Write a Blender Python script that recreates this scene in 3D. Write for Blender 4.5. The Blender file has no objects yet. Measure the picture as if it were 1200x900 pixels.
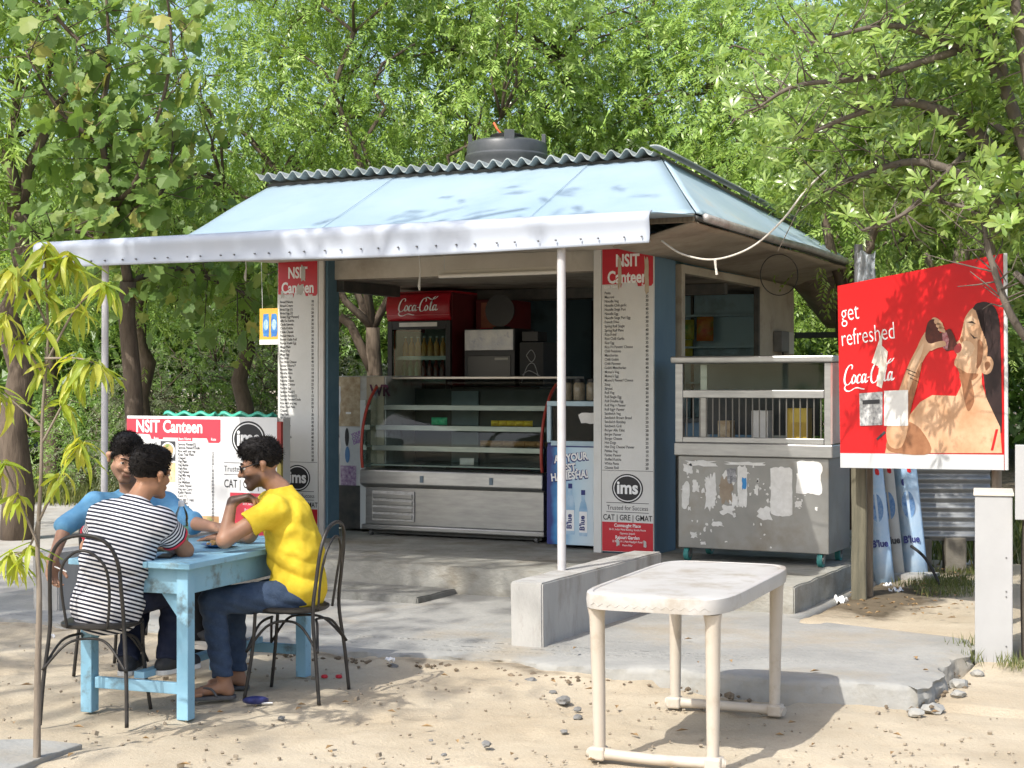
import bpy, bmesh, math, random
import numpy as np
from mathutils import Vector, Matrix
R = math.radians
random.seed(7)
S = bpy.context.scene
COL = S.collection

# ------------------------------------------------------------------ camera, sky, sun, exposure
CAM = (4.525, -11.60, 1.62); YAW = R(26.5); FPX = 1850.0
cd = bpy.data.cameras.new('camera'); cam = bpy.data.objects.new('camera', cd); COL.objects.link(cam)
cam.location = CAM; cam.rotation_euler = (R(90), 0, YAW)
cd.sensor_width = 36.0; cd.lens = FPX / 1200 * 36.0; cd.clip_end = 1500; cd.clip_start = .05
S.camera = cam
SUN_EL = R(48); SUN_TO = (-0.209, -0.978)          # horizontal direction towards the sun
wd = bpy.data.worlds.new('World'); S.world = wd; wd.use_nodes = True
wn = wd.node_tree.nodes; wl = wd.node_tree.links
bg = wn['Background']; sk = wn.new('ShaderNodeTexSky'); sk.sky_type = 'NISHITA'; sk.sun_disc = False
sk.sun_elevation = SUN_EL; sk.sun_rotation = math.atan2(SUN_TO[0], SUN_TO[1])
sk.air_density = 1.0; sk.dust_density = 3.5; sk.ozone_density = 1.0; sk.altitude = 200
wl.new(sk.outputs[0], bg.inputs[0]); bg.inputs[1].default_value = 0.15
sl = bpy.data.lights.new('sun', 'SUN'); so = bpy.data.objects.new('sun', sl); COL.objects.link(so)
sl.energy = 2.8; sl.angle = R(0.55); sl.color = (1.0, 0.965, 0.905)
ch = math.cos(SUN_EL); sdir = Vector((SUN_TO[0] * ch, SUN_TO[1] * ch, math.sin(SUN_EL)))
so.rotation_euler = sdir.to_track_quat('Z', 'Y').to_euler(); so.location = (-4, -14, 16)
vs = S.view_settings; vs.view_transform = 'Standard'; vs.look = 'None'; vs.exposure = 0.93; vs.gamma = 1.0; vs.use_curve_mapping = False
S.cycles.max_bounces = 8; S.cycles.transparent_max_bounces = 12; S.cycles.use_denoising = True
S.cycles.sample_clamp_indirect = 8.0; S.cycles.caustics_reflective = False; S.cycles.caustics_refractive = False

FW = np.array([-math.sin(YAW), math.cos(YAW)]); RT = np.array([math.cos(YAW), math.sin(YAW)])
def spot(px, d, z=0.0):                              # ground point d metres ahead on the bearing of column px
    p = np.array(CAM[:2]) + RT * ((px - 600) / FPX * d) + FW * d
    return (float(p[0]), float(p[1]), z)
def pt(px, py, d):
    p = spot(px, d); return Vector((p[0], p[1], CAM[2] + (450 - py) / FPX * d))

# ------------------------------------------------------------------ materials
MATS = {}
def _new(name):
    m = bpy.data.materials.new(name); m.use_nodes = True; MATS[name] = m
    return m, m.node_tree.nodes, m.node_tree.links, m.node_tree.nodes['Principled BSDF']
def mat(name, c, c2=None, scale=6, rough=.6, metal=0, bump=0., bscale=60, spec=.4, c3=None, s3=1.5, t3=(.5, .62), stretch=None, trans=0, rvar=0):
    if name in MATS: return MATS[name]
    m, n, l, b = _new(name)
    b.inputs['Roughness'].default_value = rough; b.inputs['Metallic'].default_value = metal
    b.inputs['Specular IOR Level'].default_value = spec
    tc = n.new('ShaderNodeTexCoord'); src = tc.outputs['Object']
    if stretch:
        mp = n.new('ShaderNodeMapping'); mp.inputs['Scale'].default_value = stretch; l.new(src, mp.inputs[0]); src = mp.outputs[0]
    col = None
    if c2:
        nz = n.new('ShaderNodeTexNoise'); nz.inputs['Scale'].default_value = scale; nz.inputs['Detail'].default_value = 7; nz.inputs['Roughness'].default_value = .62
        l.new(src, nz.inputs['Vector'])
        rp = n.new('ShaderNodeValToRGB'); rp.color_ramp.elements[0].position = .33; rp.color_ramp.elements[1].position = .68
        rp.color_ramp.elements[0].color = (*c, 1); rp.color_ramp.elements[1].color = (*c2, 1)
        l.new(nz.outputs[0], rp.inputs[0]); col = rp.outputs[0]
        if rvar:
            mr = n.new('ShaderNodeMapRange'); mr.inputs[3].default_value = max(0, rough - rvar); mr.inputs[4].default_value = min(1, rough + rvar)
            l.new(nz.outputs[0], mr.inputs[0]); l.new(mr.outputs[0], b.inputs['Roughness'])
    if c3:
        n3 = n.new('ShaderNodeTexNoise'); n3.inputs['Scale'].default_value = s3; n3.inputs['Detail'].default_value = 9; n3.inputs['Roughness'].default_value = .68
        l.new(src, n3.inputs['Vector'])
        r3 = n.new('ShaderNodeValToRGB'); r3.color_ramp.elements[0].position = t3[0]; r3.color_ramp.elements[1].position = t3[1]
        l.new(n3.outputs[0], r3.inputs[0])
        mx = n.new('ShaderNodeMix'); mx.data_type = 'RGBA'; l.new(r3.outputs[0], mx.inputs[0])
        if col: l.new(col, mx.inputs[6])
        else: mx.inputs[6].default_value = (*c, 1)
        mx.inputs[7].default_value = (*c3, 1); col = mx.outputs[2]
    if col: l.new(col, b.inputs['Base Color'])
    else: b.inputs['Base Color'].default_value = (*c, 1)
    if bump:
        nb = n.new('ShaderNodeTexNoise'); nb.inputs['Scale'].default_value = bscale; nb.inputs['Detail'].default_value = 6
        l.new(src, nb.inputs['Vector'])
        bp = n.new('ShaderNodeBump'); bp.inputs['Strength'].default_value = bump; bp.inputs['Distance'].default_value = .01
        l.new(nb.outputs[0], bp.inputs['Height']); l.new(bp.outputs[0], b.inputs['Normal'])
    if trans: b.inputs['Transmission Weight'].default_value = trans
    return m
def leafmat(name, ca, cb, cc, transl=.45, rough=.45, spec=.35):
    m, n, l, b = _new(name)
    at = n.new('ShaderNodeAttribute'); at.attribute_name = 'tint'
    rp = n.new('ShaderNodeValToRGB'); e = rp.color_ramp.elements
    e[0].color = (*ca, 1); e[1].color = (*cc, 1); k = e.new(.55); k.color = (*cb, 1)
    l.new(at.outputs['Fac'], rp.inputs[0]); l.new(rp.outputs[0], b.inputs['Base Color'])
    b.inputs['Roughness'].default_value = rough; b.inputs['Specular IOR Level'].default_value = spec
    tr = n.new('ShaderNodeBsdfTranslucent'); hs = n.new('ShaderNodeHueSaturation')
    hs.inputs['Hue'].default_value = .485; hs.inputs['Saturation'].default_value = 1.1; hs.inputs['Value'].default_value = 1.45
    l.new(rp.outputs[0], hs.inputs['Color']); l.new(hs.outputs[0], tr.inputs[0])
    mx = n.new('ShaderNodeMixShader'); mx.inputs[0].default_value = transl
    l.new(b.outputs[0], mx.inputs[1]); l.new(tr.outputs[0], mx.inputs[2]); l.new(mx.outputs[0], n['Material Output'].inputs[0])
    return m
def glassmat(name, tint=(.86, .93, .9), refl=1.0):
    m, n, l, b = _new(name); n.remove(b)
    t = n.new('ShaderNodeBsdfTransparent'); t.inputs[0].default_value = (*tint, 1)
    g = n.new('ShaderNodeBsdfGlossy'); g.inputs['Roughness'].default_value = .03
    f = n.new('ShaderNodeFresnel'); f.inputs[0].default_value = 1.5
    mu = n.new('ShaderNodeMath'); mu.operation = 'MULTIPLY'; mu.inputs[1].default_value = refl; l.new(f.outputs[0], mu.inputs[0])
    mx = n.new('ShaderNodeMixShader'); l.new(mu.outputs[0], mx.inputs[0]); l.new(t.outputs[0], mx.inputs[1]); l.new(g.outputs[0], mx.inputs[2])
    l.new(mx.outputs[0], n['Material Output'].inputs[0]); return m

# ------------------------------------------------------------------ mesh building
class MB:
    def __init__(s): s.v = []; s.f = []
    def add(s, vs, fs):
        o = len(s.v); s.v += [tuple(v) for v in vs]; s.f += [tuple(i + o for i in f) for f in fs]; return s
    def box(s, c, d, rot=None):
        x, y, z = d[0] / 2, d[1] / 2, d[2] / 2
        vs = [Vector(p) for p in ((-x,-y,-z),(x,-y,-z),(x,y,-z),(-x,y,-z),(-x,-y,z),(x,-y,z),(x,y,z),(-x,y,z))]
        if rot is not None: vs = [rot @ v for v in vs]
        return s.add([v + Vector(c) for v in vs], [(3,2,1,0),(4,5,6,7),(0,1,5,4),(1,2,6,5),(2,3,7,6),(3,0,4,7)])
    def b2(s, x0, x1, y0, y1, z0, z1): return s.box(((x0+x1)/2, (y0+y1)/2, (z0+z1)/2), (x1-x0, y1-y0, z1-z0))
    def tube(s, pts, r, n=8, cap=True):
        pts = [Vector(p) for p in pts]; k = len(pts); rs = r if hasattr(r, '__len__') else [r] * k
        o = len(s.v); up = None
        for i, p in enumerate(pts):
            t = (pts[min(i+1, k-1)] - pts[max(i-1, 0)])
            if t.length < 1e-9: t = Vector((0,0,1))
            t.normalize()
            if up is None:
                up = t.orthogonal().normalized()
            up = (up - t * up.dot(t))
            if up.length < 1e-6: up = t.orthogonal()
            up.normalize(); w = t.cross(up)
            for j in range(n):
                a = 2 * math.pi * j / n; s.v.append(tuple(p + (up * math.cos(a) + w * math.sin(a)) * rs[i]))
        for i in range(k-1):
            for j in range(n):
                a = o + i*n + j; b = o + i*n + (j+1) % n; s.f.append((a, b, b+n, a+n))
        if cap: s.f.append(tuple(o + n - 1 - j for j in range(n))); s.f.append(tuple(o + (k-1)*n + j for j in range(n)))
        return s
    def lathe(s, prof, n=20, c=(0,0,0)):
        o = len(s.v)
        for r, z in prof:
            for j in range(n):
                a = 2*math.pi*j/n; s.v.append((c[0]+r*math.cos(a), c[1]+r*math.sin(a), c[2]+z))
        for i in range(len(prof)-1):
            for j in range(n):
                a = o+i*n+j; b = o+i*n+(j+1)%n; s.f.append((a,b,b+n,a+n))
        s.f.append(tuple(o+n-1-j for j in range(n))); s.f.append(tuple(o+(len(prof)-1)*n+j for j in range(n)))
        return s
    def prism(s, poly, M, depth):                      # polygon in local xy, extruded along local -z by depth, mapped with 4x4 M
        k = len(poly); a = [M @ Vector((p[0], p[1], 0)) for p in poly]; b = [M @ Vector((p[0], p[1], -depth)) for p in poly]
        return s.add(a + b, [tuple(range(k)), tuple(range(2*k-1, k-1, -1))] + [(i, i+k, (i+1)%k+k, (i+1)%k) for i in range(k)])
    def grid(s, fn, nu, nv):
        o = len(s.v)
        for i in range(nu+1):
            for j in range(nv+1): s.v.append(tuple(fn(i/nu, j/nv)))
        for i in range(nu):
            for j in range(nv):
                a = o+i*(nv+1)+j; s.f.append((a, a+nv+1, a+nv+2, a+1))
        return s
    def build(s, name, m, parent=None, smooth=False, bevel=0, loc=None, rz=0, segs=2, solid=0):
        me = bpy.data.meshes.new(name); me.from_pydata(s.v, [], s.f); me.update()
        return link(name, me, m, parent, smooth, bevel, loc, rz, segs, solid)
def link(name, me, m, parent=None, smooth=False, bevel=0, loc=None, rz=0, segs=2, solid=0):
    o = bpy.data.objects.new(name, me); COL.objects.link(o)
    if m is not None and not me.materials: me.materials.append(m)
    if smooth is True: me.shade_smooth()
    elif smooth: me.shade_smooth(); me.set_sharp_from_angle(angle=R(smooth))
    if parent is not None: o.parent = parent
    if loc is not None: o.location = loc
    if rz: o.rotation_euler = (0, 0, rz)
    if bevel:
        b = o.modifiers.new('bevel', 'BEVEL'); b.width = bevel; b.segments = segs; b.limit_method = 'ANGLE'; b.angle_limit = R(40)
    if solid:
        b = o.modifiers.new('solid', 'SOLIDIFY'); b.thickness = solid; b.offset = 0
    return o
def tag(o, label=None, cat=None, group=None, kind=None):
    if label: o['label'] = label
    if cat: o['category'] = cat
    if group: o['group'] = group
    if kind: o['kind'] = kind
    return o
def thing(name, label, cat, loc=(0,0,0), rz=0, group=None):
    o = bpy.data.objects.new(name, None); COL.objects.link(o); o.empty_display_size = .1
    o.location = loc; o.rotation_euler = (0, 0, rz); return tag(o, label, cat, group)
def copy_tree(o, parent=None):
    c = o.copy(); COL.objects.link(c); c.parent = parent
    for chd in o.children: copy_tree(chd, c)
    return c
def boxo(name, m, parent, x0, x1, y0, y1, z0, z1, bevel=.003, **k): return MB().b2(x0,x1,y0,y1,z0,z1).build(name, m, parent, bevel=bevel, **k)
FRONT = (R(90), 0, 0)
def text(parent, body, x, y, z, size, m, name='lettering', align='LEFT', sx=1.0, bold=0.0, rot=FRONT, shear=0, lead=1.0, ext=.0004):
    c = bpy.data.curves.new(name, 'FONT'); c.body = body; c.size = size; c.align_x = align; c.offset = bold; c.extrude = ext
    c.shear = shear; c.space_line = lead; c.resolution_u = 3
    c.materials.append(m); o = bpy.data.objects.new(name, c); COL.objects.link(o); o.parent = parent
    o.location = (x, y, z); o.rotation_euler = rot; o.scale = (sx, 1, 1); return o
def poly(parent, name, pts, m, y=0., depth=.0006, M=None, **k):          # flat piece in a front face: pts are (x, z)
    if M is None: M = Matrix.Translation((0, y, 0)) @ Matrix.Rotation(R(90), 4, 'X')
    return MB().prism(pts, M, depth).build(name, m, parent, **k)
def rect(x0, x1, z0, z1): return [(x0,z0),(x1,z0),(x1,z1),(x0,z1)]
def ell(cx, cz, rx, rz, n=32, a0=0, a1=360): return [(cx+rx*math.cos(R(a0+(a1-a0)*i/n)), cz+rz*math.sin(R(a0+(a1-a0)*i/n))) for i in range(n)]
def ragged(cx, cz, w, h, n=22, amp=.25, seed=0):
    r = random.Random(seed); out = []
    for i in range(n):
        a = 2*math.pi*i/n; k = 1/max(abs(math.cos(a)), abs(math.sin(a))); k = min(k, 1.35) * (1 - amp*r.random())
        out.append((cx + w/2*k*math.cos(a), cz + h/2*k*math.sin(a)))
    return out
def crom(pts, n=8, closed=False):
    P = [Vector(p) for p in pts]; k = len(P); out = []
    rng = range(k) if closed else range(k-1)
    for i in rng:
        p0 = P[(i-1) % k] if closed else P[max(i-1, 0)]; p1 = P[i]; p2 = P[(i+1) % k]; p3 = P[(i+2) % k] if closed else P[min(i+2, k-1)]
        for j in range(n):
            t = j/n; out.append(.5*((2*p1) + (p2-p0)*t + (2*p0-5*p1+4*p2-p3)*t*t + (3*p1-p0-3*p2+p3)*t**3))
    if not closed: out.append(P[-1])
    return out
# script wordmark on the red cooler and the poster: pen strokes in a 100 x 36 field, drawn with a slanted broad nib
SCRIPT = [
 [(21,27),(22.5,31),(19,33),(13,29),(8,20),(6.5,12),(9,7),(14,7.5),(19,11.5)],
 [(9,7),(6,3),(9,-1),(16,-1.5),(24,1.5),(30,2),(36,.5),(42,-.5)],
 [(25,19),(21.5,16),(20,11),(22,8),(25.5,10),(27.5,15),(26,18.5),(23,19.5)],
 [(36,17.5),(34.5,19.5),(31.5,17),(29.5,12),(30.5,8.5),(34,8.5),(38,12)],
 [(45,17),(42.5,19.5),(39,16),(38,11),(39.5,8),(42.5,10.5),(45.5,17)], [(46.5,19.5),(44.5,12),(45.5,8),(49,10.5)],
 [(49,14.5),(53,14.8)],
 [(69,26),(70.5,31),(66.5,33),(60.5,28),(56,19),(55,11),(57.5,7),(62,7.5),(66,11)],
 [(66.5,33),(73,34.5),(80,31),(86,30),(93,33),(97,36.5)], [(86,30),(88,33.5),(92,36)],
 [(71,18.5),(67.5,15.5),(66.5,11),(68.5,8),(72,10),(73.5,14.5),(72,18),(69.5,19)],
 [(84.5,30),(82.5,25),(79,15),(78.5,9.5),(80.5,8),(83.5,10.5)], [(78.5,20),(84.5,29.5)],
 [(91.5,17),(89,19.5),(86,16),(84.5,11),(86,8),(89,10.5),(92,17)], [(93,19.5),(91,12),(92,8),(96,11)],
]
def wordmark(parent, M, w, m, name='wordmark'):
    mb = MB(); sc = w / 100.0; nib = Vector((1.25, .35, 0))
    for st in SCRIPT:
        p = crom([(a, b, 0) for a, b in st], 5); k = len(p)
        vs = []
        for i, q in enumerate(p):
            t = (p[min(i+1,k-1)] - p[max(i-1,0)]).normalized(); nn = Vector((-t.y, t.x, 0)); taper = min(1, .35 + 1.6*min(i, k-1-i)/k)
            off = nib*taper*(1 if nn.dot(nib) >= 0 else -1) + nn*.42; vs += [(q+off), (q-off)]
        top = [M @ (v*sc) for v in vs]; bot = [M @ (v*sc + Vector((0,0,-.0008))) for v in vs]
        n2 = len(vs); fs = [(2*i, 2*i+1, 2*i+3, 2*i+2) for i in range(k-1)]
        mb.add(top + bot, fs + [tuple(n2+q for q in f[::-1]) for f in fs] + [(2*i, 2*i+2, n2+2*i+2, n2+2*i) for i in range(k-1)] + [(2*i+3, 2*i+1, n2+2*i+1, n2+2*i+3) for i in range(k-1)])
    return mb.build(name, m, parent)
def FM(x, y, z): return Matrix.Translation((x, y, z)) @ Matrix.Rotation(R(90), 4, 'X')
def vnoise(p, f=1.0, seed=0):                          # cheap smooth pseudo-noise, roughly -1..1
    x, y, z = p[..., 0]*f, p[..., 1]*f, p[..., 2]*f; s = seed*1.7
    return (np.sin(x*1.0+1.3*np.sin(y*1.1+s)+s) + np.sin(y*1.27+1.1*np.sin(z*.9+2*s)+2.1) + np.sin(z*1.13+1.2*np.sin(x*1.21+s*.5)+.7))/3

# shared materials
M_white = mat('white_paint', (.62,.62,.60), (.55,.55,.52), 5, .45, bump=.03)
M_blk = mat('black_ink', (.02,.02,.022), rough=.5)
M_ink = mat('dark_ink', (.05,.05,.055), rough=.6)
M_wht = mat('white_ink', (.78,.78,.77), rough=.5)
M_red = mat('board_red', (.50,.018,.03), (.43,.015,.028), 9, .4)
M_steel = mat('stainless_steel', (.40,.40,.39), (.30,.30,.29), 4, .38, .85, bump=.02, bscale=12, stretch=(1,1,6), rvar=.1)
M_chrome = mat('chrome', (.6,.6,.6), rough=.25, metal=1)
M_dark = mat('black_plastic', (.010,.010,.011), (.016,.016,.016), 8, .45)
M_rub = mat('rubber', (.03,.03,.03), rough=.8)
M_conc = mat('concrete', (.36,.355,.335), (.46,.45,.425), 3.2, .88, bump=.35, bscale=55, c3=(.27,.26,.235), s3=1.1, t3=(.52,.75))
M_paper = mat('paper', (.72,.71,.68), (.62,.61,.58), 14, .85)
M_glass = glassmat('clear_glass', (.80,.88,.85), .7)
M_wood = mat('weathered_wood', (.16,.13,.095), (.26,.215,.16), 5, .85, bump=.4, bscale=30, stretch=(9,9,.8))
M_foot = mat('steel_grey', (.18,.18,.18), rough=.5, metal=.6)
# ------------------------------------------------------------------ ground (one sheet to the horizon)
def ground_mat():
    m, n, l, b = _new('sandy_soil')
    tc = n.new('ShaderNodeTexCoord'); src = tc.outputs['Object']
    def nz(s, d=8, r=.62):
        q = n.new('ShaderNodeTexNoise'); q.inputs['Scale'].default_value = s; q.inputs['Detail'].default_value = d; q.inputs['Roughness'].default_value = r
        l.new(src, q.inputs['Vector']); return q.outputs[0]
    def ramp(f, a, bb, pa, pb):
        q = n.new('ShaderNodeValToRGB'); e = q.color_ramp.elements; e[0].position = pa; e[1].position = pb; e[0].color = (*a, 1); e[1].color = (*bb, 1); l.new(f, q.inputs[0]); return q.outputs[0]
    def mix(f, a, bb):
        q = n.new('ShaderNodeMix'); q.data_type = 'RGBA'; l.new(f, q.inputs[0]); l.new(a, q.inputs[6])
        if isinstance(bb, tuple): q.inputs[7].default_value = (*bb, 1)
        else: l.new(bb, q.inputs[7])
        return q.outputs[2]
    sand = ramp(nz(1.3), (.35,.29,.205), (.47,.41,.31), .3, .7)
    fine = mix(ramp(nz(55, 4), (0,0,0), (.35,.35,.35), .5, .78), sand, (.28,.22,.15))
    clod = mix(ramp(nz(9, 9, .7), (0,0,0), (.6,.6,.6), .60, .74), fine, (.23,.18,.125))
    dirt = ramp(nz(2.2), (.075,.06,.04), (.19,.15,.10), .3, .72)
    at = n.new('ShaderNodeAttribute'); at.attribute_name = 'litter'
    wob = n.new('ShaderNodeMath'); wob.operation = 'MULTIPLY_ADD'; l.new(nz(2.5), wob.inputs[0]); wob.inputs[1].default_value = 1.1; wob.inputs[2].default_value = -.55
    ad = n.new('ShaderNodeMath'); ad.operation = 'ADD'; ad.use_clamp = True; l.new(at.outputs['Fac'], ad.inputs[0]); l.new(wob.outputs[0], ad.inputs[1])
    mk = ramp(ad.outputs[0], (0,0,0), (1,1,1), .38, .66)
    l.new(mix(mk, clod, dirt), b.inputs['Base Color']); b.inputs['Roughness'].default_value = .95; b.inputs['Specular IOR Level'].default_value = .15
    bp = n.new('ShaderNodeBump'); bp.inputs['Strength'].default_value = .4; bp.inputs['Distance'].default_value = .015
    sm = n.new('ShaderNodeMath'); sm.operation = 'MULTIPLY_ADD'; l.new(nz(7, 10, .7), sm.inputs[0]); sm.inputs[1].default_value = 1.6; l.new(nz(70, 5), sm.inputs[2])
    l.new(sm.outputs[0], bp.inputs['Height']); l.new(bp.outputs[0], b.inputs['Normal'])
    return m
def sd_slab(x, y):                                     # >0 outside the concrete apron, metres
    fr = -3.66 + .05*np.sin(x*2.1+.5) + .035*np.sin(x*5.3) + .02*np.sin(x*13.1+1)
    return np.maximum(fr - y, x - 2.84)
def build_ground():
    def axis(c, near, step, far, k):
        a = list(np.arange(-near, near+1e-6, step)); g = step; p = near; o = []
        while p < far: g *= k; p += g; o.append(p)
        return np.array([-q for q in o[::-1]] + a + o) + c
    xs = axis(0., 5.2, .05, 420, 1.22); ys = axis(-3.6, 4.4, .05, 420, 1.22)
    X, Y = np.meshgrid(xs, ys, indexing='ij'); P = np.stack([X, Y, X*0+Y*0], -1)
    near = np.exp(-(np.maximum(0, np.hypot(X-.5, Y+4.5)-7)/4)**2)
    Z = (vnoise(P, 2.3, 1)*.012 + vnoise(P, 6.5, 2)*.010 + vnoise(P, 15., 3)*.004 - np.abs(vnoise(P, 21., 6))*.005 + vnoise(P, 37., 4)*.0025)*near - .012*near
    rf = np.random.default_rng(4)
    for _ in range(170):                                # footprints trodden into the sand
        fx, fy, fa = rf.uniform(-2.6,3.6), rf.uniform(-6.9,-3.75), rf.uniform(0,6.28); ux, uy = (X-fx)*np.cos(fa)+(Y-fy)*np.sin(fa), -(X-fx)*np.sin(fa)+(Y-fy)*np.cos(fa); q = (ux/.13)**2+(uy/.05)**2; Z = Z - .011*np.exp(-q**2) + .006*np.exp(-(q-1.9)**2)
    d = sd_slab(X, Y); bank = np.exp(-(np.clip(d, 0, 9)/.16)**2)*(d > -.15)*(.035 + .02*vnoise(P, 11., 5))*(X < 1.4)*(Y < -3)
    Z = Z + bank
    Z = np.where((X > 2.86) & (Y > -3.6) & (Y < 3), Z + .03 + .05*np.clip((Y+3.4)/2.5, 0, 1), Z)
    m2 = (X > 1.6) & (X < 2.86) & (Y > -2.1) & (Y < 2.5); Z = np.where(m2, Z + .09 + .02*vnoise(P, 4., 8), Z)
    inside = (d < -.12) & (Y < -2.2) & (X > -3.2); Z = np.where(inside, Z-.05, Z)
    nx, ny = X.shape; v = np.stack([X, Y, Z], -1).reshape(-1, 3)
    i, j = np.meshgrid(np.arange(nx-1), np.arange(ny-1), indexing='ij'); a = (i*ny+j).ravel()
    f = np.stack([a, a+ny, a+ny+1, a+1], -1)
    me = bpy.data.meshes.new('ground'); me.from_pydata(v.tolist(), [], f.tolist()); me.update()
    lit = np.clip((Y - 2.5)/3., 0, 1)*np.clip(1.2-np.abs(X-2)/60, .0, 1)
    lit = np.maximum(lit, np.clip(1-np.hypot((X-1.75)/.8, (Y+.3)/1.6), 0, 1)*1.3)
    lit = np.maximum(lit, (X < 1.2)*(Y < -3.3)*np.clip(1-np.abs(d-.04)/.13, 0, 1)*.55)
    at = me.attributes.new('litter', 'FLOAT', 'POINT'); at.data.foreach_set('value', lit.ravel().astype(np.float32))
    o = link('ground', me, ground_mat(), smooth=True); tag(o, kind='structure', label='sandy bare soil with scattered grit and leaf litter')
build_ground()

# far road strip on the left behind the tables
rd = MB().grid(lambda u, v: (-60 + 56.3*u, -3.45 + (7.2 + 5.5*(1-u)+ .5*math.sin(u*9))*v + 4*(1-u)*0, .028 + .004*math.sin(u*40)), 60, 3)
tag(rd.build('road', mat('pale_road', (.33,.315,.29), (.42,.40,.365), 1.2, .9, bump=.3, bscale=40, c3=(.25,.21,.16), s3=.5)), kind='structure', label='pale dusty road beyond the tables')

# concrete apron with a broken edge
M_apron = mat('apron_concrete', (.235,.235,.22), (.325,.32,.295), 2.4, .9, bump=.6, bscale=32, c3=(.30,.255,.185), s3=1.1, t3=(.5,.75))
def build_apron():
    mb = MB(); rr = random.Random(3)
    pts = []; x = -4.2
    while x < 2.84:
        y = float(sd_slab(np.array(x), np.array(-50.)) * 0 + (-3.66 + .05*math.sin(x*2.1+.5) + .035*math.sin(x*5.3) + .02*math.sin(x*13.1+1)))
        pts.append((x, y)); x += .022
    y = -3.66
    while y < -2.05: pts.append((2.84 + .03*math.sin(y*7) + .02*math.sin(y*19), y)); y += .024
    pts += [(2.78, -2.02), (1.62, -1.6), (1.6, 3.0), (-4.2, 3.0)]
    k = len(pts); top = lambda p: .055 + .05*max(0, min(1, (p[0]-.6)/1.2)) + .004*math.sin(p[0]*3)
    cx = -.5; cy = -1.
    def ring(ins, dz):
        out = []
        for p in pts:
            dx, dy = cx-p[0], cy-p[1]; L = math.hypot(dx, dy); out.append((p[0]+dx/L*ins, p[1]+dy/L*ins, top(p)+dz))
        return out
    def wall(drop, outw, amp, seed):
        P_ = np.array([(p[0], p[1], drop*9) for p in pts]); n1 = vnoise(P_, 19., seed)+.7*vnoise(P_, 47., seed+1)+.5*vnoise(P_, 95., seed+2); n2 = vnoise(P_+5, 23., seed+3)+.6*vnoise(P_+2, 61., seed+4); out = []
        for i, p in enumerate(pts):
            dx, dy = p[0]-cx, p[1]-cy; L = math.hypot(dx, dy); o_ = outw+amp*float(n1[i]); out.append((p[0]+dx/L*o_, p[1]+dy/L*o_, (top(p)-drop if drop < .2 else -.12)+.006*float(n2[i])*(drop < .2)))
        return out
    rs_ = [wall(.25,.025,.012,2), wall(.085,.02,.016,4), wall(.055,.006,.015,6), wall(.03,.0,.014,8), wall(.012,-.006,.012,10), wall(.003,-.03,.008,12), ring(.12, 0)]
    mb.v = [v for r_ in rs_ for v in r_]; nr = len(rs_)
    for a in range(nr-1):
        for i in range(k): j = (i+1) % k; mb.f.append((a*k+i, a*k+j, (a+1)*k+j, (a+1)*k+i))
    mb.f.append(tuple(range((nr-1)*k, nr*k)))
    o = mb.build('apron_pavement', M_apron, smooth=55); tag(o, kind='structure', label='grey concrete apron with a broken front edge')
    return
    # rough lower step under the near edge where the white table casts its shadow
    s = MB().grid(lambda u, v: (1.25+1.45*u + .02*math.sin(v*9), -3.80 + .30*v + .02*math.sin(u*17), (.075 + .012*math.sin(u*23) + .008*math.sin(u*51))*min(1, v*3.2) - .03), 40, 8)
    tag(s.build('apron_footing', M_apron, o, smooth=True))
build_apron()
# broken concrete crumbs by the apron's corner
for i, (x, y, s) in enumerate(((2.90,-3.66,.055),(2.97,-3.38,.04),(2.92,-3.12,.06),(2.95,-2.75,.04),(2.84,-3.79,.045))):
    rr = random.Random(i+40); bm = bmesh.new(); bmesh.ops.create_icosphere(bm, subdivisions=2, radius=s)
    for v in bm.verts: v.co *= rr.uniform(.75, 1.15); v.co.z *= .55
    me = bpy.data.meshes.new('concrete_chunk'); bm.to_mesh(me); bm.free()
    tag(link('concrete_chunk', me, M_apron, loc=(x, y, .008 + (.03 if y > -3.4 else 0))), 'broken lump of concrete beside the crumbled right edge of the apron', 'rubble', 'concrete lumps at the apron corner')

# raised platform with two steps and the parapet blocks
M_plat = mat('platform_concrete', (.23,.225,.195), (.35,.34,.30), 3.2, .88, bump=.7, bscale=28, c3=(.17,.145,.105), s3=2.2, t3=(.48,.72), stretch=(1,1,1.6))
M_plat2 = mat('stained_concrete', (.34,.335,.315), (.41,.40,.375), 2.2, .85, bump=.35, bscale=45, c3=(.20,.18,.15), s3=1.7, t3=(.5,.72), stretch=(2,2,.7))
def rough_box(name, m, x0, x1, y0, y1, z0, z1, step=.06, amp=.006, seed=1, bev=.009):
    bm = bmesh.new(); bmesh.ops.create_cube(bm, size=1)
    for v in bm.verts: v.co = Vector(((x0+x1)/2+v.co.x*(x1-x0), (y0+y1)/2+v.co.y*(y1-y0), (z0+z1)/2+v.co.z*(z1-z0)))
    bmesh.ops.bevel(bm, geom=bm.edges[:], offset=bev, segments=2, affect='EDGES')
    for ax in range(3):
        lo, hi = ((x0,x1),(y0,y1),(z0,z1))[ax]; k = int((hi-lo)/step)
        for i in range(1, min(k, 60)):
            co = [0,0,0]; no = [0,0,0]; co[ax] = lo+(hi-lo)*i/min(k, 60); no[ax] = 1
            bmesh.ops.bisect_plane(bm, geom=bm.verts[:]+bm.edges[:]+bm.faces[:], plane_co=co, plane_no=no)
    P = np.array([v.co[:] for v in bm.verts]); n1 = vnoise(P, 9., seed); n2 = vnoise(P, 25., seed+3); n3 = vnoise(P+3, 14., seed+1)
    for i, v in enumerate(bm.verts): v.co += Vector((n1[i]*amp, n2[i]*amp, n3[i]*amp*.6))
    me = bpy.data.meshes.new(name); bm.to_mesh(me); bm.free(); return link(name, me, m, smooth=35)
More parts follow.
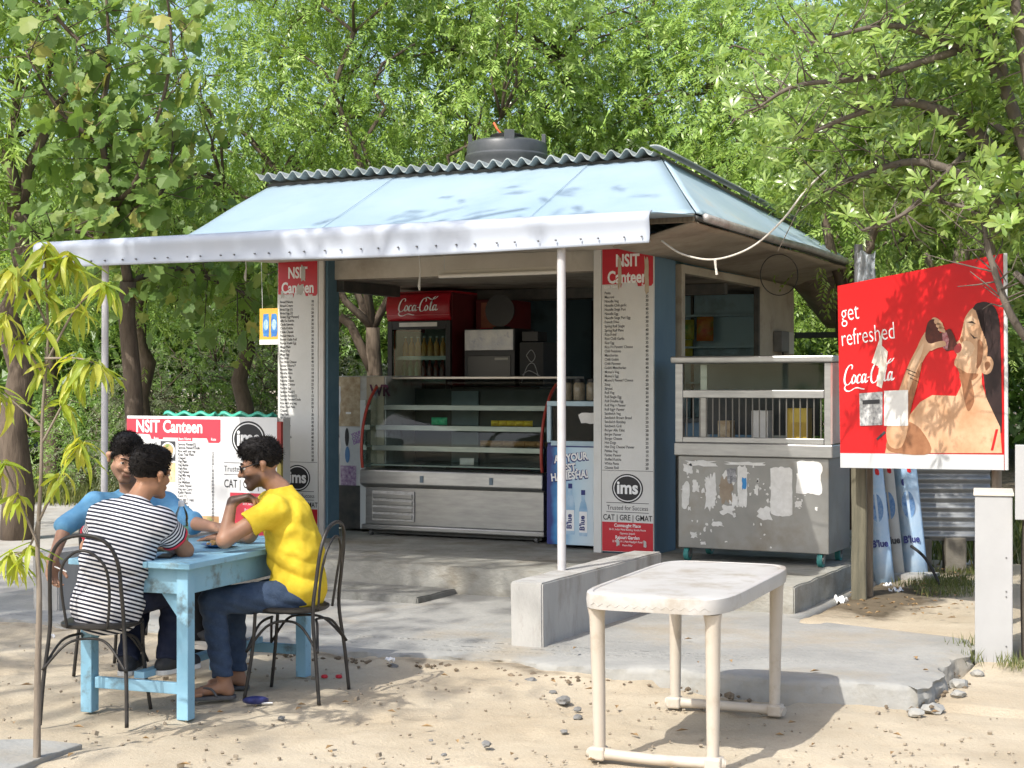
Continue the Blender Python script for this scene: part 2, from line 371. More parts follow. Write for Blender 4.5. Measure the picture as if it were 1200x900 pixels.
tag(rough_box('platform', M_plat, -4.0, 1.53, -1.40, 4.3, -.05, .275, .07, .010, 1), kind='structure', label='raised concrete platform the stall stands on')
tag(rough_box('step', mat('step_concrete', (.15,.15,.14), (.25,.245,.22), 4, .9, bump=.7, bscale=28, c3=(.10,.10,.085), s3=3.), -2.55, -1.02, -1.98, -1.41, -.02, .12, .06, .010, 2), kind='structure', label='low worn concrete step in front of the platform')
tag(rough_box('parapet_block', M_plat2, .37, .58, -3.29, -1.37, .0, .46, .05, .004, 3), 'concrete parapet block carrying the white pole right of the steps', 'concrete block', 'concrete parapet blocks')
tag(rough_box('parapet_block', M_plat2, -3.33, -3.10, -3.29, -1.37, .0, .46, .05, .004, 5), 'concrete parapet block behind the seated men at the left pole', 'concrete block', 'concrete parapet blocks')
# darker patches of worn apron
for i, (x, y, w, h) in enumerate(((-.72,-2.75,.42,.13),(-1.0,-2.6,.25,.10))):
    tag(poly(None, 'apron_patch', ragged(x, y, w, h, 20, .35, i), mat('worn_patch', (.27,.24,.20), (.35,.32,.27), 9, .95, bump=.4), M=Matrix.Translation((0,0,.0635)), depth=.004), kind='structure', label='worn brown patch in the concrete apron')

# ------------------------------------------------------------------ the stall
M_blue = mat('blue_wall_paint', (.075,.14,.20), (.10,.175,.24), 3, .55, bump=.06, c3=(.10,.15,.19), s3=3.2, t3=(.55,.8), stretch=(1,1,.5))
M_teal = mat('teal_inner_wall', (.38,.60,.69), (.43,.65,.73), 2, .6, bump=.05, c3=(.26,.40,.46), s3=2.)
M_beige = mat('beige_ply', (.36,.31,.235), (.43,.38,.30), 4, .7, bump=.1, c3=(.20,.155,.11), s3=2.5, t3=(.52,.75))
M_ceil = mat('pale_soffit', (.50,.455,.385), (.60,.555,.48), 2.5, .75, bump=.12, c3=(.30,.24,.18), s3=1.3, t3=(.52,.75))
M_iron = mat('dark_iron', (.045,.05,.05), (.09,.085,.075), 9, .6, .3, bump=.15)
M_corr = mat('corrugated_cement', (.27,.30,.29), (.38,.41,.395), 3, .85, bump=.25, bscale=50, c3=(.15,.165,.15), s3=2.4, t3=(.5,.75))
M_roof = mat('pale_blue_tin', (.245,.335,.40), (.30,.385,.445), 1.1, .5, bump=.35, bscale=3.5, c3=(.22,.30,.36), s3=1.4, t3=(.55,.8))
M_val = mat('valance_tin', (.37,.405,.46), (.41,.44,.49), 2, .42, bump=.04, bscale=8, c3=(.34,.36,.38), s3=7, t3=(.68,.76))
stall = thing('canteen_stall', 'small canteen stall with pale blue sloping tin roof and menu boards', 'stall', (0, 0, .275))
Z0 = .275
def sb(name, m, x0, x1, y0, y1, z0, z1, bevel=.004, parent=None): return boxo(name, m, parent or stall, x0, x1, y0, y1, z0-Z0, z1-Z0, bevel)
# walls
bw = sb('wall', M_teal, -1.34, -.02, 3.72, 3.78, Z0, 3.2); sb('wall', mat('shaded_teal_wall', (.075,.13,.16), (.10,.165,.195), 2, .7, bump=.05, c3=(.05,.08,.09), s3=2.), -3.5, -1.345, 3.72, 3.78, Z0, 3.2)  # left stretch: shade of the deep interior painted as a darker teal
sb('wall', M_beige, -.05, .0, 2.66, 3.80, Z0, 2.62)
sb('wall', M_blue, -.05, .0, .60, 2.66, Z0, 1.30)
sb('wall', M_blue, -3.56, -3.50, 1.9, 3.72, Z0, 2.75)
sb('lintel', M_beige, -.06, .012, .60, 2.66, 2.53, 2.60)
sb('window_frame', M_beige, -.05, .018, .545, .625, Z0, 2.60)
sb('window_frame', M_iron, -.04, .01, 2.62, 2.66, 1.3, 2.53)
sb('sill', M_iron, -.07, .03, .60, 2.66, 1.30, 1.335)
# dark inner doorway, shelf rails, shelves on the back wall
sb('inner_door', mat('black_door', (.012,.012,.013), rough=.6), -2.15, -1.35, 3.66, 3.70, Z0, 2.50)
sb('shelf_rail', M_iron, -.30, -.275, 3.68, 3.71, 1.2, 2.6)
sb('shelf_rail', M_iron, -1.05, -1.025, 3.68, 3.71, 1.2, 2.6)
for z in (1.62, 1.98, 2.3): sb('shelf', M_teal, -1.3, -.06, 3.50, 3.705, z, z+.02)
# pillars behind the menu boards
sb('pillar', M_blue, -.50, .0, .0, .45, Z0, 2.82); sb('pillar_trim', M_white, -.515, -.447, -.035, -.004, Z0, 2.76)
sb('pillar', M_blue, -3.55, -3.062, .0, .16, Z0, 2.82); sb('pillar_trim', mat('cream_strip', (.62,.59,.55), (.54,.5,.46), 6, .6), -3.128, -3.075, -.035, -.004, Z0, 2.76)
sb('pillar_trim', mat('blue_strip', (.07,.14,.19), (.1,.18,.23), 6, .6), -3.064, -3.045, -.012, .17, Z0, 2.80)
# beams and ceiling
sb('ceiling_fascia', M_ceil, -3.06, -.5, .10, .125, 2.535, 2.80)
sb('beam', M_iron, -3.05, -2.97, .13, 1.1, 2.43, 2.53)
sb('beam', M_iron, -3.06, -.06, 1.85, 1.93, 2.42, 2.52)
cl = MB().grid(lambda u, v: (-3.5+3.45*u, .13+3.58*v, 2.535-Z0+.012*math.sin(u*7)*math.sin(v*5)), 12, 12).build('ceiling', mat('shaded_ceiling', (.22,.195,.16), (.30,.27,.225), 2.5, .8, bump=.12, c3=(.12,.10,.08), s3=1.3), stall, solid=.02)  # interior shade put into the ceiling's darker colour
def quadsheet(name, m, a, b, c, d, nu=24, nv=12, amp=.006, seed=1, solid=.012):
    a, b, c, d = [Vector(p) - Vector((0,0,Z0)) for p in (a, b, c, d)]
    def fn(u, v):
        p = (a*(1-u)+b*u)*(1-v) + (d*(1-u)+c*u)*v; w = float(vnoise(np.array(p[:]), 3.1, seed))*amp; return p + Vector((0,0,w*(1 if 0 < v < 1 else .4)))
    return MB().grid(fn, nu, nv).build(name, m, stall, smooth=True, solid=solid)
YE, ZE = -1.30, 2.80
for x in (-2.35,-.55):                          # folded seams of the tin sheets
    MB().tube([(x,.0,3.398-Z0),(x+.03,-.65,3.105-Z0),(x+.06,YE,2.815-Z0)], .0022, 6).build('seam', M_roof, stall, smooth=True)
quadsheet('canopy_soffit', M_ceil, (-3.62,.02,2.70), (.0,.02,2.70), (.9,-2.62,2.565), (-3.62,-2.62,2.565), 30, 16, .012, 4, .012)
quadsheet('roof_slope', M_roof, (-3.66,.02,3.385), (.04,.02,3.385), (.80,YE,ZE), (-3.66,YE,ZE), 40, 12, .022, 2)
M_roofR = mat('pale_blue_tin_right', (.32,.43,.52), (.40,.50,.57), 2.1, .55, bump=.1, bscale=9, c3=(.50,.46,.40), s3=2.2, t3=(.55,.75))
quadsheet('roof_slope', M_roofR, (.06,.02,3.38), (.10,3.95,3.12), (.80,3.3,2.735), (.815,YE,ZE), 30, 10, .016, 5)
quadsheet('canopy_top', M_roof, (-3.80,YE,ZE-.02), (.80,YE,ZE-.02), (1.02,-2.70,2.655), (-3.80,-2.70,2.655), 40, 8, .004, 7)
quadsheet('side_soffit', mat('stained_ply', (.30,.25,.195), (.39,.335,.265), 3, .8, bump=.3, bscale=20, c3=(.17,.13,.095), s3=1.6, t3=(.48,.72)), (.015,-.9,2.63), (.015,3.8,2.60), (.77,3.2,2.70), (.77,-1.25,2.745), 24, 8, .02, 9)
sb('fascia', M_wood, .10, .80, YE-.03, YE+.005, 2.735, 2.79)
e = MB().tube([(.805,YE,2.765-Z0), (.80,1.0,2.745-Z0), (.80,3.3,2.705-Z0)], .018, 8).build('eave_pipe', M_iron, stall, smooth=True)
MB().tube([(.84,-1.2,2.775-Z0), (.87,.4,2.745-Z0), (.84,1.4,2.76-Z0), (.87,2.4,2.73-Z0), (.83,3.2,2.74-Z0)], .03, 7).build('bunched_tarpaulin', mat('dusty_foil', (.45,.43,.42), (.25,.22,.2), 8, .45, .3, bump=.4), stall, smooth=True)
# torn tarpaulin hanging at the back right corner
tp = MB().grid(lambda u, v: (.02 + .78*u, 3.35+1.6*v, 2.66-Z0 - .42*v - .10*math.sin(u*math.pi)*v + .02*math.sin(u*14+v*5)), 20, 12)
tp.build('tarpaulin', mat('brown_tarp', (.17,.13,.10), (.27,.22,.17), 5, .8, bump=.5, bscale=18), stall, smooth=True, solid=.004)
sb('back_beam', M_iron, -.2, 1.15, 4.5, 4.58, 2.10, 2.16); sb('back_rail', M_iron, -.2, 1.15, 4.5, 4.58, 1.60, 1.85); sb('post', M_wood, 1.08, 1.16, 4.5, 4.58, .0, 2.5)
# corrugated top sheet
def corr(name, m, x0, x1, y0, z0, y1, z1, pitch, amp, th, parent, base=0):
    n = int((x1-x0)/pitch)*10; mb = MB(); rows = [(y0, z0), (y0+(y1-y0)*.5, z0+(z1-z0)*.5), (y1, z1)]
    for off in (0, -th):
        for (y, z) in rows:
            for i in range(n+1):
                x = x0+(x1-x0)*i/n; mb.v.append((x, y + .012*math.sin(x*2.2), z-base+off+amp*math.cos(2*math.pi*(x-x0)/pitch) + .012*math.sin(x*1.3)))
    N = n+1; q = len(rows)*N
    for r in range(len(rows)-1):
        for i in range(n): a = r*N+i; mb.f.append((a, a+1, a+N+1, a+N)); mb.f.append((q+a+N, q+a+N+1, q+a+1, q+a))
    for i in range(n): mb.f.append((i+1, i, q+i, q+i+1)); a = (len(rows)-1)*N+i; mb.f.append((a, a+1, q+a+1, q+a))
    for r in range(len(rows)-1): a = r*N; mb.f.append((a, a+N, q+a+N, q+a)); a += n; mb.f.append((a+N, a, q+a, q+a+N))
    return mb.build(name, m, parent, smooth=60)
corr('corrugated_sheet', M_corr, -3.74, .02, -.10, 3.445, 3.95, 3.215, .131, .030, .010, stall, Z0)
MB().grid(lambda u, v: (.0+.16*u, -.12+4.1*v, 3.475-Z0 - .23*v + .02*math.sin(u*math.pi) - .05*u), 6, 10).build('roof_flashing', M_corr, stall, smooth=True, solid=.012)
sb('ridge_rail', M_iron, -3.68, .05, -.02, .03, 3.36, 3.40)
# valance: rolled tin strip with rivets along the canopy's front
def val(u, v):
    x = -3.84 + 4.87*u; w = .004*math.sin(x*2.1) + .003*math.sin(x*4.7)
    if v < .35: a = v/.35*math.pi/2; y, z = -2.69-.055*math.sin(a), 2.612+.055*math.cos(a)
    else: t = (v-.35)/.65; y, z = -2.745+.012*math.sin(t*3), 2.612-.150*t
    sag = .012*math.sin(u*math.pi*2.0+.6) - .014*u*0
    return (x, y+w*(.4+v), z-Z0+sag*v+.002*math.sin(x*2.6)*v)
va = MB().grid(val, 120, 12).build('valance', M_val, stall, smooth=True, solid=.006)
rv = MB()
for i in range(34):
    x = -3.72+.143*i+.015*math.sin(i*3); rv.tube([(x, -2.748, 2.508-Z0), (x, -2.760, 2.508-Z0)], [.007, .005], 7)
tag(rv.build('rivets', M_foot, stall), kind='stuff')
MB().tube([(-3.82,-2.70,2.60-Z0), (1.0,-2.70,2.60-Z0)], .014, 8).build('canopy_rail', M_iron, stall)
for x in (-3.7, -2.5, -1.3, -.1): MB().tube([(x,-2.70,2.60-Z0), (x,-2.2,2.64-Z0), (x,.05,2.74-Z0)], .012, 6).build('canopy_rafter', M_iron, stall)
M_pole = mat('white_pole_paint', (.50,.49,.49), (.44,.42,.41), 9, .5, bump=.05)
tag(MB().tube([(.41,-2.652,.455), (.409,-2.655,2.60)], .027, 14).build('support_pole', M_pole, smooth=60), 'white painted pole standing on the right parapet block under the awning', 'pole', 'awning support poles')
tag(MB().tube([(-3.25,-2.652,.455), (-3.235,-2.655,2.58)], .025, 14).build('support_pole', M_pole, smooth=60), 'white pole at the far left end of the awning behind the sapling', 'pole', 'awning support poles')
# tube light and odds and ends under the ceiling
tl = thing('tube_light', 'unlit fluorescent tube light hanging under the awning ceiling', 'light fitting', (-1.17, -.45, 2.49))
MB().tube([(-.52,0,0), (.53,0,.002)], .017, 10).build('tube', mat('tube_white', (.72,.70,.64), rough=.3), tl, smooth=60)
boxo('batten', mat('cream_batten', (.55,.52,.45), rough=.5), tl, -.55, .56, .03, .07, .012, .05)
MB().tube([(.54,0,.03), (.55,0,.16)], .006, 6).build('cord', M_white, tl); MB().tube([(-.5,.05,.05), (-.5,.05,.17)], .004, 6).build('cord', M_white, tl)
for x, a, b, l in ((-1.62,-.9,2.35,'thin white cord with knots dangling beside the tube light'), (-2.62,-1.8,2.40,'white pull cord with a plastic tag near the left board')):
    tag(MB().tube([(x,a,2.62), (x+.01,a,2.5), (x,a,b+.03), (x+.005,a,b)], [.004,.004,.011,.005], 6).build('pull_cord', M_white), l, 'cord')
# sagging rope from the awning corner up into the right hand tree
rp = [(.16,-2.0,2.47),(.42,-2.05,2.40),(.70,-2.1,2.39),(1.05,-2.15,2.50),(1.5,-2.2,2.78),(2.05,-2.3,3.25),(2.5,-2.3,3.6)]
rp = [pt(775,282,10.4), pt(800,298,10.3), pt(838,304,10.2), pt(880,290,10.1), pt(915,260,10.), pt(940,228,9.95), pt(957,210,9.9), pt(968,200,9.85)]
rope = tag(MB().tube(crom(rp, 8), .0065, 7).build('rope', mat('white_rope', (.62,.59,.52), (.5,.46,.4), 60, .9, bump=.4, bscale=120), smooth=True), 'white rope sagging from the awning corner up to the right tree', 'rope')
k = rp[2]; MB().tube([k, k+Vector((.004,0,-.05)), k+Vector((.012,0,-.10))], [.010,.007,.009], 7).build('rope_knot', MATS['white_rope'], rope)

# electricity meter and wires on the side wall
em = thing('meter_box', 'grey electricity meter box on the beige side wall', 'meter box', (.0, 3.32, 1.93))
boxo('casing', mat('grey_box', (.14,.14,.13), (.19,.18,.17), 9, .6), em, .0, .09, -.22, .02, .0, .20, .008); boxo('cover', mat('cream_plastic', (.45,.42,.36), rough=.5), em, .0, .08, .05, .22, -.02, .20, .008)
MB().tube(crom([(.06,-.1,0), (.08,.0,-.12), (.35,.3,-.17), (.7,.6,-.1), (.9,.9,.1)], 8), .008, 6).build('cable', M_rub, em)
MB().tube([(.03,.0,0), (.03,.0,-.65)], .008, 6).build('cable', M_rub, em)
hp = []
for i in range(41): a = 2*math.pi*i/40; hp.append((.03, 3.05+.33*math.cos(a)*1.0, 2.38+.22*math.sin(a)))
hp = [tuple(pt(913+22*math.cos(2*math.pi*i/40), 322+24*math.sin(2*math.pi*i/40), 13.1)) for i in range(41)]
tag(MB().tube(hp, .004, 6).build('wire_coil', M_rub), 'loop of black cable hanging under the right eave', 'cable')
tag(MB().b2(.003,.012,3.05,3.70,1.64,1.80).build('yellow_notice', mat('yellow_paper', (.55,.38,.04), (.45,.32,.05), 9, .8)), 'yellow paper notice pasted low on the beige side wall', 'notice')
# water tank on the roof
tk = thing('water_tank', 'black ribbed plastic water tank on the roof', 'tank', (-2.66, 2.70, 3.30))
pr = [(.40,0),(.41,.30),(.415,.34),(.425,.36),(.415,.38),(.41,.52),(.41,.56),(.425,.585),(.425,.62),(.41,.64),(.408,.72),(.395,.75),(.34,.775),(.14,.80)]
MB().lathe(pr, 40).build('tank_body', mat('tank_black', (.05,.055,.06), (.08,.085,.09), 4, .42, bump=.04), tk, smooth=35)
MB().lathe([(.17,.79),(.175,.835),(.16,.845)], 24).build('tank_lid', M_dark, tk, smooth=35)
for a in (-150, -60, 20, 105): boxo('lug', MATS['tank_black'], tk, -.05, .05, -.02, .02, .66, .84).matrix_local = Matrix.Rotation(R(a),4,'Z') @ Matrix.Translation((.375,0,0)) @ Matrix.Rotation(R(90),4,'Z')
MB().tube([(.0,-.1,.82), (-.05,-.12,.89), (-.10,-.1,.96)], .012, 6).build('orange_pipe', mat('orange_pipe', (.55,.12,.04), rough=.5), tk)

# paving slab cut off by the lower left corner
cs = [spot(px, 1.60*FPX/(py-450)) for px, py in ((-120,905),(-60,868),(40,866),(97,872),(60,884),(20,899),(-40,915))]
tag(MB().prism([(a_[0], a_[1]) for a_ in cs], Matrix.Translation((0,0,.022)), .06).build('paving_slab', M_apron, bevel=.006), kind='structure', label='flat grey paving slab at the lower left corner')
# ------------------------------------------------------------------ menu boards
M_brd = mat('menu_white', (.56,.555,.53), (.62,.615,.59), 3, .45, c3=(.55,.53,.48), s3=5, t3=(.58,.75))
ITEMS_R = ['Pasta','Macroni','Noodle Veg','Noodle Chili garlic','Noodle Singa Puri','Noodle Egg','Noodle Singa Puri Egg','French Fries','Spring Roll Single','Spring Roll Plate','Rice Fried','Rice Chilli Garlic','Rice Egg','Rice Fri Paneer/ Cheese','Chili Potatoes','Manchurian','Chilli Gobhi','Chilli Panneer','Gobhi Manchurian',"Momo's Veg","Momo's Egg","Momo's Paneer/ Cheese",'Soup','Biryani','Roll Veg','Roll Single Egg','Roll Double Egg','Roll Veg + Paneer','Roll Egg+ Paneer','Sandwich Veg','Sandwich Brown Bread','Sandwich Bombay','Sandwich Grill','Burger Allu Tikki','Burger Paneer','Burger Cheese','Hot Dogs','Hot Dog Cheese/ Paneer','Patties Veg','Patties Paneer','Stuffed Kulcha','White Pasta','Cheese Roll']
PR_R = '30 35 30 35 40 35 40 30 15 40 30 35 35 45 40 35 40 50 40 30 35 40 20 40 20 30 40 40 50 20 25 20 25 20 30 30 25 30 10 15 20 50 50'.split()
ITEMS_L = ['Bread Pakora','Bread Cream','Bread Egg (1)','Bread Egg (2)','Bread (Egg+Paneer)','Allu Ka Kulcha','Chola Samosa','Chola Kulcha','Chola Chawal','Paneer Pakora','Paneer Kathi Roll','Paneer Kathi Egg','Maggi Plain','Maggi Veg','Maggi Egg','Pao Bhaji','Pao Bhaji Cheese','Paneer Pakora P','Paratha Plain','Paratha Aloo','Paratha Veg','Paratha Onion','Paratha Cheese','Paratha Egg','Samosa Plain(1)','Samosa Paneer(1)','Samosa Paneer/Chola','Rice with any veg','Khas Thali Plate','Chapati','Veg Plain','Veg Butter','Veg Aloo','Veg Paneer','Veg Mix','Dal Fry','Dal Makhani','Chana','Rajma','Kadhi','Curd','Chaas','Lassi']
PR_L = '10 15 15 20 30 30 20 25 30 10 35 40 20 25 30 30 40 12 15 18 18 18 25 25 8 12 25 35 50 5 30 35 30 45 30 30 40 30 30 30 10 10 20'.split()
def ims_logo(p, x, z, r, y, ring=True):
    poly(p, 'logo_disc', ell(x, z, r*1.06, r*.92, 40), M_blk, y=y)
    poly(p, 'logo_ring', ell(x, z, r*.96, r*.83, 40), M_wht, y=y-.0008); poly(p, 'logo_disc', ell(x, z, r*.90, r*.77, 40), M_blk, y=y-.0016)
    text(p, 'ims', x, y-.0026, z-r*.32, r*1.12, M_wht, 'logo_lettering', 'CENTER', .95, r*.035)
def board(name, label, x0, x1, items, prices, peel):
    b = thing(name, label, 'menu board', (x0, -.02, .29), 0, 'tall menu boards on the stall pillars'); W = x1-x0; H = 2.43
    boxo('panel', M_brd, b, 0, W, -.012, .012, 0, H, .002)
    Y = -.0135
    zz = lambda y: H - (y-287)/361*H
    poly(b, 'red_header', [(.005,zz(333)),(.16,zz(333)),(.165,zz(338)),(.175,zz(331)),(W*.68,zz(331)),(W*.70,zz(336)),(W-.02,zz(336)),(W-.004,zz(333)),(W-.004,H-.004),(.005,H-.004)], M_red, y=Y)
    text(b, 'NSIT', W*.5, Y-.001, zz(312), .135, M_wht, 'header_lettering', 'CENTER', .72, .004)
    text(b, 'Canteen', W*.5, Y-.001, zz(331.5), .135, M_wht, 'header_lettering', 'CENTER', .74, .004)
    text(b, 'Item Name', .02, Y-.001, zz(337.5), .034, M_wht, 'header_lettering', 'LEFT', .85, .0006)
    text(b, 'Rate', W-.10, Y-.001, zz(336), .030, M_wht, 'header_lettering', 'LEFT', .85, .0006)
    pitch = (zz(342)-zz(548))/42; z = zz(344.5)
    for i, it in enumerate(items):
        text(b, it, .025, Y, z - i*pitch, .031, M_ink, 'menu_line', 'LEFT', .80, .0002); text(b, prices[i], W-.055, Y, z - i*pitch, .030, M_blk, 'menu_price', 'CENTER', .85, .0006)
    poly(b, 'rule', rect(.005, W-.005, zz(552.5), zz(552)), M_ink, y=Y)
    ims_logo(b, W*.5, zz(573), .125, Y)
    poly(b, 'rule', rect(.04, W-.04, zz(590.5), zz(589.8)), M_ink, y=Y); poly(b, 'rule', rect(.04, W-.04, zz(601.5), zz(600.8)), M_ink, y=Y)
    text(b, 'Trusted for Success', W*.5, Y, zz(598.5), .052, M_ink, 'lettering', 'CENTER', .84)
    text(b, 'CAT | GRE | GMAT', W*.5, Y, zz(610.5), .062, M_blk, 'lettering', 'CENTER', .82, .0008)
    poly(b, 'red_footer', rect(.004, W-.004, .004, zz(613)), M_red, y=Y)
    text(b, 'Connaught Place', W*.5, Y-.001, zz(618.5), .037, M_wht, 'lettering', 'CENTER', .9, .0006)
    text(b, '30-31, Indian Metal Building, Scindia House\nOpposite: Janpath', W*.5, Y-.001, zz(622.5), .022, M_wht, 'lettering', 'CENTER', .82, 0, lead=1.35)
    text(b, 'Rajouri Garden', W*.5, Y-.001, zz(632.5), .037, M_wht, 'lettering', 'CENTER', .9, .0006)
    text(b, '22 Block A-1, Main Najafgarh Road\nMetro Pillar', W*.5, Y-.001, zz(636.5), .022, M_wht, 'lettering', 'CENTER', .82, 0, lead=1.35)
    for i, (px, pz, w, h, mm) in enumerate(peel): poly(b, 'peeled_patch', ragged(px, pz, w, h, 16, .35, i+W*7), mm, y=Y-.003)
    return b
M_tape = mat('brown_tape', (.42,.33,.22), (.5,.42,.32), 15, .5); M_peel = mat('peeled_grey', (.5,.49,.46), (.4,.39,.36), 12, .8)
board('menu_board', 'tall white menu board with red header on the right blue pillar', -.444, -.002, ITEMS_R, PR_R, [(.155,2.22,.035,.30,M_tape),(.385,2.19,.045,.33,M_tape),(.14,.075,.03,.06,M_peel),(.37,.07,.03,.06,M_peel)])
board('menu_board', 'tall white menu board behind the man in yellow', -3.556, -3.135, ITEMS_L, PR_L, [(.27,2.30,.05,.16,M_peel),(.24,2.16,.08,.10,M_peel),(.05,2.12,.03,.07,M_peel)])

# counter box with the wide banner, left
bx = thing('banner_counter', 'white counter box with wide red and white canteen banner', 'counter', (-4.745, -.62, .055))
boxo('box', M_white, bx, 0, 1.645, .012, .12, 0, 1.275, .006); W, H = 1.645, 1.285
bp = boxo('banner', mat('banner_white', (.74,.74,.73), (.70,.70,.69), 3, .5), bx, .0, 1.60, -.012, .011, .02, H, .002)
boxo('edge_strip', mat('yellow_edge', (.40,.33,.08), (.30,.24,.06), 8, .6), bx, 1.603, 1.646, -.02, .011, .02, .98); boxo('edge_strip', mat('red_edge', (.35,.05,.04), rough=.6), bx, 1.603, 1.646, -.02, .011, .983, 1.25)
Y = -.0135; zb = lambda y: H-(y-488)*.00776; xb = lambda px: (px-152)*W/181.
M_pink = mat('banner_red', (.62,.05,.075), (.55,.045,.07), 5, .45)
poly(bx, 'red_header', [(.0,zb(491)),(xb(264),zb(491)),(xb(264),zb(515)),(xb(262),zb(517)),(xb(250),zb(517)),(xb(248),zb(512)),(xb(231),zb(512)),(xb(231),zb(515.5)),(xb(214),zb(515.5)),(xb(214),zb(512)),(xb(196),zb(512)),(xb(196),zb(514)),(xb(182),zb(514)),(xb(180),zb(509)),(.0,zb(507))], M_pink, y=Y)
text(bx, 'NSIT Canteen', xb(163), Y-.001, zb(506), .150, M_wht, 'header_lettering', 'LEFT', .84, .004)
for px, s in ((185,'Rate'),(215,'Item Name'),(253,'Rate')): text(bx, s, xb(px), Y-.001, zb(514.5), .034, M_wht, 'header_lettering', 'LEFT', .85, .0005)
LB = ['Samosa Paneer(1)','Samosa Paneer/Chola','Rice with any veg','Khas Thali Plate','Chapati','Veg Plain','Veg Butter','Veg Aloo','Veg Paneer','Veg Mix veg','Dal Fry','Dal Makhani','Chana Paneer','Veg any Curry','Kadhi Pakora','Curd (1)','Any veg (1 cup)','Gulab Jam','Lassi Sweet','','Chaas']
text(bx, '\n'.join(LB), xb(214), Y, zb(520.5), .034, M_ink, 'menu_lines', 'LEFT', .78, .0005, lead=.88)
text(bx, '\n'.join('12 25 35 50 5 30 35 30 45 30 30 40 30 35 30 10 40 20 20 20'.split()), xb(255), Y, zb(530), .034, M_ink, 'menu_prices', 'CENTER', .8, .0005, lead=.88)
text(bx, '\n'.join('10 15 20 25 30'.split()), xb(187), Y, zb(520), .034, M_ink, 'menu_prices', 'CENTER', .8, .0005, lead=.88)
M_food = mat('food_print', (.45,.22,.09), (.62,.45,.25), 18, .6, c3=(.18,.28,.07), s3=9); M_bun = mat('bun_print', (.62,.42,.20), (.72,.6,.42), 14, .6, c3=(.35,.16,.05), s3=7)
poly(bx, 'food_picture', rect(xb(193), xb(211), zb(538), zb(516)), M_ink, y=Y); poly(bx, 'food_picture', ell(xb(202), zb(527), .078, .075), M_wht, y=Y-.001); poly(bx, 'food_picture', ell(xb(202), zb(526), .06, .055), M_food, y=Y-.002)
poly(bx, 'food_picture', rect(xb(193), xb(211), zb(562), zb(540)), M_bun, y=Y); poly(bx, 'food_picture', rect(xb(232), xb(262), zb(612), zb(598)), M_food, y=Y)
ims_logo(bx, xb(296), zb(512), .165, Y)
poly(bx, 'rule', rect(xb(268), xb(326), zb(538.6), zb(538)), M_ink, y=Y); poly(bx, 'rule', rect(xb(268), xb(326), zb(551.6), zb(551)), M_ink, y=Y)
text(bx, 'Trusted for Success', xb(268), Y, zb(548), .072, M_ink, 'lettering', 'LEFT', .82); text(bx, 'CAT | GRE | GMAT', xb(268), Y, zb(565.5), .098, M_blk, 'lettering', 'LEFT', .72, .0006)
poly(bx, 'red_footer', rect(xb(275), xb(330), zb(620), zb(571)), M_pink, y=Y)
for i, s in enumerate(('Connaught Place','30-31, Indian Metal Building','Rajouri Garden','22 Block A-1, Main Road')): text(bx, s, xb(302), Y-.001, zb(577+i*7), .036 if i % 2 == 0 else .024, M_wht, 'lettering', 'CENTER', .85)
M_gpl = mat('green_plastic', (.05,.36,.25), (.08,.45,.33), 5, .35)
for i, (x0, x1) in enumerate(((.38,.92),(.98,1.52))):
    g = MB().grid(lambda u, v: (x0+(x1-x0)*u, .02+.09*v, 1.30+.030+.035*math.sin(u*19+v*2)*.4+.02*math.sin(v*6)), 30, 8)
    tag(g.build('green_cover', M_gpl, None, smooth=True, solid=.012, loc=(-4.745,-.62,.02)), ['left','right'][i] + ' green translucent plastic cover lying on the banner counter', 'cover')
# snack poster hanging behind
sp = thing('snack_poster', 'small yellow and blue snack poster hanging left of the left menu board', 'poster', (-3.99, .3, 1.98))
boxo('sheet', mat('poster_yellow', (.68,.40,.05), (.62,.36,.06), 8, .6), sp, 0, .235, 0, .008, 0, .33, .001)
for i, x in enumerate((.035,.125)):
    poly(sp, 'packet_print', ragged(x+.037, .175, .075, .22, 14, .12, i), mat('packet_blue', (.03,.12,.42), (.08,.3,.6), 14, .5), y=-.001); poly(sp, 'packet_print', ell(x+.037, .18, .026, .05, 16), mat('packet_cyan', (.55,.66,.75), (.1,.3,.6), 20, .5), y=-.002)
poly(sp, 'white_band', rect(.0, .235, .0, .045), M_wht, y=-.001)
MB().tube([(.03,.004,.33), (.02,.0,.75)], .003, 5).build('string', M_white, sp); MB().tube([(.2,.004,.33), (.21,.0,.75)], .003, 5).build('string', M_white, sp)

# ------------------------------------------------------------------ left freezer with torn posters
fz = thing('upright_freezer', 'grey cabinet freezer plastered with torn posters beside the display case', 'freezer', (-3.48, .64, .275))
M_fz = mat('grey_enamel', (.40,.41,.40), (.46,.47,.46), 3, .5, bump=.05, c3=(.30,.28,.25), s3=4)
boxo('cabinet', M_fz, fz, 0, .63, 0, .66, .03, 1.42, .008); boxo('door_edge', mat('pale_enamel', (.62,.65,.64), rough=.4), fz, .37, .43, -.022, -.002, .03, 1.2, .004); boxo('base', M_iron, fz, .02, .37, -.012, -.002, .03, .42, .003)
boxo('side_panel', M_beige, fz, .435, .62, -.016, -.002, .03, 1.415, .003)
M_p = [mat('poster_brown', (.30,.21,.12), (.55,.47,.33), 16, .7), mat('poster_grey', (.50,.53,.54), (.62,.64,.64), 6, .7), mat('poster_violet', (.18,.08,.22), (.52,.45,.55), 30, .7), mat('poster_redbrown', (.32,.06,.04), (.16,.1,.08), 14, .7)]
poly(fz, 'poster', rect(.13,.36,.96,1.41), M_p[0], y=-.002); poly(fz, 'poster', rect(.14,.365,.42,.95), M_p[1], y=-.003); poly(fz, 'poster', rect(.15,.32,.42,.60), M_p[2], y=-.005)
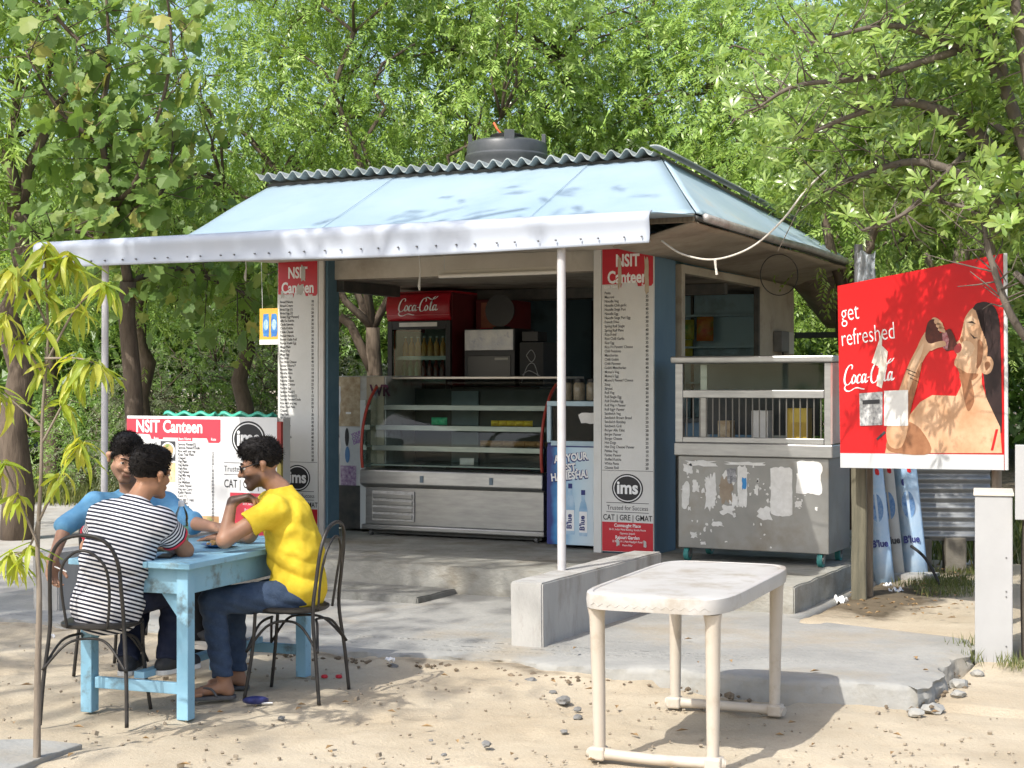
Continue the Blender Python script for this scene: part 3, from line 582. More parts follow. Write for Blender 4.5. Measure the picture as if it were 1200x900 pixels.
poly(fz, 'poster', ragged(.08, .93, .13, .5, 20, .4, 2), M_p[3], y=-.002); poly(fz, 'poster', ragged(.10, 1.2, .12, .32, 18, .3, 3), M_p[1], y=-.004); poly(fz, 'poster', ragged(.10, .73, .12, .3, 18, .5, 4), M_paper, y=-.005)
poly(fz, 'bottle_print', ell(.22, .86, .022, .085, 16), M_blk, y=-.006); poly(fz, 'bottle_print', ell(.225, .70, .026, .075, 16), mat('print_blue', (.10,.22,.42), rough=.6), y=-.006); poly(fz, 'poster', ragged(.235,1.08,.06,.02,8,.2,7), M_wht, y=-.004)
text(fz, 'YOUR\nCOOL\nDRINK', .27, -.005, .86, .045, mat('print_violet', (.30,.14,.42), rough=.6), 'lettering', 'LEFT', .9, .001, rot=(R(90), R(-18), 0), lead=.8)
text(fz, 'WR', .475, -.018, 1.24, .14, mat('print_maroon', (.08,.02,.05), rough=.6), 'lettering', 'LEFT', .9, .005)

# ------------------------------------------------------------------ curved glass display case
dc = thing('display_case', 'stainless steel bakery display case with curved glass and three shelves', 'display case', (-2.95, .40, .275))
L = 1.80
boxo('base', M_steel, dc, .02, L-.02, .02, .80, .10, .46, .006)
lip = MB().add([(0,-.05,.46),(L,-.05,.46),(L,.05,.415),(0,.05,.415),(0,-.045,.585),(L,-.045,.585),(L,.12,.60),(0,.12,.60)], [(3,2,1,0),(4,5,6,7),(0,1,5,4),(1,2,6,5),(2,3,7,6),(3,0,4,7)]).build('front_band', M_steel, dc, bevel=.01)
boxo('kick_rail', M_steel, dc, .0, L, -.02, .1, .055, .10, .01); boxo('under_tray', M_iron, dc, .05, L-.05, .05, .75, .02, .054)
vn = boxo('vent_panel', mat('vent_paint', (.55,.55,.53), (.38,.36,.33), 16, .6), dc, .10, .53, .004, .019, .135, .40, .004)
for i in range(4): boxo('louvre', M_steel, vn, .115, .515, -.012, .003, .155+i*.06, .195+i*.06, .004)
for x in (.62,1.30): poly(dc, 'sticker', rect(x, x+.035, .485, .545), mat('sticker_grey', (.12,.16,.19), rough=.5), y=-.0525)
prof = [(-.02,.60),(-.035,.70),(-.035,.82),(-.015,.95),(.03,1.08),(.11,1.21),(.23,1.32),(.38,1.385)]
cp = crom([(0, a, b) for a, b in prof], 5)
MB().grid(lambda u, v: (.03+(L-.06)*u, cp[min(int(v*35), 35)].y, cp[min(int(v*35), 35)].z), 1, 35).build('curved_glass', M_glass, dc, smooth=True)
M_trim = mat('red_trim', (.38,.05,.03), (.28,.04,.03), 12, .45)
for x in (.015, L-.015): MB().tube([(x, p.y, p.z) for p in cp], .014, 8).build('glass_trim', M_trim, dc, smooth=True)
for x in (.02, L-.02):
    pl = [(p.y, p.z) for p in cp] + [(.80,1.385),(.80,.60)]
    MB().prism(pl, Matrix.Translation((x,0,0)) @ Matrix(((0,0,1,0),(1,0,0,0),(0,1,0,0),(0,0,0,1))), .006).build('end_glass', M_glass, dc)
boxo('top_plate', mat('top_plate_steel', (.50,.46,.40), (.40,.37,.33), 4, .4, .7), dc, -.0, L, .34, .82, 1.388, 1.412, .006)
for x in (.02, L-.05): boxo('rear_post', M_steel, dc, x, x+.03, .77, .80, .6, 1.386)
boxo('rear_wall', mat('case_rear', (.045,.06,.055), (.07,.085,.08), 4, .4), dc, .05, L-.05, .765, .775, .6, 1.30); boxo('sliding_door', mat('case_door', (.22,.30,.32), (.16,.22,.24), 3, .35), dc, .50, .78, .74, .75, .63, 1.28)
for i, (z, y0) in enumerate(((.62,.04),(.78,.10),(.96,.16),(1.14,.24))):
    s = boxo('shelf', mat('shelf_glass', (.30,.35,.33), rough=.15, spec=.6), dc, .06, L-.06, y0, .73, z, z+.012, .002)
    if i: boxo('shelf_edge', M_steel, s, .05, L-.05, y0-.014, y0-.001, z-.028, z+.018, .003)
M_pk = [mat('pack_yellow', (.62,.48,.03), (.5,.3,.02), 20, .5), mat('pack_green', (.04,.35,.16), (.06,.5,.25), 20, .5), mat('pack_white', (.6,.6,.58), (.5,.45,.4), 20, .5), mat('bread_brown', (.34,.17,.06), (.45,.26,.11), 18, .7)]
def pillow(name, w, h, d, m, loc, label, cat, group, rz=0, parent=None):
    def fn(sgn): return lambda u, v: ((u-.5)*w, sgn*d*(math.sin(u*math.pi)*math.sin(v*math.pi))**.5, v*h)
    mb = MB().grid(fn(1), 8, 8).grid(fn(-1), 8, 8); return tag(mb.build(name, m, parent, smooth=True, loc=loc, rz=rz), label, cat, group)
r8 = random.Random(8)
for i, (x, z, k) in enumerate([(1.18,.972,0),(1.26,.972,0),(1.34,.972,0),(1.42,.972,0),(1.50,.972,0)]):
    pillow('snack_packet', .085, .05, .03, M_pk[k], (-2.95+x, .40+.30, .275+z+.004), 'small yellow packet lying on the case\'s middle shelf', 'packet', 'yellow packets in the display case')
for i, (x, z, k) in enumerate([(.55,.972,1),(.62,.972,1)]): pillow('green_packet', .09, .07, .03, M_pk[k], (-2.95+x, .40+.36, .275+z+.004), 'green packet on the shelf behind the case\'s curved glass', 'packet', 'green packets in the display case')
for i in range(6): pillow('bread_roll', .12, .05, .05, M_pk[3], (-2.95+1.05+.11*i, .40+.38, .275+.796), 'brown bread roll on a low shelf of the display case', 'bread', 'bread rolls in the display case')
pillow('paper_scrap', .14, .06, .01, M_pk[2], (-2.95+.95, .40+.2, .275+.636), 'crumpled white paper on the floor of the display case', 'paper', None)
for x, y in ((.06,.06),(L-.1,.06),(.06,.7),(L-.1,.7)):
    c = MB().tube([(x-.014,y,.026),(x+.014,y,.026)], .026, 14).build('caster', M_foot, dc); MB().b2(x-.02,x+.02,y-.01,y+.01,.045,.06).build('bracket', M_foot, c)

# ------------------------------------------------------------------ right hand chest cooler with blue print
def print_mat():
    m, n, l, b = _new('blue_print'); tc = n.new('ShaderNodeTexCoord'); sp = n.new('ShaderNodeSeparateXYZ'); l.new(tc.outputs['Object'], sp.inputs[0])
    rp = n.new('ShaderNodeValToRGB'); e = rp.color_ramp.elements; e[0].position = .0; e[0].color = (.015,.02,.14,1); e[1].position = 1; e[1].color = (.60,.68,.72,1)
    for p, c in ((.20,(.015,.025,.16,1)),(.30,(.03,.22,.48,1)),(.62,(.42,.58,.68,1))): k = e.new(p); k.color = c
    mr = n.new('ShaderNodeMapRange'); mr.inputs[1].default_value = 0; mr.inputs[2].default_value = .50
    nz = n.new('ShaderNodeTexNoise'); nz.inputs['Scale'].default_value = 7; l.new(tc.outputs['Object'], nz.inputs[0])
    md = n.new('ShaderNodeMath'); md.operation = 'MULTIPLY_ADD'; l.new(nz.outputs[0], md.inputs[0]); md.inputs[1].default_value = .12; l.new(sp.outputs[0], md.inputs[2])
    l.new(md.outputs[0], mr.inputs[0]); l.new(mr.outputs[0], rp.inputs[0]); l.new(rp.outputs[0], b.inputs['Base Color']); b.inputs['Roughness'].default_value = .35; return m
fc = thing('drinks_cooler', 'chest cooler with blue water bottle print beside the right pillar', 'cooler', (-1.00, .12, .275))
boxo('cabinet', mat('navy_enamel', (.03,.04,.17), rough=.4), fc, 0, .55, .006, .70, .03, .86, .01); boxo('printed_front', print_mat(), fc, .004, .55, -.006, .005, .035, .83, .002)
M_lb = mat('pale_blue_frame', (.33,.45,.52), (.40,.52,.58), 9, .45)
hd = boxo('glass_hood', mat('hood_inside', (.02,.022,.024), rough=.5), fc, .03, .55, .05, .62, .865, 1.17, .004)
boxo('hood_frame', M_lb, fc, 0, .55, .0, .05, 1.165, 1.205, .004); boxo('hood_frame', M_lb, fc, 0, .035, .0, .05, .865, 1.164, .004); boxo('hood_frame', M_lb, fc, .036, .55, .0, .05, .84, .88, .004); boxo('hood_top', M_lb, fc, 0, .55, .051, .66, 1.17, 1.20, .004)
boxo('hood_pane', glassmat('dark_pane', (.5,.55,.55), .45), fc, .036, .55, .02, .024, .88, 1.165, 0)
poly(fc, 'sticker', ragged(.36, 1.07, .17, .10, 14, .2, 5), M_paper, y=.018)
for i, (s, x, z, sz) in enumerate((('AT YOUR', .075, .70, .085), ('BEST,', .12, .625, .085), ('HAMESHA!', .045, .55, .085))):
    text(fc, s, x-.004, -.0068, z-.004, sz, mat('navy_ink', (.02,.03,.16), rough=.5), 'lettering', 'LEFT', .82, .009, rot=(R(90), R(-7), 0)); text(fc, s, x, -.0085, z, sz, M_wht, 'lettering', 'LEFT', .82, .003, rot=(R(90), R(-7), 0))
M_bt = mat('bottle_print_pale', (.45,.58,.68), (.18,.36,.55), 8, .4); M_nv = MATS['navy_ink']
def bottle_poly(cx, z0, h): return [(cx+a*h*.11*sg, z0+b*h) for sg, seq in ((1, ((.9,0),(1,.05),(.9,.3),(1,.5),(1,.62),(.7,.78),(.42,.86),(.42,1))), (-1, ((.42,1),(.42,.86),(.7,.78),(1,.62),(1,.5),(.9,.3),(1,.05),(.9,0)))) for a, b in seq]
for cx, z0, h in ((.215,.12,.38),(.33,.11,.34)):
    poly(fc, 'bottle_print', bottle_poly(cx, z0, h), M_bt, y=-.007); poly(fc, 'cap_print', rect(cx-.018, cx+.018, z0+h-.005, z0+h+.035), M_nv, y=-.008); poly(fc, 'label_print', rect(cx-.035, cx+.035, z0+.03, z0+.20), M_wht, y=-.008)
    text(fc, "B'lue", cx+.012, -.0095, z0+.045, .062, M_nv, 'lettering', 'LEFT', 1, .002, rot=(R(90), R(-90), 0))
for i in range(3): poly(fc, 'splash_print', [(.40+.05*i+.02*math.cos(a/9*6.28)+.04*math.sin(a/9*3.1), .18+.07*i+.12*math.sin(a/9*6.28)) for a in range(9)], M_bt if i != 1 else M_wht, y=-.0065-.0003*i, depth=.0002)
text(fc, "B'lue", .43, -.0085, .055, .075, M_nv, 'lettering', 'LEFT', .9, .003)

# ------------------------------------------------------------------ red cooler with glass door
M_cred = mat('cooler_red', (.40,.012,.022), (.34,.01,.02), 5, .3)
cf = thing('bottle_cooler', 'tall red and black glass door drinks cooler with script wordmark', 'fridge', (-3.235, 1.35, .275))
W = .68; H = 2.20
boxo('side_wall', mat('dull_maroon', (.12,.012,.015), (.09,.01,.012), 5, .5), cf, W-.03, W, .0, .65, 0, H, .004); boxo('side_wall', M_cred, cf, 0, .03, .0, .65, 0, H, .004); boxo('back_wall', mat('cooler_inside', (.42,.45,.43), rough=.5), cf, .031, W-.031, .62, .65, 0, H); boxo('top_wall', M_cred, cf, .0, W, 0, .65, H+.002, H+.02)
hd = MB().grid(lambda u, v: (W*u, -.02-.035*math.sin(v*math.pi), 1.945+.255*v), 2, 10).build('header_panel', M_cred, cf, smooth=True, solid=.02)
wordmark(cf, FM(.115, -.0765, 1.995), .47, M_wht)
poly(cf, 'header_stripe', rect(.0, W, 1.99, 1.996), mat('pink_stripe', (.55,.12,.13), rough=.4), y=-.062)
for a in ((0,.05,.0,1.94),(W-.05,W,.0,1.94),(.051,W-.051,1.86,1.94),(.051,W-.051,.0,.35)): boxo('door_frame', M_dark, cf, a[0], a[1], -.04, -.002, a[2], a[3], .003)
boxo('door_pane', M_glass, cf, .051, W-.051, -.025, -.021, .351, 1.859, 0)
poly(cf, 'price_strip', rect(.13,.54,1.885,1.925), M_paper, y=-.043)
for z in (.8,1.1,1.36,1.58):
    boxo('shelf', mat('shelf_white', (.55,.58,.56), rough=.4), cf, .035, W-.035, .06, .60, z, z+.012); boxo('shelf_lip', MATS['shelf_white'], cf, .035, W-.035, .045, .058, z-.008, z+.03)
boxo('inner_liner', MATS['cooler_inside'], cf, .032, .045, .05, .60, .36, 1.85)
def bottle_mesh(name, m, h, r):
    o = MB().lathe([(r*.9,0),(r,.01*h),(r,.55*h),(r*.75,.68*h),(r*.38,.80*h),(r*.36,.97*h),(r*.42,h)], 10).build(name, m, None, smooth=40); return o
M_amb = mat('amber_drink', (.45,.20,.04), (.55,.32,.10), 9, .2); M_cola = mat('cola_drink', (.09,.02,.012), (.2,.03,.02), 12, .2); M_grn = mat('green_drink', (.05,.16,.08), (.1,.25,.13), 9, .2)
proto = None
def bottle(loc, m, label, group, h=.2, r=.03):
    o = bottle_mesh('drink_bottle', m, h, r); o.location = loc; tag(o, label, 'bottle', group)
    c = MB().lathe([(r*.46,h*.955),(r*.46,h*1.01),(r*.2,h*1.015)], 8).build('cap', M_wht, o)
for i in range(8): bottle((-3.235+.10+i*.068, 1.35+.13, .275+1.594), M_amb, 'amber drink bottle in the upper row inside the red cooler', 'amber bottles in the cooler')
for i in range(5): bottle((-3.235+.30+i*.068, 1.35+.13, .275+1.374), M_cola, 'dark cola bottle in the lower row inside the red cooler', 'cola bottles in the cooler', .22)
for i in range(3): bottle((-3.235+.09+i*.068, 1.35+.13, .275+1.374), M_grn, 'green drink bottle at left of the red cooler\'s lower row', 'green bottles in the cooler', .22)

# second red fridge behind, oven, scribbled box, speaker
bf = thing('red_fridge', 'dark red fridge with faded orange side panel behind the glass door cooler', 'fridge', (-2.52, 1.75, .275))
boxo('cabinet', mat('dull_maroon', (.12,.012,.015), (.09,.01,.012), 5, .5), bf, 0, .30, 0, .6, 0, 2.15, .01); poly(bf, 'faded_panel', rect(.06,.24,1.55,2.12), mat('faded_orange', (.30,.11,.06), (.22,.07,.04), 9, .6), y=-.002)
for z in (1.62,1.86): boxo('strap', M_cred, bf, .05, .25, -.012, -.004, z, z+.02, .002)
ov = thing('oven', 'black oven with torn foil covered door on the back counter', 'oven', (-2.40, 1.30, 1.60))
boxo('body', M_dark, ov, 0, .52, 0, .42, 0, .53, .006); boxo('foil_panel', mat('torn_foil', (.45,.44,.41), (.30,.31,.33), 7, .4, .5, bump=.6, bscale=25, c3=(.10,.13,.19), s3=6, t3=(.6,.7)), ov, .01, .51, -.012, -.002, .33, .52, .003)
boxo('door', mat('smoky_glass', (.016,.018,.018), rough=.25), ov, .04, .48, -.008, -.002, .05, .28, .003); boxo('display', mat('oven_display', (.28,.27,.24), rough=.4), ov, .32, .46, -.013, -.009, .24, .262, .001)
tag(boxo('counter_shelf', M_iron, None, -2.5, -1.6, 1.25, 1.8, 1.52, 1.595), 'dark back counter behind the display case carrying the oven', 'counter')
spk = thing('round_fan', 'black round table fan on top of the oven', 'fan', (-2.10, 1.48, 2.13))
MB().tube([(0,-.05,.17),(0,.03,.17)], [.15,.12], 24).build('fan_cage', M_dark, spk, smooth=40); MB().lathe([(.09,0),(.08,.02),(.02,.03),(.02,.12)], 16).build('stand', M_dark, spk, smooth=40)
sbx = thing('scribbled_box', 'dark cardboard box with white scribbled drawing beside the oven', 'box', (-1.84, 1.32, 1.60))
boxo('carton', mat('dark_card', (.02,.021,.022), (.03,.03,.03), 6, .7), sbx, 0, .24, 0, .3, 0, .40, .004)
mbx = MB()
for st in (((.02,.03),(.08,.18),(.15,.20),(.20,.05)),((.07,.28),(.12,.33),(.16,.27),(.12,.22),(.07,.28)),((.03,.10),(.10,.14),(.21,.09))): mbx.tube([(p.x, -.002, p.y) for p in crom([(a,b,0) for a,b in st], 6)], .004, 5)
mbx.build('scribble', mat('chalk', (.30,.30,.30), rough=.8), sbx); boxo('lid_stack', M_dark, sbx, .0, .16, .05, .25, .41, .50)
# cardboard carton and jars on counter right of the case
for i, (x, z) in enumerate(((-1.02,1.50),(-.90,1.50),(-.78,1.50))):
    j = thing('glass_jar', ('left', 'middle', 'right')[i] + ' one of three small dark lidded jars on the blue cooler', 'jar', (x, .55, 1.482), 0, 'jars on the cooler')
    MB().lathe([(.045,0),(.05,.01),(.05,.13),(.04,.15)], 14).build('jar_body', mat('jar_glass', (.20,.17,.12), (.35,.3,.22), 20, .2), j, smooth=40); MB().lathe([(.046,.151),(.046,.18),(.03,.185)], 14).build('lid', M_dark, j, smooth=40)
M_chip = [mat('chip_red', (.40,.06,.03), (.5,.3,.05), 13, .4, c3=(.10,.30,.06), s3=7), mat('chip_green', (.06,.25,.05), (.5,.42,.06), 11, .4), mat('chip_yellow', (.5,.40,.04), (.2,.35,.06), 12, .4)]
for i, (px, py, w, h, k, lab) in enumerate(((832,400,.17,.25,0,'red and green crisp packet on the teal shelf, right one'), (807,398,.15,.20,1,'green crisp packet on the teal shelf beside the window frame'), (806,418,.13,.17,2,'yellow green crisp packet below the two others'))):
    d = 16.1; p = pt(px, py, d); pillow('crisp_packet', w, h, .03, M_chip[k], (p.x, 3.56, p.z), lab, 'crisp packet', 'crisp packets on the inner shelves', rz=.2)
for i, z in enumerate((1.55, 1.72, 1.88, 2.02)): pillow('crisp_packet', .12, .15, .03, M_chip[(i+1) % 3], (-.86+.02*i, 2.4, z), 'hanging crisp packet strip left of the right pillar, packet %s from the bottom' % ('first','second','third','top')[i], 'crisp packet', 'crisp packets hanging by the right pillar', rz=.4)
# ------------------------------------------------------------------ stainless cart
ct = thing('food_cart', 'stainless steel food cart with barred window and torn paper scraps', 'cart', (.27, -.28, .275))
W, D = 1.215, .62
M_bar = mat('dull_bar', (.20,.19,.17), rough=.5, metal=.6)
M_cart = mat('cart_steel', (.22,.22,.21), (.31,.305,.285), 2.2, .42, .7, bump=.05, bscale=6, c3=(.22,.195,.16), s3=2.5, t3=(.5,.72), rvar=.12)
boxo('cabinet', M_cart, ct, .02, W-.03, .015, D, .10, .80, .006); boxo('ledge', M_steel, ct, -.005, W+.005, -.012, D+.01, .802, .90, .008)
for x in (.0, W-.06): 
    for y in (0., D-.06): boxo('post', M_steel, ct, x, x+.06, y, y+.06, .902, 1.50, .004)
boxo('top_rim', M_steel, ct, -.03, W+.02, -.03, D+.02, 1.502, 1.555, .012); boxo('cross_rail', M_steel, ct, .061, W-.061, .0, .05, 1.24, 1.30, .005); boxo('cross_rail', M_steel, ct, .061, W-.061, .0, .05, .902, .945, .005)
boxo('top_pane', M_glass, ct, .061, W-.061, .02, .025, 1.301, 1.50, 0); boxo('back_panel', mat('smoked_panel', (.07,.08,.085), (.1,.11,.11), 5, .4), ct, .061, W-.061, D-.05, D-.045, 1.30, 1.50); boxo('back_panel', mat('cart_inner_shade', (.05,.055,.06), (.09,.09,.085), 6, .6), ct, .061, W-.25, D-.05, D-.045, .946, 1.235)  # lower dark panel added to stand for the shade inside the cart
for i in range(21):
    x = .085+i*.052; MB().tube([(x,.026,.946),(x,.026,1.239)], .0055, 6).build('bar', M_bar, ct)
boxo('side_plate', mat('red_reflection_steel', (.50,.20,.18), (.45,.40,.38), 3, .35, .7), ct, W+.001, W+.004, .062, D-.062, .91, 1.50); boxo('side_strip', MATS['red_reflection_steel'], ct, W-.012, W+.004, -.004, .06, .905, 1.50, .002)  # red reflection on the steel painted into its colour
M_sc = mat('paper_scrap', (.66,.655,.63), (.55,.54,.51), 25, .9, bump=.2)
Y = .0125
scr = [(.83,.55,.17,.37,.06,1),(1.04,.66,.20,.26,.15,2),(.28,.53,.10,.30,.35,3),(.08,.50,.07,.22,.3,4),(.53,.58,.08,.32,.12,5),(.70,.38,.14,.12,.5,6),(.43,.64,.12,.12,.5,7),(.20,.745,.28,.05,.5,8),(.55,.75,.34,.03,.5,9),(.10,.70,.09,.10,.5,10),(.42,.40,.15,.09,.6,11),(.33,.29,.12,.04,.5,12),(.16,.57,.06,.11,.5,13),(.47,.47,.07,.12,.5,14),(.64,.56,.04,.10,.5,15),(.96,.46,.06,.06,.5,16),(.15,.20,.07,.06,.55,17),(.22,.14,.05,.03,.5,18)]
for x, z, w, h, a, s in scr: poly(ct, 'paper_scrap', ragged(x, z, w, h, 34 if w*h > .02 else 18, a, s), M_sc, y=Y, depth=.0008)
poly(ct, 'blue_mark', ragged(.545,.60,.04,.10,14,.3,3), mat('blue_ink_mark', (.03,.2,.45), rough=.6), y=Y-.002); poly(ct, 'print_scrap', ragged(.45,.66,.09,.13,18,.4,23), mat('newsprint', (.10,.10,.11), (.4,.4,.4), 45, .8), y=Y-.0015); poly(ct, 'brown_stain', ragged(.40,.55,.12,.22,24,.4,31), mat('glue_stain', (.22,.17,.12), (.30,.25,.19), 8, .7), y=Y-.0003)
sx_ = MB(); rs_ = random.Random(55)
for i in range(90):                                     # small torn shreds left by old posters
    cx, cz = rs_.choice(((.30,.5),(.45,.45),(.6,.6),(.12,.6),(.7,.42),(.2,.25),(.95,.55))); cx += rs_.gauss(0,.07); cz += rs_.gauss(0,.10); w_ = rs_.uniform(.006,.03)
    if .03 < cx < W-.05 and .12 < cz < .78: sx_.prism(ragged(cx, cz, w_, w_*rs_.uniform(.5,2.2), 9, .6, i), FM(0, Y-.0006, 0), .0005)
tag(sx_.build('paper_shreds', M_sc, ct), kind='stuff')
M_cy = mat('cyan_rubber', (.04,.20,.185), rough=.6)
for x, y in ((.08,.06),(W-.10,.06),(.08,D-.06),(W-.10,D-.06)):
    w = MB().tube([(x-.018,y,.052),(x+.018,y,.052)], .052, 20).build('wheel', M_cy, ct, smooth=40); MB().tube([(x-.022,y,.052),(x+.022,y,.052)], .030, 14).build('hub', M_steel, w, smooth=40)
    MB().add([(x-.026,y-.015,.05),(x-.026,y+.015,.05),(x-.026,y+.02,.10),(x-.026,y-.02,.10),(x+.026,y-.015,.05),(x+.026,y+.015,.05),(x+.026,y+.02,.10),(x+.026,y-.02,.10)], [(0,1,2,3),(7,6,5,4),(3,2,6,7)]).build('fork', M_foot, w, solid=.004)
# things stored inside the cart, seen through the bars
for i, (x, w, h, m, lab) in enumerate(((.25,.10,.16,M_p[0],'brown paper bag inside the cart at left'), (.52,.13,.24,M_paper,'stack of white papers inside the cart'), (.80,.16,.26,mat('yellow_card', (.5,.34,.05), (.4,.28,.06), 9, .7),'yellow carton inside the cart behind the bars'))):
    tag(boxo('stored_box', m, None, .27+x, .27+x+w, -.02, .10, 1.178, 1.178+h, .004), lab, 'box')

# ------------------------------------------------------------------ red poster on its frame
A, B_, C_, D_ = pt(980,335,11.0), pt(1175,297,9.8), pt(1175,551,9.8), pt(985,548,11.0)     # tl, tr, br, bl
ex = ((B_-A)+(C_-D_)).normalized(); ez = ((A-D_)+(B_-C_)); ez = (ez - ex*ez.dot(ex)).normalized(); nrm = ex.cross(ez)
sg = thing('red_poster', 'large red soft drink poster of a woman drinking from a bottle', 'poster'); sg.matrix_world = Matrix(((ex.x,ez.x,nrm.x,D_.x),(ex.y,ez.y,nrm.y,D_.y),(ex.z,ez.z,nrm.z,D_.z),(0,0,0,1)))
inv = sg.matrix_world.inverted(); c4 = [inv @ p for p in (D_, C_, B_, A)]
def Q(px, py):                                          # position on the sheet from its own layout drawing (corner mapped)
    lo = np.array([[985,548],[1175,551],[1175,297],[980,335]], float)
    u, v = .5, .5
    for _ in range(12):
        f = lo[0]*(1-u)*(1-v)+lo[1]*u*(1-v)+lo[2]*u*v+lo[3]*(1-u)*v - np.array([px,py]); du = (lo[1]-lo[0])*(1-v)+(lo[2]-lo[3])*v; dv = (lo[3]-lo[0])*(1-u)+(lo[2]-lo[1])*u
        s = np.linalg.solve(np.stack([du,dv],1), -f); u += s[0]; v += s[1]
    uu = u*11.0/(u*11.0+(1-u)*9.8)
    p = (c4[0]*(1-uu)+c4[1]*uu)*(1-v) + (c4[3]*(1-uu)+c4[2]*uu)*v
    return (p.x, p.y)
IM = Matrix.Identity(4)
def sp_(name, pts, m, z, smooth=0, hole=None):
    q = [Q(*p) for p in pts]
    if smooth: q = [(v.x, v.y) for v in crom([(a,b,0) for a,b in q], smooth, True)]
    return MB().prism(q, Matrix.Translation((0,0,z)), .0015).build(name, m, sg)
M_pr = mat('poster_red', (.62,.012,.014), (.56,.012,.014), 3, .4)
sheet = MB().prism([(p.x,p.y) for p in c4], IM, .02).build('sheet', M_pr, sg)
M_sk = mat('print_skin', (.44,.235,.12), (.66,.43,.27), 4, .5, c3=(.30,.14,.07), s3=5, t3=(.56,.75)); M_sk2 = mat('print_skin_shade', (.22,.09,.04), (.36,.17,.085), 8, .5); M_hair = mat('print_hair', (.02,.012,.012), (.04,.022,.02), 9, .4)
sp_('white_band', [(985,548),(1175,551),(1175.0,533),(984.6,531)], mat('band_white', (.50,.51,.51), rough=.45), .0016)
# figure: hair, shoulder and arm, face, bottle
sp_('hair_print', [(1141,362),(1150,354),(1161,356),(1169,368),(1172,400),(1173,500),(1168,500),(1158,480),(1152,440),(1150,400)], M_hair, .0030, 5)
sp_('skin_print', [(1037,531),(1040,516),(1050,500),(1064,488),(1078,471),(1092,463),(1120,464),(1126,452),(1124,438),(1136,422),(1150,428),(1150,450),(1156,468),(1171,500),(1173,531)], M_sk, .0032, 0)
sp_('skin_print', [(1038,522),(1050,531),(1090,531),(1080,505),(1064,494),(1050,498)], M_sk2, .0034, 4)
sp_('skin_print', [(1042,522),(1039,500),(1054,455),(1064,428),(1074,408),(1080,395),(1088,383),(1092,373),(1098,373),(1104,380),(1100,392),(1106,400),(1103,405),(1094,407),(1084,418),(1074,440),(1066,470),(1064,500),(1056,524)], M_sk, .0036, 4)
sp_('face_print', [(1140,361),(1131,372),(1127,388),(1124,398),(1120,402),(1123,406),(1119,411),(1121,416),(1118,424),(1120,430),(1132,437),(1146,438),(1154,428),(1157,410),(1155,385),(1150,366)], M_sk, .0038, 4)
sp_('hair_print', [(1140,361),(1150,356),(1158,362),(1163,395),(1160,412),(1156,402),(1153,384),(1148,368)], M_hair, .0042, 4)
sp_('ear_print', [(1152,420),(1160,418),(1164,426),(1160,437),(1152,438),(1149,430)], M_sk, .0046, 4); sp_('ear_print', [(1154,425),(1159,424),(1160,429),(1155,434)], M_sk2, .0050, 4)
sp_('brow_print', [(1133,378),(1139,376),(1144,380),(1139,378.5)], M_hair, .0046); sp_('eye_print', [(1136,390),(1142,395),(1146,396),(1141,397)], M_hair, .0046); sp_('lip_print', [(1118,407),(1124,402),(1127,407),(1124,413),(1119,413)], mat('print_lip', (.35,.05,.05), rough=.5), .0046, 3)
sp_('jaw_shade_print', [(1122,431),(1133,437),(1146,438),(1140,445),(1128,443)], M_sk2, .0041, 3); sp_('nose_shade_print', [(1124,398),(1127,394),(1129,399),(1126,402)], M_sk2, .0046)
sp_('bottle_print', [(1084,394),(1087,378),(1094,374),(1100,380),(1101,390),(1108,387),(1114,386),(1120,399),(1122,409),(1115,410),(1108,411),(1104,402),(1096,402),(1088,402)], mat('print_cola', (.05,.015,.012), (.12,.03,.02), 14, .4), .0044, 3)
sp_('label_print', [(1104,391),(1109,389),(1112,398),(1110,410),(1105,408)], mat('print_wine', (.28,.05,.06), (.5,.3,.3), 60, .4), .0050)
for k in range(3): sp_('finger_print', [(1096+k*3,374+k*4),(1104+k*1.5,378+k*4),(1104+k*1.5,382+k*4),(1095+k*2,379+k*4)], M_sk, .0052, 3)
sp_('thumb_print', [(1090,404),(1100,400),(1107,400),(1108,405),(1098,408),(1090,411)], M_sk, .0054, 3); sp_('strap_print', [(1166,503),(1169,503),(1163,528),(1160,528)], M_pr, .0042)
for k in range(3): sp_('bracelet_print', [(1062+k*2,432+k*5),(1074+k*1,437+k*5),(1074+k,438+k*5),(1062+k*2,433.2+k*5)], M_hair, .0048)
sp_('shade_print', [(1124,440),(1134,438),(1139,452),(1141,470),(1134,482),(1129,466),(1127,452)], M_sk2, .0040, 4); sp_('shade_print', [(1062,470),(1072,440),(1080,424),(1076,446),(1068,476),(1063,498)], M_sk2, .0048, 4); sp_('shade_print', [(1146,398),(1152,404),(1150,424),(1144,432),(1145,414)], M_sk2, .0040, 4)
M_hl = mat('print_highlight', (.60,.39,.24), (.66,.46,.30), 9, .5)
sp_('highlight_print', [(1131,376),(1138,370),(1143,376),(1138,382),(1132,384)], M_hl, .0044, 4); sp_('highlight_print', [(1127,402),(1136,400),(1142,408),(1136,418),(1128,414)], M_hl, .0044, 4); sp_('highlight_print', [(1066,432),(1074,414),(1082,402),(1080,414),(1072,434),(1064,456)], M_hl, .0046, 4)
for k in range(5): sp_('hair_strand_print', [(1143+k*2,362+k),(1146+k*2,362),(1152+k,384+3*k),(1150+k,385+3*k)], M_hair, .0052)
def stext(s, px, py, size, bold=0, ang=-4):
    q = Q(px, py); o = text(sg, s, q[0], q[1], .0022, size, M_wht, 'lettering', 'LEFT', .80, bold, rot=(0,0,R(1.5))); return o
stext('get', 985, 377, .175, -.0015); stext('refreshed', 985, 406, .165, -.0015)
q = Q(986, 461); wordmark(sg, Matrix.Translation((q[0], q[1]+.02, .003)), .52, M_wht)
M_rip = mat('ripped_paper', (.66,.62,.55), (.50,.44,.36), 14, .9)
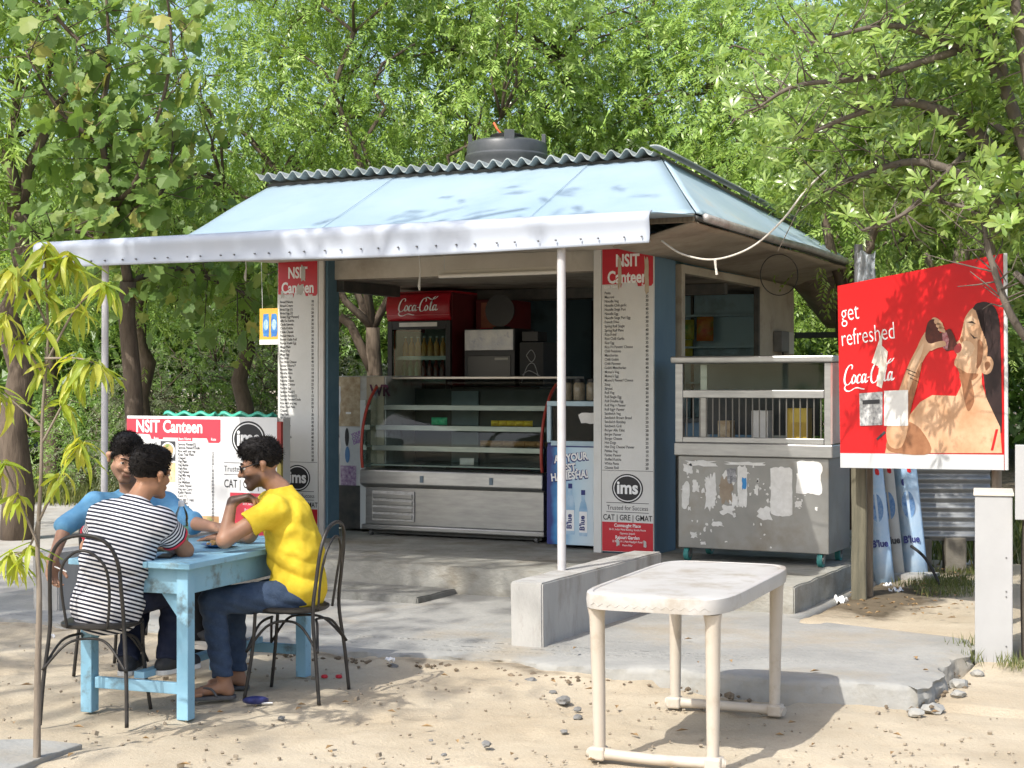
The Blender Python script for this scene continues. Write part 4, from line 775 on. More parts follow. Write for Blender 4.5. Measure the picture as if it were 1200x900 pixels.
sp_('ripped_patch', [(1030,398),(1034,385),(1033,405),(1040,412),(1038,430),(1033,455),(1027,452),(1030,430),(1021,425),(1026,410)], M_rip, .0042)
M_nt = mat('notice_print', (.62,.62,.60), (.20,.20,.21), 42, .8); sp_('pasted_notice', [(1008,499),(1034,498),(1034,459),(1007,461)], M_nt, .0060); sp_('pasted_notice', [(1036,499),(1064,499),(1064,457),(1036,458)], M_paper, .0060)
sp_('notice_text', [(1011,474),(1031,473),(1031,468),(1011,469)], M_ink, .0072); sp_('torn_hole', [(1027,514),(1036,505),(1038,507),(1028,516)], M_ink, .0042)
# frame rails and posts behind
for u in (.02, .98):
    a = c4[0]*(1-u)+c4[1]*u; b = c4[3]*(1-u)+c4[2]*u; MB().tube([(a.x,a.y,-.042),(b.x,b.y,-.042)], .02, 8).build('frame_rail', M_iron, sg)
MB().tube([(c4[1].x+.012,c4[1].y,-.01),(c4[2].x+.012,c4[2].y,-.01)], .012, 8).build('edge_tube', M_white, sg)
tag(MB().tube([Vector((*spot(1006,11.32)[:2],0)), Vector((*spot(1006,11.32)[:2],2.62))], .03, 10).build('sign_post', M_foot, smooth=60), 'grey steel post holding the poster\'s left side', 'post')
tag(MB().tube([Vector((*spot(1168,10.05)[:2],0)), Vector((*spot(1168,10.05)[:2],2.4))], .03, 10).build('sign_post', M_wood, smooth=60), 'brown post behind the poster\'s right side', 'post')
p = spot(1006, 11.32)
wr = MB().grid(lambda u, v: (p[0]-.02+.13*u*RT[0]-.05*FW[0], p[1]+.13*u*RT[1]-.05*FW[1]+.018*math.sin(u*16+v*4), 2.56-.26*v+.015*math.sin(u*7)), 14, 8)
tag(wr.build('plastic_wrap', mat('clear_plastic_wrap', (.20,.24,.27), (.42,.44,.46), 12, .25, bump=.5), smooth=True, solid=.003), 'crumpled strip of grey plastic hanging from the top of the sign post', 'plastic sheet')

# ------------------------------------------------------------------ planks, leaning panels, tin fence, white cabinet
M_wd2 = mat('green_grey_wood', (.09,.085,.06), (.16,.145,.10), 4, .9, bump=.5, bscale=25, stretch=(8,8,.7))
for i, (px, d, w, h, lab) in enumerate(((1007,11.2,.105,1.5,'wide weathered wooden plank standing at the cart\'s right'), (1019,11.3,.05,1.5,'narrow dark wooden batten next to the wide plank'))):
    q = spot(px, d); tag(rough_box('wooden_plank', M_wd2 if i == 0 else M_wood, q[0]-w/2, q[0]+w/2, q[1]-.02, q[1]+.02, .0, h, .08, .004, i+9, .006), lab, 'plank')
M_pb = mat('banner_blue_white', (.55,.62,.68), (.16,.36,.58), 2.4, .45); M_pg = mat('banner_faded', (.36,.34,.30), (.45,.44,.40), 5, .6)
for i, (px, py, d, w, m, lab) in enumerate(((1037,706,12.2,.15,M_pb,'leaning blue and white printed tube sign nearest the planks'), (1051,694,12.45,.13,M_pg,'faded grey leaning tube sign between the two blue ones'), (1074,686,12.55,.185,M_pb,'leaning blue and white printed tube sign on the right'))):
    q = spot(px, d); t = thing('leaning_sign', lab, 'sign', (q[0], q[1], .06), R(12), 'tube signs leaning by the tin fence')
    o = MB().grid(lambda u, v: (w*(u-.5), -.045*math.cos((u-.5)*math.pi), 1.45*v), 12, 6).build('tube_panel', m, t, smooth=True, solid=.006); o.rotation_euler = (R(-7), R(-6), 0)
    tx = text(o, "B'lue", -.065, -.048, .30, .075, M_nv if i != 1 else M_ink, 'lettering', 'LEFT', .85, .003)
    for k in range(6): poly(o, 'letter_blotch', ragged(-.02+.05*(k % 2), .78+.10*k, .035, .06, 10, .3, k), M_pr if k % 2 else M_nv, y=-.046)
    poly(o, 'bottle_print', ell(.0,.60,.05,.11,18), mat('bottle_deep_blue', (.05,.16,.40), (.3,.45,.6), 14, .5), y=-.047)
tag(rough_box('concrete_block', M_plat2, spot(1066,12.5)[0]-.22, spot(1066,12.5)[0]+.22, spot(1066,12.5)[1]-.2, spot(1066,12.5)[1]+.1, .04, .13, .06, .008, 6), 'low concrete slab under the leaning tube signs', 'concrete slab')
tf = thing('tin_fence', 'low fence of horizontal corrugated tin on short concrete stubs', 'fence', spot(1095, 13.0), R(22))
def cf_(u, v): return (-.55+1.0*u, .014*math.cos(v*2*math.pi*10.5) , .33+.82*v)
MB().grid(cf_, 4, 126).build('tin_sheet', mat('galvanised_tin', (.36,.37,.37), (.27,.275,.275), 3, .5, .5, bump=.05, c3=(.22,.12,.07), s3=2.6, t3=(.62,.75)), tf, smooth=True, solid=.003)
for x in (-.45,-.2,.08,.33): boxo('stub', mat('dark_stub', (.13,.115,.09), (.20,.18,.145), 5, .9, bump=.4), tf, x, x+.17, -.06, .10, -.1, .345 + .02*math.sin(x*30), .012)
tag(MB().tube(crom([pt(1068,640,12.3), pt(1085,655,12.1), pt(1102,686,11.9)], 6), .012, 7).build('rubber_hose', M_rub, smooth=True), 'short black stick leaning beside the tube signs', 'stick')
wc = thing('white_cabinet', 'narrow white metal cabinet standing at the right edge', 'cabinet', (2.88, -2.42, .02), R(10))
boxo('body', mat('cabinet_white', (.34,.34,.335), (.38,.38,.375), 3, .45, bump=.04, c3=(.60,.57,.5), s3=2.2, t3=(.62,.8)), wc, 0, .205, 0, .42, .01, .965, .006)
boxo('lid', mat('lid_cream', (.52,.49,.42), (.6,.57,.5), 8, .6), wc, -.008, .213, -.01, .43, .967, .985, .004)
for z in (.12,.40,.43,.62): MB().tube([(.17,-.001,z),(.17,-.004,z)], .005, 6).build('bolt', M_foot, wc)
wb = thing('white_board', 'white panel cut off by the right picture edge above the cabinet', 'panel', (3.10, -2.42, .0), R(10))
boxo('panel', MATS['cabinet_white'], wb, .0, .5, -.02, .02, .86, 1.28, .004); boxo('leg', M_foot, wb, .22, .26, .021, .05, 0, 1.2)

# ------------------------------------------------------------------ white plastic table
wt = thing('plastic_table', 'dusty white moulded plastic table in the sun', 'table', (2.035, -4.75, .0), R(4.5))
M_pl = mat('dusty_white_plastic', (.41,.395,.365), (.475,.46,.435), 3.5, .5, bump=.06, bscale=30, c3=(.28,.235,.175), s3=4.5, t3=(.5,.74)); M_pl2 = mat('cream_plastic_legs', (.44,.385,.315), (.49,.44,.37), 4, .5, bump=.05, c3=(.30,.235,.16), s3=6, t3=(.54,.8))
def supel(hx, hy, n=72, e=6.5):
    o = []
    for i in range(n):
        a = 2*math.pi*i/n; c, s = math.cos(a), math.sin(a); r = (abs(c)**e+abs(s)**e)**(-1/e); o.append((hx*r*c, hy*r*s))
    return o
def rings(mb, rs):
    k = len(rs[0][0]); o = len(mb.v)
    for pts, z in rs: mb.v += [(a, b, z) for a, b in pts]
    for r in range(len(rs)-1):
        for i in range(k): j = (i+1) % k; mb.f.append((o+r*k+i, o+r*k+j, o+(r+1)*k+j, o+(r+1)*k+i))
    mb.f.append(tuple(o+k-1-i for i in range(k))); mb.f.append(tuple(o+(len(rs)-1)*k+i for i in range(k))); return mb
hx, hy = .325, .70
rings(MB(), [(supel(hx-.02,hy-.02),.665),(supel(hx,hy),.665),(supel(hx+.003,hy+.003),.70),(supel(hx+.001,hy+.001),.7265),(supel(hx-.004,hy-.004),.7305),(supel(hx-.022,hy-.022),.731),(supel(hx-.026,hy-.026),.726),(supel(hx-.034,hy-.034),.730),(supel(hx-.10,hy-.10),.731)]).build('table_top', M_pl, wt, smooth=40)
tt = MB()
for i in range(26):                                     # moulded zigzag on the apron's near edge
    x = -.26+i*.02; ye = lambda q: -hy*(1-abs(q/hx)**6.5)**(1/6.5)-.002; tt.tube([(x,ye(x),.680+.014*(i % 2)),(x+.02,ye(x+.02),.680+.014*((i+1) % 2))], .0014, 5)
tag(tt.build('edge_moulding', M_pl, wt), kind='stuff')
for sx in (-1, 1):
    for sy in (-1, 1): MB().tube([(sx*.250,sy*.585,.05),(sx*.252,sy*.592,.30),(sx*.255,sy*.605,.62),(sx*.255,sy*.61,.664)], [.026,.029,.033,.04], 14).build('leg', M_pl2, wt, smooth=40)
for sy in (-1, 1):
    MB().tube(crom([(-.30,sy*.575,.028),(-.25,sy*.585,.032),(0,sy*.60,.030),(.25,sy*.585,.032),(.30,sy*.575,.028)], 6), [.022]*3+[.027]*5+[.024]*9+[.027]*5+[.022]*3, 10).build('foot_rail', M_pl2, wt, smooth=40)
    for sx in (-1, 1): boxo('foot_socket', M_pl2, wt, sx*.255-.036, sx*.255+.036, sy*.585-.036, sy*.585+.036, .004, .062, .012, segs=3)

# ------------------------------------------------------------------ blue wooden table
M_bt2 = mat('blue_table_paint', (.19,.38,.50), (.25,.44,.55), 5, .55, bump=.12, bscale=35, c3=(.13,.19,.21), s3=7, t3=(.54,.66))
bt = thing('wooden_table', 'sky blue painted wooden table the three men sit around', 'table', (-.625, -4.91, .0), R(6))
hw, hl = .315, .64
for i, (a, b) in enumerate(((-hw-.03,-.105),(-.102,.108),(.111,hw+.03))): boxo('top_plank', M_bt2, bt, a, b, -hl-.04, hl+.04, .732, .762, .004)
for sx in (-1, 1): boxo('apron_board', M_bt2, bt, sx*(hw-.035)-.014, sx*(hw-.035)+.014, -hl+.06, hl-.06, .605, .731, .003)
for sy in (-1, 1): boxo('apron_board', M_bt2, bt, -hw+.06, hw-.06, sy*(hl-.035)-.014, sy*(hl-.035)+.014, .605, .731, .003)
for sx in (-1, 1):
    for sy in (-1, 1):
        X, Y = sx*(hw-.04), sy*(hl-.04)
        boxo('leg', M_bt2, bt, X-.032, X+.032, Y-.032, Y+.032, .0, .731, .004)
        MB().prism([(0,0),(-sx*.11,0),(0,-.14)], Matrix.Translation((X-sx*.036, Y+.014, .604)) @ Matrix.Rotation(R(90),4,'X') , .028).build('corner_brace', M_bt2, bt)
for sy in (-1, 1): boxo('stretcher', M_bt2, bt, -hw+.079, hw-.079, sy*(hl-.04)-.015, sy*(hl-.04)+.015, .12, .175, .003)
boxo('stretcher', M_bt2, bt, -.03, .03, -hl+.056, hl-.056, .176, .21, .003)

# ------------------------------------------------------------------ bent metal chairs
M_ch = mat('black_chair_metal', (.035,.033,.031), (.06,.055,.05), 12, .45, .5, bump=.1)
def chair(label, loc, rz):
    c = thing('cafe_chair', label, 'chair', loc, rz, 'black bent metal chairs')              # faces local +Y
    hoop = [(-.215,-.235,0),(-.205,-.215,.22),(-.185,-.19,.45),(-.178,-.205,.62),(-.165,-.225,.78),(-.11,-.24,.875),(0,-.245,.905),(.11,-.24,.875),(.165,-.225,.78),(.178,-.205,.62),(.185,-.19,.45),(.205,-.215,.22),(.215,-.235,0)]
    MB().tube(crom(hoop, 6), .0098, 9).build('back_hoop', M_ch, c, smooth=True)
    inner = [(-.10,-.185,.455),(-.118,-.205,.62),(-.11,-.228,.745),(-.06,-.24,.81),(0,-.243,.832),(.06,-.24,.81),(.11,-.228,.745),(.118,-.205,.62),(.10,-.185,.455)]
    MB().tube(crom(inner, 6), .0072, 8).build('inner_hoop', M_ch, c, smooth=True)
    for sx in (-1, 1): MB().tube(crom([(sx*.15,.14,.45),(sx*.152,.155,.25),(sx*.175,.19,0)], 6), .0098, 8).build('front_leg', M_ch, c, smooth=True)
    rings(MB(), [(supel(.178,.178,40,2.6),.448),(supel(.186,.186,40,2.6),.455),(supel(.186,.186,40,2.6),.468),(supel(.17,.17,40,2.6),.476),(supel(.10,.10,40,2.6),.470)]).build('seat', M_ch, c, smooth=40)
    for a0 in range(4):
        ends = [(-.207,-.225,.26),(.207,-.225,.26),(.162,.185,.24),(-.162,.185,.24)]; a, b = Vector(ends[a0]), Vector(ends[(a0+1) % 4]); m = (a+b)/2*.62; m.z = .40
        MB().tube(crom([a, (a+m)/2+Vector((0,0,.05)), m, (b+m)/2+Vector((0,0,.05)), b], 5), .007, 6).build('stretcher_arch', M_ch, c, smooth=True)
    return c
chair('black metal chair under the man in the striped shirt', spot(120,7.70), R(19))
chair('black metal chair under the man in the yellow shirt', (-.175,-4.745,0), R(102))
chair('black metal chair under the man in the blue shirt', (-1.36,-4.60,0), R(-80))

# ------------------------------------------------------------------ things on the table, litter and stones
wbt = thing('water_bottle', 'clear plastic water bottle with green label on the blue table', 'bottle', (-.55, -5.18, .764))
M_pet = glassmat('clear_pet', (.80,.90,.95), 1.6)
MB().lathe([(.031,0),(.034,.012),(.034,.04),(.033,.05),(.034,.06),(.034,.145),(.031,.16),(.034,.175),(.030,.20),(.014,.235),(.0135,.248)], 18).build('bottle_body', M_pet, wbt, smooth=40); MB().lathe([(.0345,.065),(.0346,.135),(.0335,.136)], 18).build('label_band', mat('label_green', (.02,.30,.14), (.3,.5,.35), 22, .4), wbt, smooth=60); MB().lathe([(.015,.236),(.016,.24),(.016,.262),(.012,.264)], 14).build('cap', M_wht, wbt, smooth=40)
pl = thing('snack_plate', 'blue plate heaped with fried snacks on the blue table', 'plate', (-.56, -4.86, .764))
MB().lathe([(.05,0),(.055,.004),(.09,.014),(.092,.017),(.05,.008)], 24).build('plate', mat('blue_plate', (.05,.16,.34), rough=.35), pl, smooth=40)
mbf = MB(); rr = random.Random(4)
for i in range(40): a = rr.random()*6.28; r = rr.random()**.6*.07; mbf.box((r*math.cos(a), r*math.sin(a), .016+.012*rr.random()), (.03,.012,.01), Matrix.Rotation(rr.random()*6,3,'Z'))
tag(mbf.build('fried_pieces', mat('fried_gold', (.42,.24,.08), (.55,.36,.15), 30, .7), pl), kind='stuff')
tag(MB().tube([(-.62+.028*math.cos(i*.524),-5.06+.028*math.sin(i*.524),.766) for i in range(13)], .004, 6).build('pink_band', mat('pink_rubber', (.55,.06,.2), rough=.5)), 'small pink rubber band on the blue table', 'rubber band')
tag(boxo('phone', M_dark, None, -.035, .035, -.07, .07, 0, .009, .004, loc=(-.50,-5.36,.764), rz=.5), 'dark phone lying by the striped man\'s arm', 'phone')
M_st = mat('grey_stone', (.13,.13,.125), (.22,.215,.205), 14, .9, bump=.3)
st_ = [(622,798,.045),(648,812,.03),(660,822,.06),(677,832,.035),(677,842,.045),(570,873,.04),(661,858,.03),(460,783,.055),(540,779,.04),(700,815,.03),(640,776,.028),(598,800,.025),(330,842,.028),(505,868,.016),(1058,705,.03),(520,885,.02)]
for i, (px, py, s) in enumerate(st_):
    rr = random.Random(i+3); d = 1.62*FPX/(py-450); q = spot(px, d); bm = bmesh.new(); bmesh.ops.create_icosphere(bm, subdivisions=2, radius=s*.6)
    for v in bm.verts: v.co *= rr.uniform(.78, 1.18); v.co.z *= .62; v.co.x *= 1.2
    me = bpy.data.meshes.new('stone'); bm.to_mesh(me); bm.free(); near = 'by the plastic table\'s left leg' if 600 < px < 710 and py > 790 else ('along the apron\'s broken edge' if py < 800 else 'in the open sand')
    tag(link('stone', me, M_st, loc=(q[0], q[1], s*.10), rz=rr.random()*6), 'grey angular stone ' + near, 'stone', 'stones ' + near)
rr = random.Random(12); gb = MB()
for i in range(750):                                  # grit and crumbs of soil
    px = rr.uniform(-60, 1250); py = rr.uniform(745, 930); d = 1.62*FPX/(py-450); q = spot(px, d); s = rr.uniform(.003,.010)*(2 if rr.random() < .06 else 1)
    if sd_slab(np.array(q[0]), np.array(q[1])) < .0 and q[0] > -3: continue
    gb.box((q[0], q[1], .0+s*.3), (s*1.6, s, s), Matrix.Rotation(rr.random()*6,3,'Z') @ Matrix.Rotation(rr.random(),3,'X'))
tag(gb.build('grit', mat('grit_brown', (.20,.165,.12), (.33,.28,.21), 3, .95)), 'brown grit and soil crumbs strewn over the sand', 'grit', kind='stuff')
pk = pillow('litter_packet', .13, .05, .022, mat('navy_wrapper', (.02,.025,.10), (.05,.06,.2), 30, .35), (-.20,-5.03,.012), 'crumpled navy and white wrapper beside the yellow man\'s chair', 'wrapper', None, rz=.6); pk.rotation_euler = (R(60), 0, .6)
boxo('white_flap', M_wht, pk, .03, .085, -.02, -.014, .0, .03, .001)
for i, (x, y) in enumerate(((-.275,-4.286),(-.204,-4.251))): tag(MB().lathe([(.018,0),(.02,.006),(.014,.016),(.004,.018)], 12).build('bottle_stopper', mat('cap_red', (.45,.02,.03), rough=.4), None, smooth=40, loc=(x,y,.004)), 'red plastic bottle top in the sand behind the yellow man\'s chair', 'bottle top', 'red tops in the sand')
for i, (px, py, w, lab) in enumerate(((457,780,.05,'white paper scrap on the sand near the apron'), (1050,704,.10,'white plastic scrap on the dirt by the planks'), (985,716,.12,'white plastic scrap beside the platform\'s right side'), (1138,672,.14,'crumpled white plastic bag in the grass left of the cabinet'), (1040,697,.07,'small white plastic scrap under the leaning signs'), (62,752,.04,'white bottle lid left of the striped man\'s chair'))):
    d = 1.60*FPX/(py-450); q = spot(px, d); z = .03 if px < 600 else .11
    tag(MB().grid(lambda u, v: ((u-.5)*w, (v-.5)*w*.6, .02+.03*math.sin(u*9+i)*math.sin(v*7)*(w/.1)), 10, 8).build('plastic_scrap', M_wht, None, smooth=60, solid=.003, loc=(q[0],q[1],z*.5+.02), rz=i*1.1), lab, 'litter')
rr = random.Random(31); dl = MB()
for i in range(150):
    px = rr.uniform(990,1140) if i < 95 else rr.uniform(0,1150); py = rr.uniform(655,735) if i < 95 else rr.uniform(760,895); d = 1.56*FPX/(py-450); q = spot(px, d); a = rr.random()*6; L = rr.uniform(.03,.07); M3 = Matrix.Rotation(a,3,'Z')
    z = .115 if i < 95 else .012
    if i >= 95 and sd_slab(np.array(q[0]), np.array(q[1])) < 0: z = .075 if q[0] < .6 else .115
    dl.add([Vector((q[0],q[1],z))+M3@Vector(v) for v in ((-L/2,0,0),(0,-L*.2,.012),(L/2,0,.004),(0,L*.2,.010))], [(0,1,2),(0,2,3)])
tag(dl.build('dry_leaves', mat('dry_leaf', (.22,.13,.055), (.34,.23,.11), 4, .8)), 'dry brown fallen leaves scattered on the soil', 'leaf litter', kind='stuff')

rr = random.Random(77); cb = MB(); ico = bmesh.new(); bmesh.ops.create_icosphere(ico, subdivisions=1, radius=1); iv = [v.co.copy() for v in ico.verts]; ifc = [[v.index for v in f.verts] for f in ico.faces]; ico.free()
for i in range(250):                                   # dark clods and crumbs along the apron's broken front edge
    x = rr.uniform(-1.6, 2.9) if i < 225 else 2.86+rr.uniform(-.04,.12); y = (-3.70 + .05*math.sin(x*2.1+.5) + .035*math.sin(x*5.3) - abs(rr.gauss(0,.075))) if i < 225 else rr.uniform(-3.75,-2.1); s = rr.uniform(.005,.017)*(1.6 if rr.random() < .08 else 1)
    if x > 1.2 and i < 225 and rr.random() < .7: continue
    cb.add([Vector((x,y,.012 if i < 225 else .03))+Vector((v.x*s*rr.uniform(.7,1.5), v.y*s*rr.uniform(.7,1.4), v.z*s*.8)) for v in iv], ifc)
tag(cb.build('soil_clods', mat('dark_soil', (.10,.075,.05), (.20,.155,.105), 7, .95), None), 'dark soil clods and crumbs along the broken edge of the apron', 'soil', kind='stuff')
# ------------------------------------------------------------------ trees
def nrmz(a): return a/np.maximum(np.linalg.norm(a, axis=-1, keepdims=True), 1e-9)
def leaves_obj(name, pos, dirn, nrm, L, W, m, parent, tint, shape=0, kind=None):
    """one mesh of many leaf blades; shape 0: folded lance blade of 2 quads, 1: broad obovate blade of 4 quads"""
    N = len(pos); d = nrmz(dirn); s = nrmz(np.cross(d, nrm)); n = np.cross(s, d); L = L.reshape(-1,1); W = W.reshape(-1,1)
    if shape == 0:
        V = np.stack([pos, pos+d*L*.45+s*W*.5-n*W*.12, pos+d*L-n*L*.10, pos+d*L*.45-s*W*.5-n*W*.12], 1); F = np.array([[0,1,2,3]])
    else:
        V = np.stack([pos, pos+d*L*.35+s*W*.34+n*W*.10, pos+d*L*.35+n*L*.015, pos+d*L*.35-s*W*.34+n*W*.10, pos+d*L*.72+s*W*.5+n*W*.06-n*L*.03, pos+d*L*.72-n*L*.03, pos+d*L*.72-s*W*.5+n*W*.06-n*L*.03, pos+d*L-n*L*.13], 1)
        F = np.array([[0,2,1,1],[0,3,2,2],[2,5,4,1],[3,6,5,2],[5,7,4,4],[6,7,5,5]])
    k = V.shape[1]; v = V.reshape(-1,3)
    me = bpy.data.meshes.new(name)
    if shape == 0:
        f = (np.arange(N)[:,None,None]*k + F[None]).reshape(-1,4); nf = len(f); loops = f.ravel(); starts = np.arange(nf)*4; tot = np.full(nf,4); per = 1
    else:
        tri = np.array([[0,2,1],[0,3,2],[2,5,4],[2,4,1],[3,6,5],[3,5,2],[5,7,4],[6,7,5]]); f = (np.arange(N)[:,None,None]*k + tri[None]).reshape(-1,3); nf = len(f); loops = f.ravel(); starts = np.arange(nf)*3; tot = np.full(nf,3); per = 8
    me.vertices.add(len(v)); me.vertices.foreach_set('co', v.astype(np.float32).ravel())
    me.loops.add(len(loops)); me.loops.foreach_set('vertex_index', loops.astype(np.int32))
    me.polygons.add(nf); me.polygons.foreach_set('loop_start', starts.astype(np.int32))
    me.update(calc_edges=True); me.validate()
    a = me.attributes.new('tint', 'FLOAT', 'FACE'); a.data.foreach_set('value', np.repeat(tint, per).astype(np.float32)[:len(me.polygons)])
    o = link(name, me, m, parent)
    if kind: o['kind'] = kind
    return o
def clumps(rg, lobes, n):
    vol = np.array([l[1][0]*l[1][1]*l[1][2] for l in lobes])**.8; pick = rg.choice(len(lobes), n, p=vol/vol.sum())
    c = np.array([l[0] for l in lobes])[pick]; r = np.array([l[1] for l in lobes])[pick]; d = nrmz(rg.normal(size=(n,3))); rad = rg.uniform(.35,1.0,(n,1))**.55
    return c + d*r*rad, d
def sprays(rg, cen, out, per, spread, droop):
    n = len(cen)*per; c = np.repeat(cen, per, 0); o = np.repeat(out, per, 0); off = rg.normal(size=(n,3))*spread*np.array([1,1,.62]); p = c + off
    d = nrmz(nrmz(off)*.9 + o*.35 + rg.normal(size=(n,3))*.45 + np.array([0,0,-droop])); return p, d
def pinnate(rg, p, d, m, Lr, ll, lw):
    """compound leaves: m leaflets in pairs along a drooping midrib"""
    n = len(p); up = np.array([0,0,1.0]); s = nrmz(np.cross(d, up+rg.normal(size=(n,3))*.35)); nn = np.cross(s, d); k = np.arange(m); t = (k//2+1)/(m/2+.5); sg = np.where(k % 2, 1, -1)
    Lr = (Lr*rg.uniform(.7,1.25,(n,1)))[:,None]; base = p[:,None]+d[:,None]*Lr*t[None,:,None] - up*(Lr*t[None,:,None]**2*.35)
    dd = nrmz(d[:,None]*.55 + s[:,None]*sg[None,:,None]*.85 + np.array([0,0,-.28]) + rg.normal(size=(n,m,3))*.14)
    N = n*m; return base.reshape(N,3), dd.reshape(N,3), (np.repeat(nn[:,None],m,1)*.5+np.array([-.15,-.55,.75])+rg.normal(size=(n,m,3))*.3).reshape(N,3), ll*rg.uniform(.7,1.2,N), lw*rg.uniform(.8,1.2,N)
def whorl(rg, p, d, m, ll, lw):
    n = len(p); a = nrmz(np.cross(d, rg.normal(size=(n,3)))); b = np.cross(d, a); th = np.arange(m)*2*np.pi/m
    dirs = nrmz(a[:,None]*np.cos(th)[None,:,None] + b[:,None]*np.sin(th)[None,:,None] + d[:,None]*rg.uniform(.25,.75,(n,1,1)) + rg.normal(size=(n,m,3))*.12)
    N = n*m; return np.repeat(p[:,None],m,1).reshape(N,3), dirs.reshape(N,3), (np.repeat(d[:,None],m,1)+rg.normal(size=(n,m,3))*.15).reshape(N,3), ll*rg.uniform(.65,1.15,N), lw*rg.uniform(.8,1.15,N)
def limb(mb, rg, a, b, r0, r1, wob=.12, n=6, sides=7):
    a, b = np.array(a, float), np.array(b, float); L = np.linalg.norm(b-a); pts = []
    for i in range(n+1):
        t = i/n; q = a*(1-t)+b*t + (rg.normal(size=3)*wob*L*.35*math.sin(t*math.pi)) + np.array([0,0,.10*L*math.sin(t*math.pi)]); pts.append(q)
    mb.tube([tuple(q) for q in pts], [r0+(r1-r0)*(i/n)**.8 for i in range(n+1)], sides); return pts
BARK = mat('bark', (.075,.055,.04), (.15,.115,.085), 7, .95, bump=.7, bscale=28, stretch=(2.2,2.2,.5)); BARK2 = mat('pale_bark', (.16,.13,.10), (.25,.21,.165), 7, .95, bump=.6, bscale=28, stretch=(2,2,.5))
NEEM = leafmat('neem_leaf', (.128,.225,.038), (.25,.385,.07), (.39,.505,.145), .34, .36, .55); DARKL = leafmat('dark_leaf', (.085,.165,.032), (.17,.285,.058), (.29,.40,.115), .34, .4, .5)
WHOR = leafmat('whorl_leaf', (.11,.19,.04), (.22,.33,.068), (.36,.455,.14), .34, .30, .65); LOBE = leafmat('lobed_leaf', (.09,.165,.035), (.175,.275,.06), (.38,.36,.10), .40, .5, .4); DRY = leafmat('acacia_leaf', (.10,.12,.06), (.16,.185,.10), (.24,.25,.15), .35)
def tree(name, label, loc, seed, fork, lobes, r0, kind='neem', ncl=70, per=26, bark=BARK, leafm=None, group=None, lean=(0,0), spread=.42, scale=1., extra=()):
    rg = np.random.default_rng(seed); t = thing(name, label, 'tree', loc, 0, group); mb = MB(); f = np.array([lean[0], lean[1], fork])
    limb(mb, rg, (0,0,-.15), f, r0*1.12, r0*.72, .04, 7, 10)
    cen, out = clumps(rg, lobes, ncl)
    hubs = []
    for c, r in lobes:
        c = np.array(c, float); e = c - np.array([0,0,r[2]*.25]); ps = limb(mb, rg, f, e, r0*.44, r0*.13, .14, 7); hubs += ps[3:]
    hubs = np.array(hubs)
    for c in cen[:min(ncl, 60)]:
        h = hubs[np.argmin(((hubs-c)**2).sum(1))]; limb(mb, rg, h, c, r0*.13+.006, .006, .16, 4, 5)
    for e in extra: limb(mb, rg, *e)
    mb.build('trunk', bark, t, smooth=True)
    if kind == 'neem': p, d = sprays(rg, cen, out, per, spread, .45); a = pinnate(rg, p, d, 12, .20*scale, .072*scale, .022*scale); sh = 0; m = leafm or NEEM; reps = 12
    elif kind == 'whorl': p, d = sprays(rg, cen, out, per, spread, -.25); a = whorl(rg, p, d, 7, .12*scale, .036*scale); sh = 0; m = leafm or WHOR; reps = 7
    elif kind == 'droop': p, d = sprays(rg, cen, out, per, spread, 1.1); a = pinnate(rg, p, d, 8, .30*scale, .20*scale, .030*scale); sh = 0; m = leafm or NEEM; reps = 8
    elif kind == 'acacia': p, d = sprays(rg, cen, out, per, spread, .2); a = pinnate(rg, p, d, 12, .20*scale, .05*scale, .016*scale); sh = 0; m = leafm or DRY; reps = 12
    tc = np.repeat(np.clip(rg.normal(.5,.17,len(cen)), 0, 1), per*reps); tint = np.clip(tc + rg.normal(0,.16,len(tc)), 0, 1)
    leaves_obj('crown', *a[:3], a[3], a[4], m, t, tint, sh); return t
def lob(*a): return [((x,y,z),(rx,ry,rz)) for x,y,z,rx,ry,rz in a]
G1 = 'trees behind the stall'; G2 = 'trees on the left'
# first row behind the stall
tree('neem_tree', 'neem tree with forked trunk seen through the stall\'s open left side', spot(437,17.6), 11, 2.25, lob((-1.6,-.6,4.2,1.7,1.5,1.2),(0,.2,5.6,1.9,1.4,1.5),(1.2,.8,4.9,1.3,1.1,1.1),(-2.9,.2,5.6,1.6,1.4,1.3),(-1.2,.4,6.9,1.9,1.6,1.1)), .11, ncl=95, per=56, group=G1, extra=[((0,0,1.75),(-.75,-.2,2.75),.06,.04,.1,5,7),((0,.0,2.2),(-.4,.1,2.9),.05,.03,.1,5,7)])
tree('neem_tree', 'bushy neem tree rising above the left end of the roof', spot(285,20), 12, 2.6, lob((0,0,4.1,1.3,1.2,1.1),(1.3,.2,5.2,1.4,1.3,1.2),(.6,.2,6.4,1.2,1.2,1.0),(-.4,-.5,3.2,1.5,1.1,.8)), .12, ncl=80, per=56, group=G1)
tree('broadleaf_tree', 'star-leaved broadleaf tree above the water tank', spot(600,19.5), 13, 2.6, lob((0,0,4.6,1.5,1.3,1.2),(.7,-.2,5.8,1.6,1.4,1.1),(-.8,.1,6.0,1.3,1.2,1.1),(.9,0,4.2,1.2,1.1,.8)), .12, 'whorl', ncl=90, per=26, group=G1)
tree('neem_tree', 'neem tree behind the middle of the roof ridge', spot(745,20.), 14, 2.5, lob((0,0,4.4,1.6,1.4,1.2),(1.2,.1,5.5,1.6,1.4,1.2),(-.9,0,5.9,1.4,1.3,1.2),(.3,0,6.8,1.8,1.5,1.),(-.2,-.3,3.4,1.3,1.1,.7)), .12, ncl=85, per=56, group=G1)
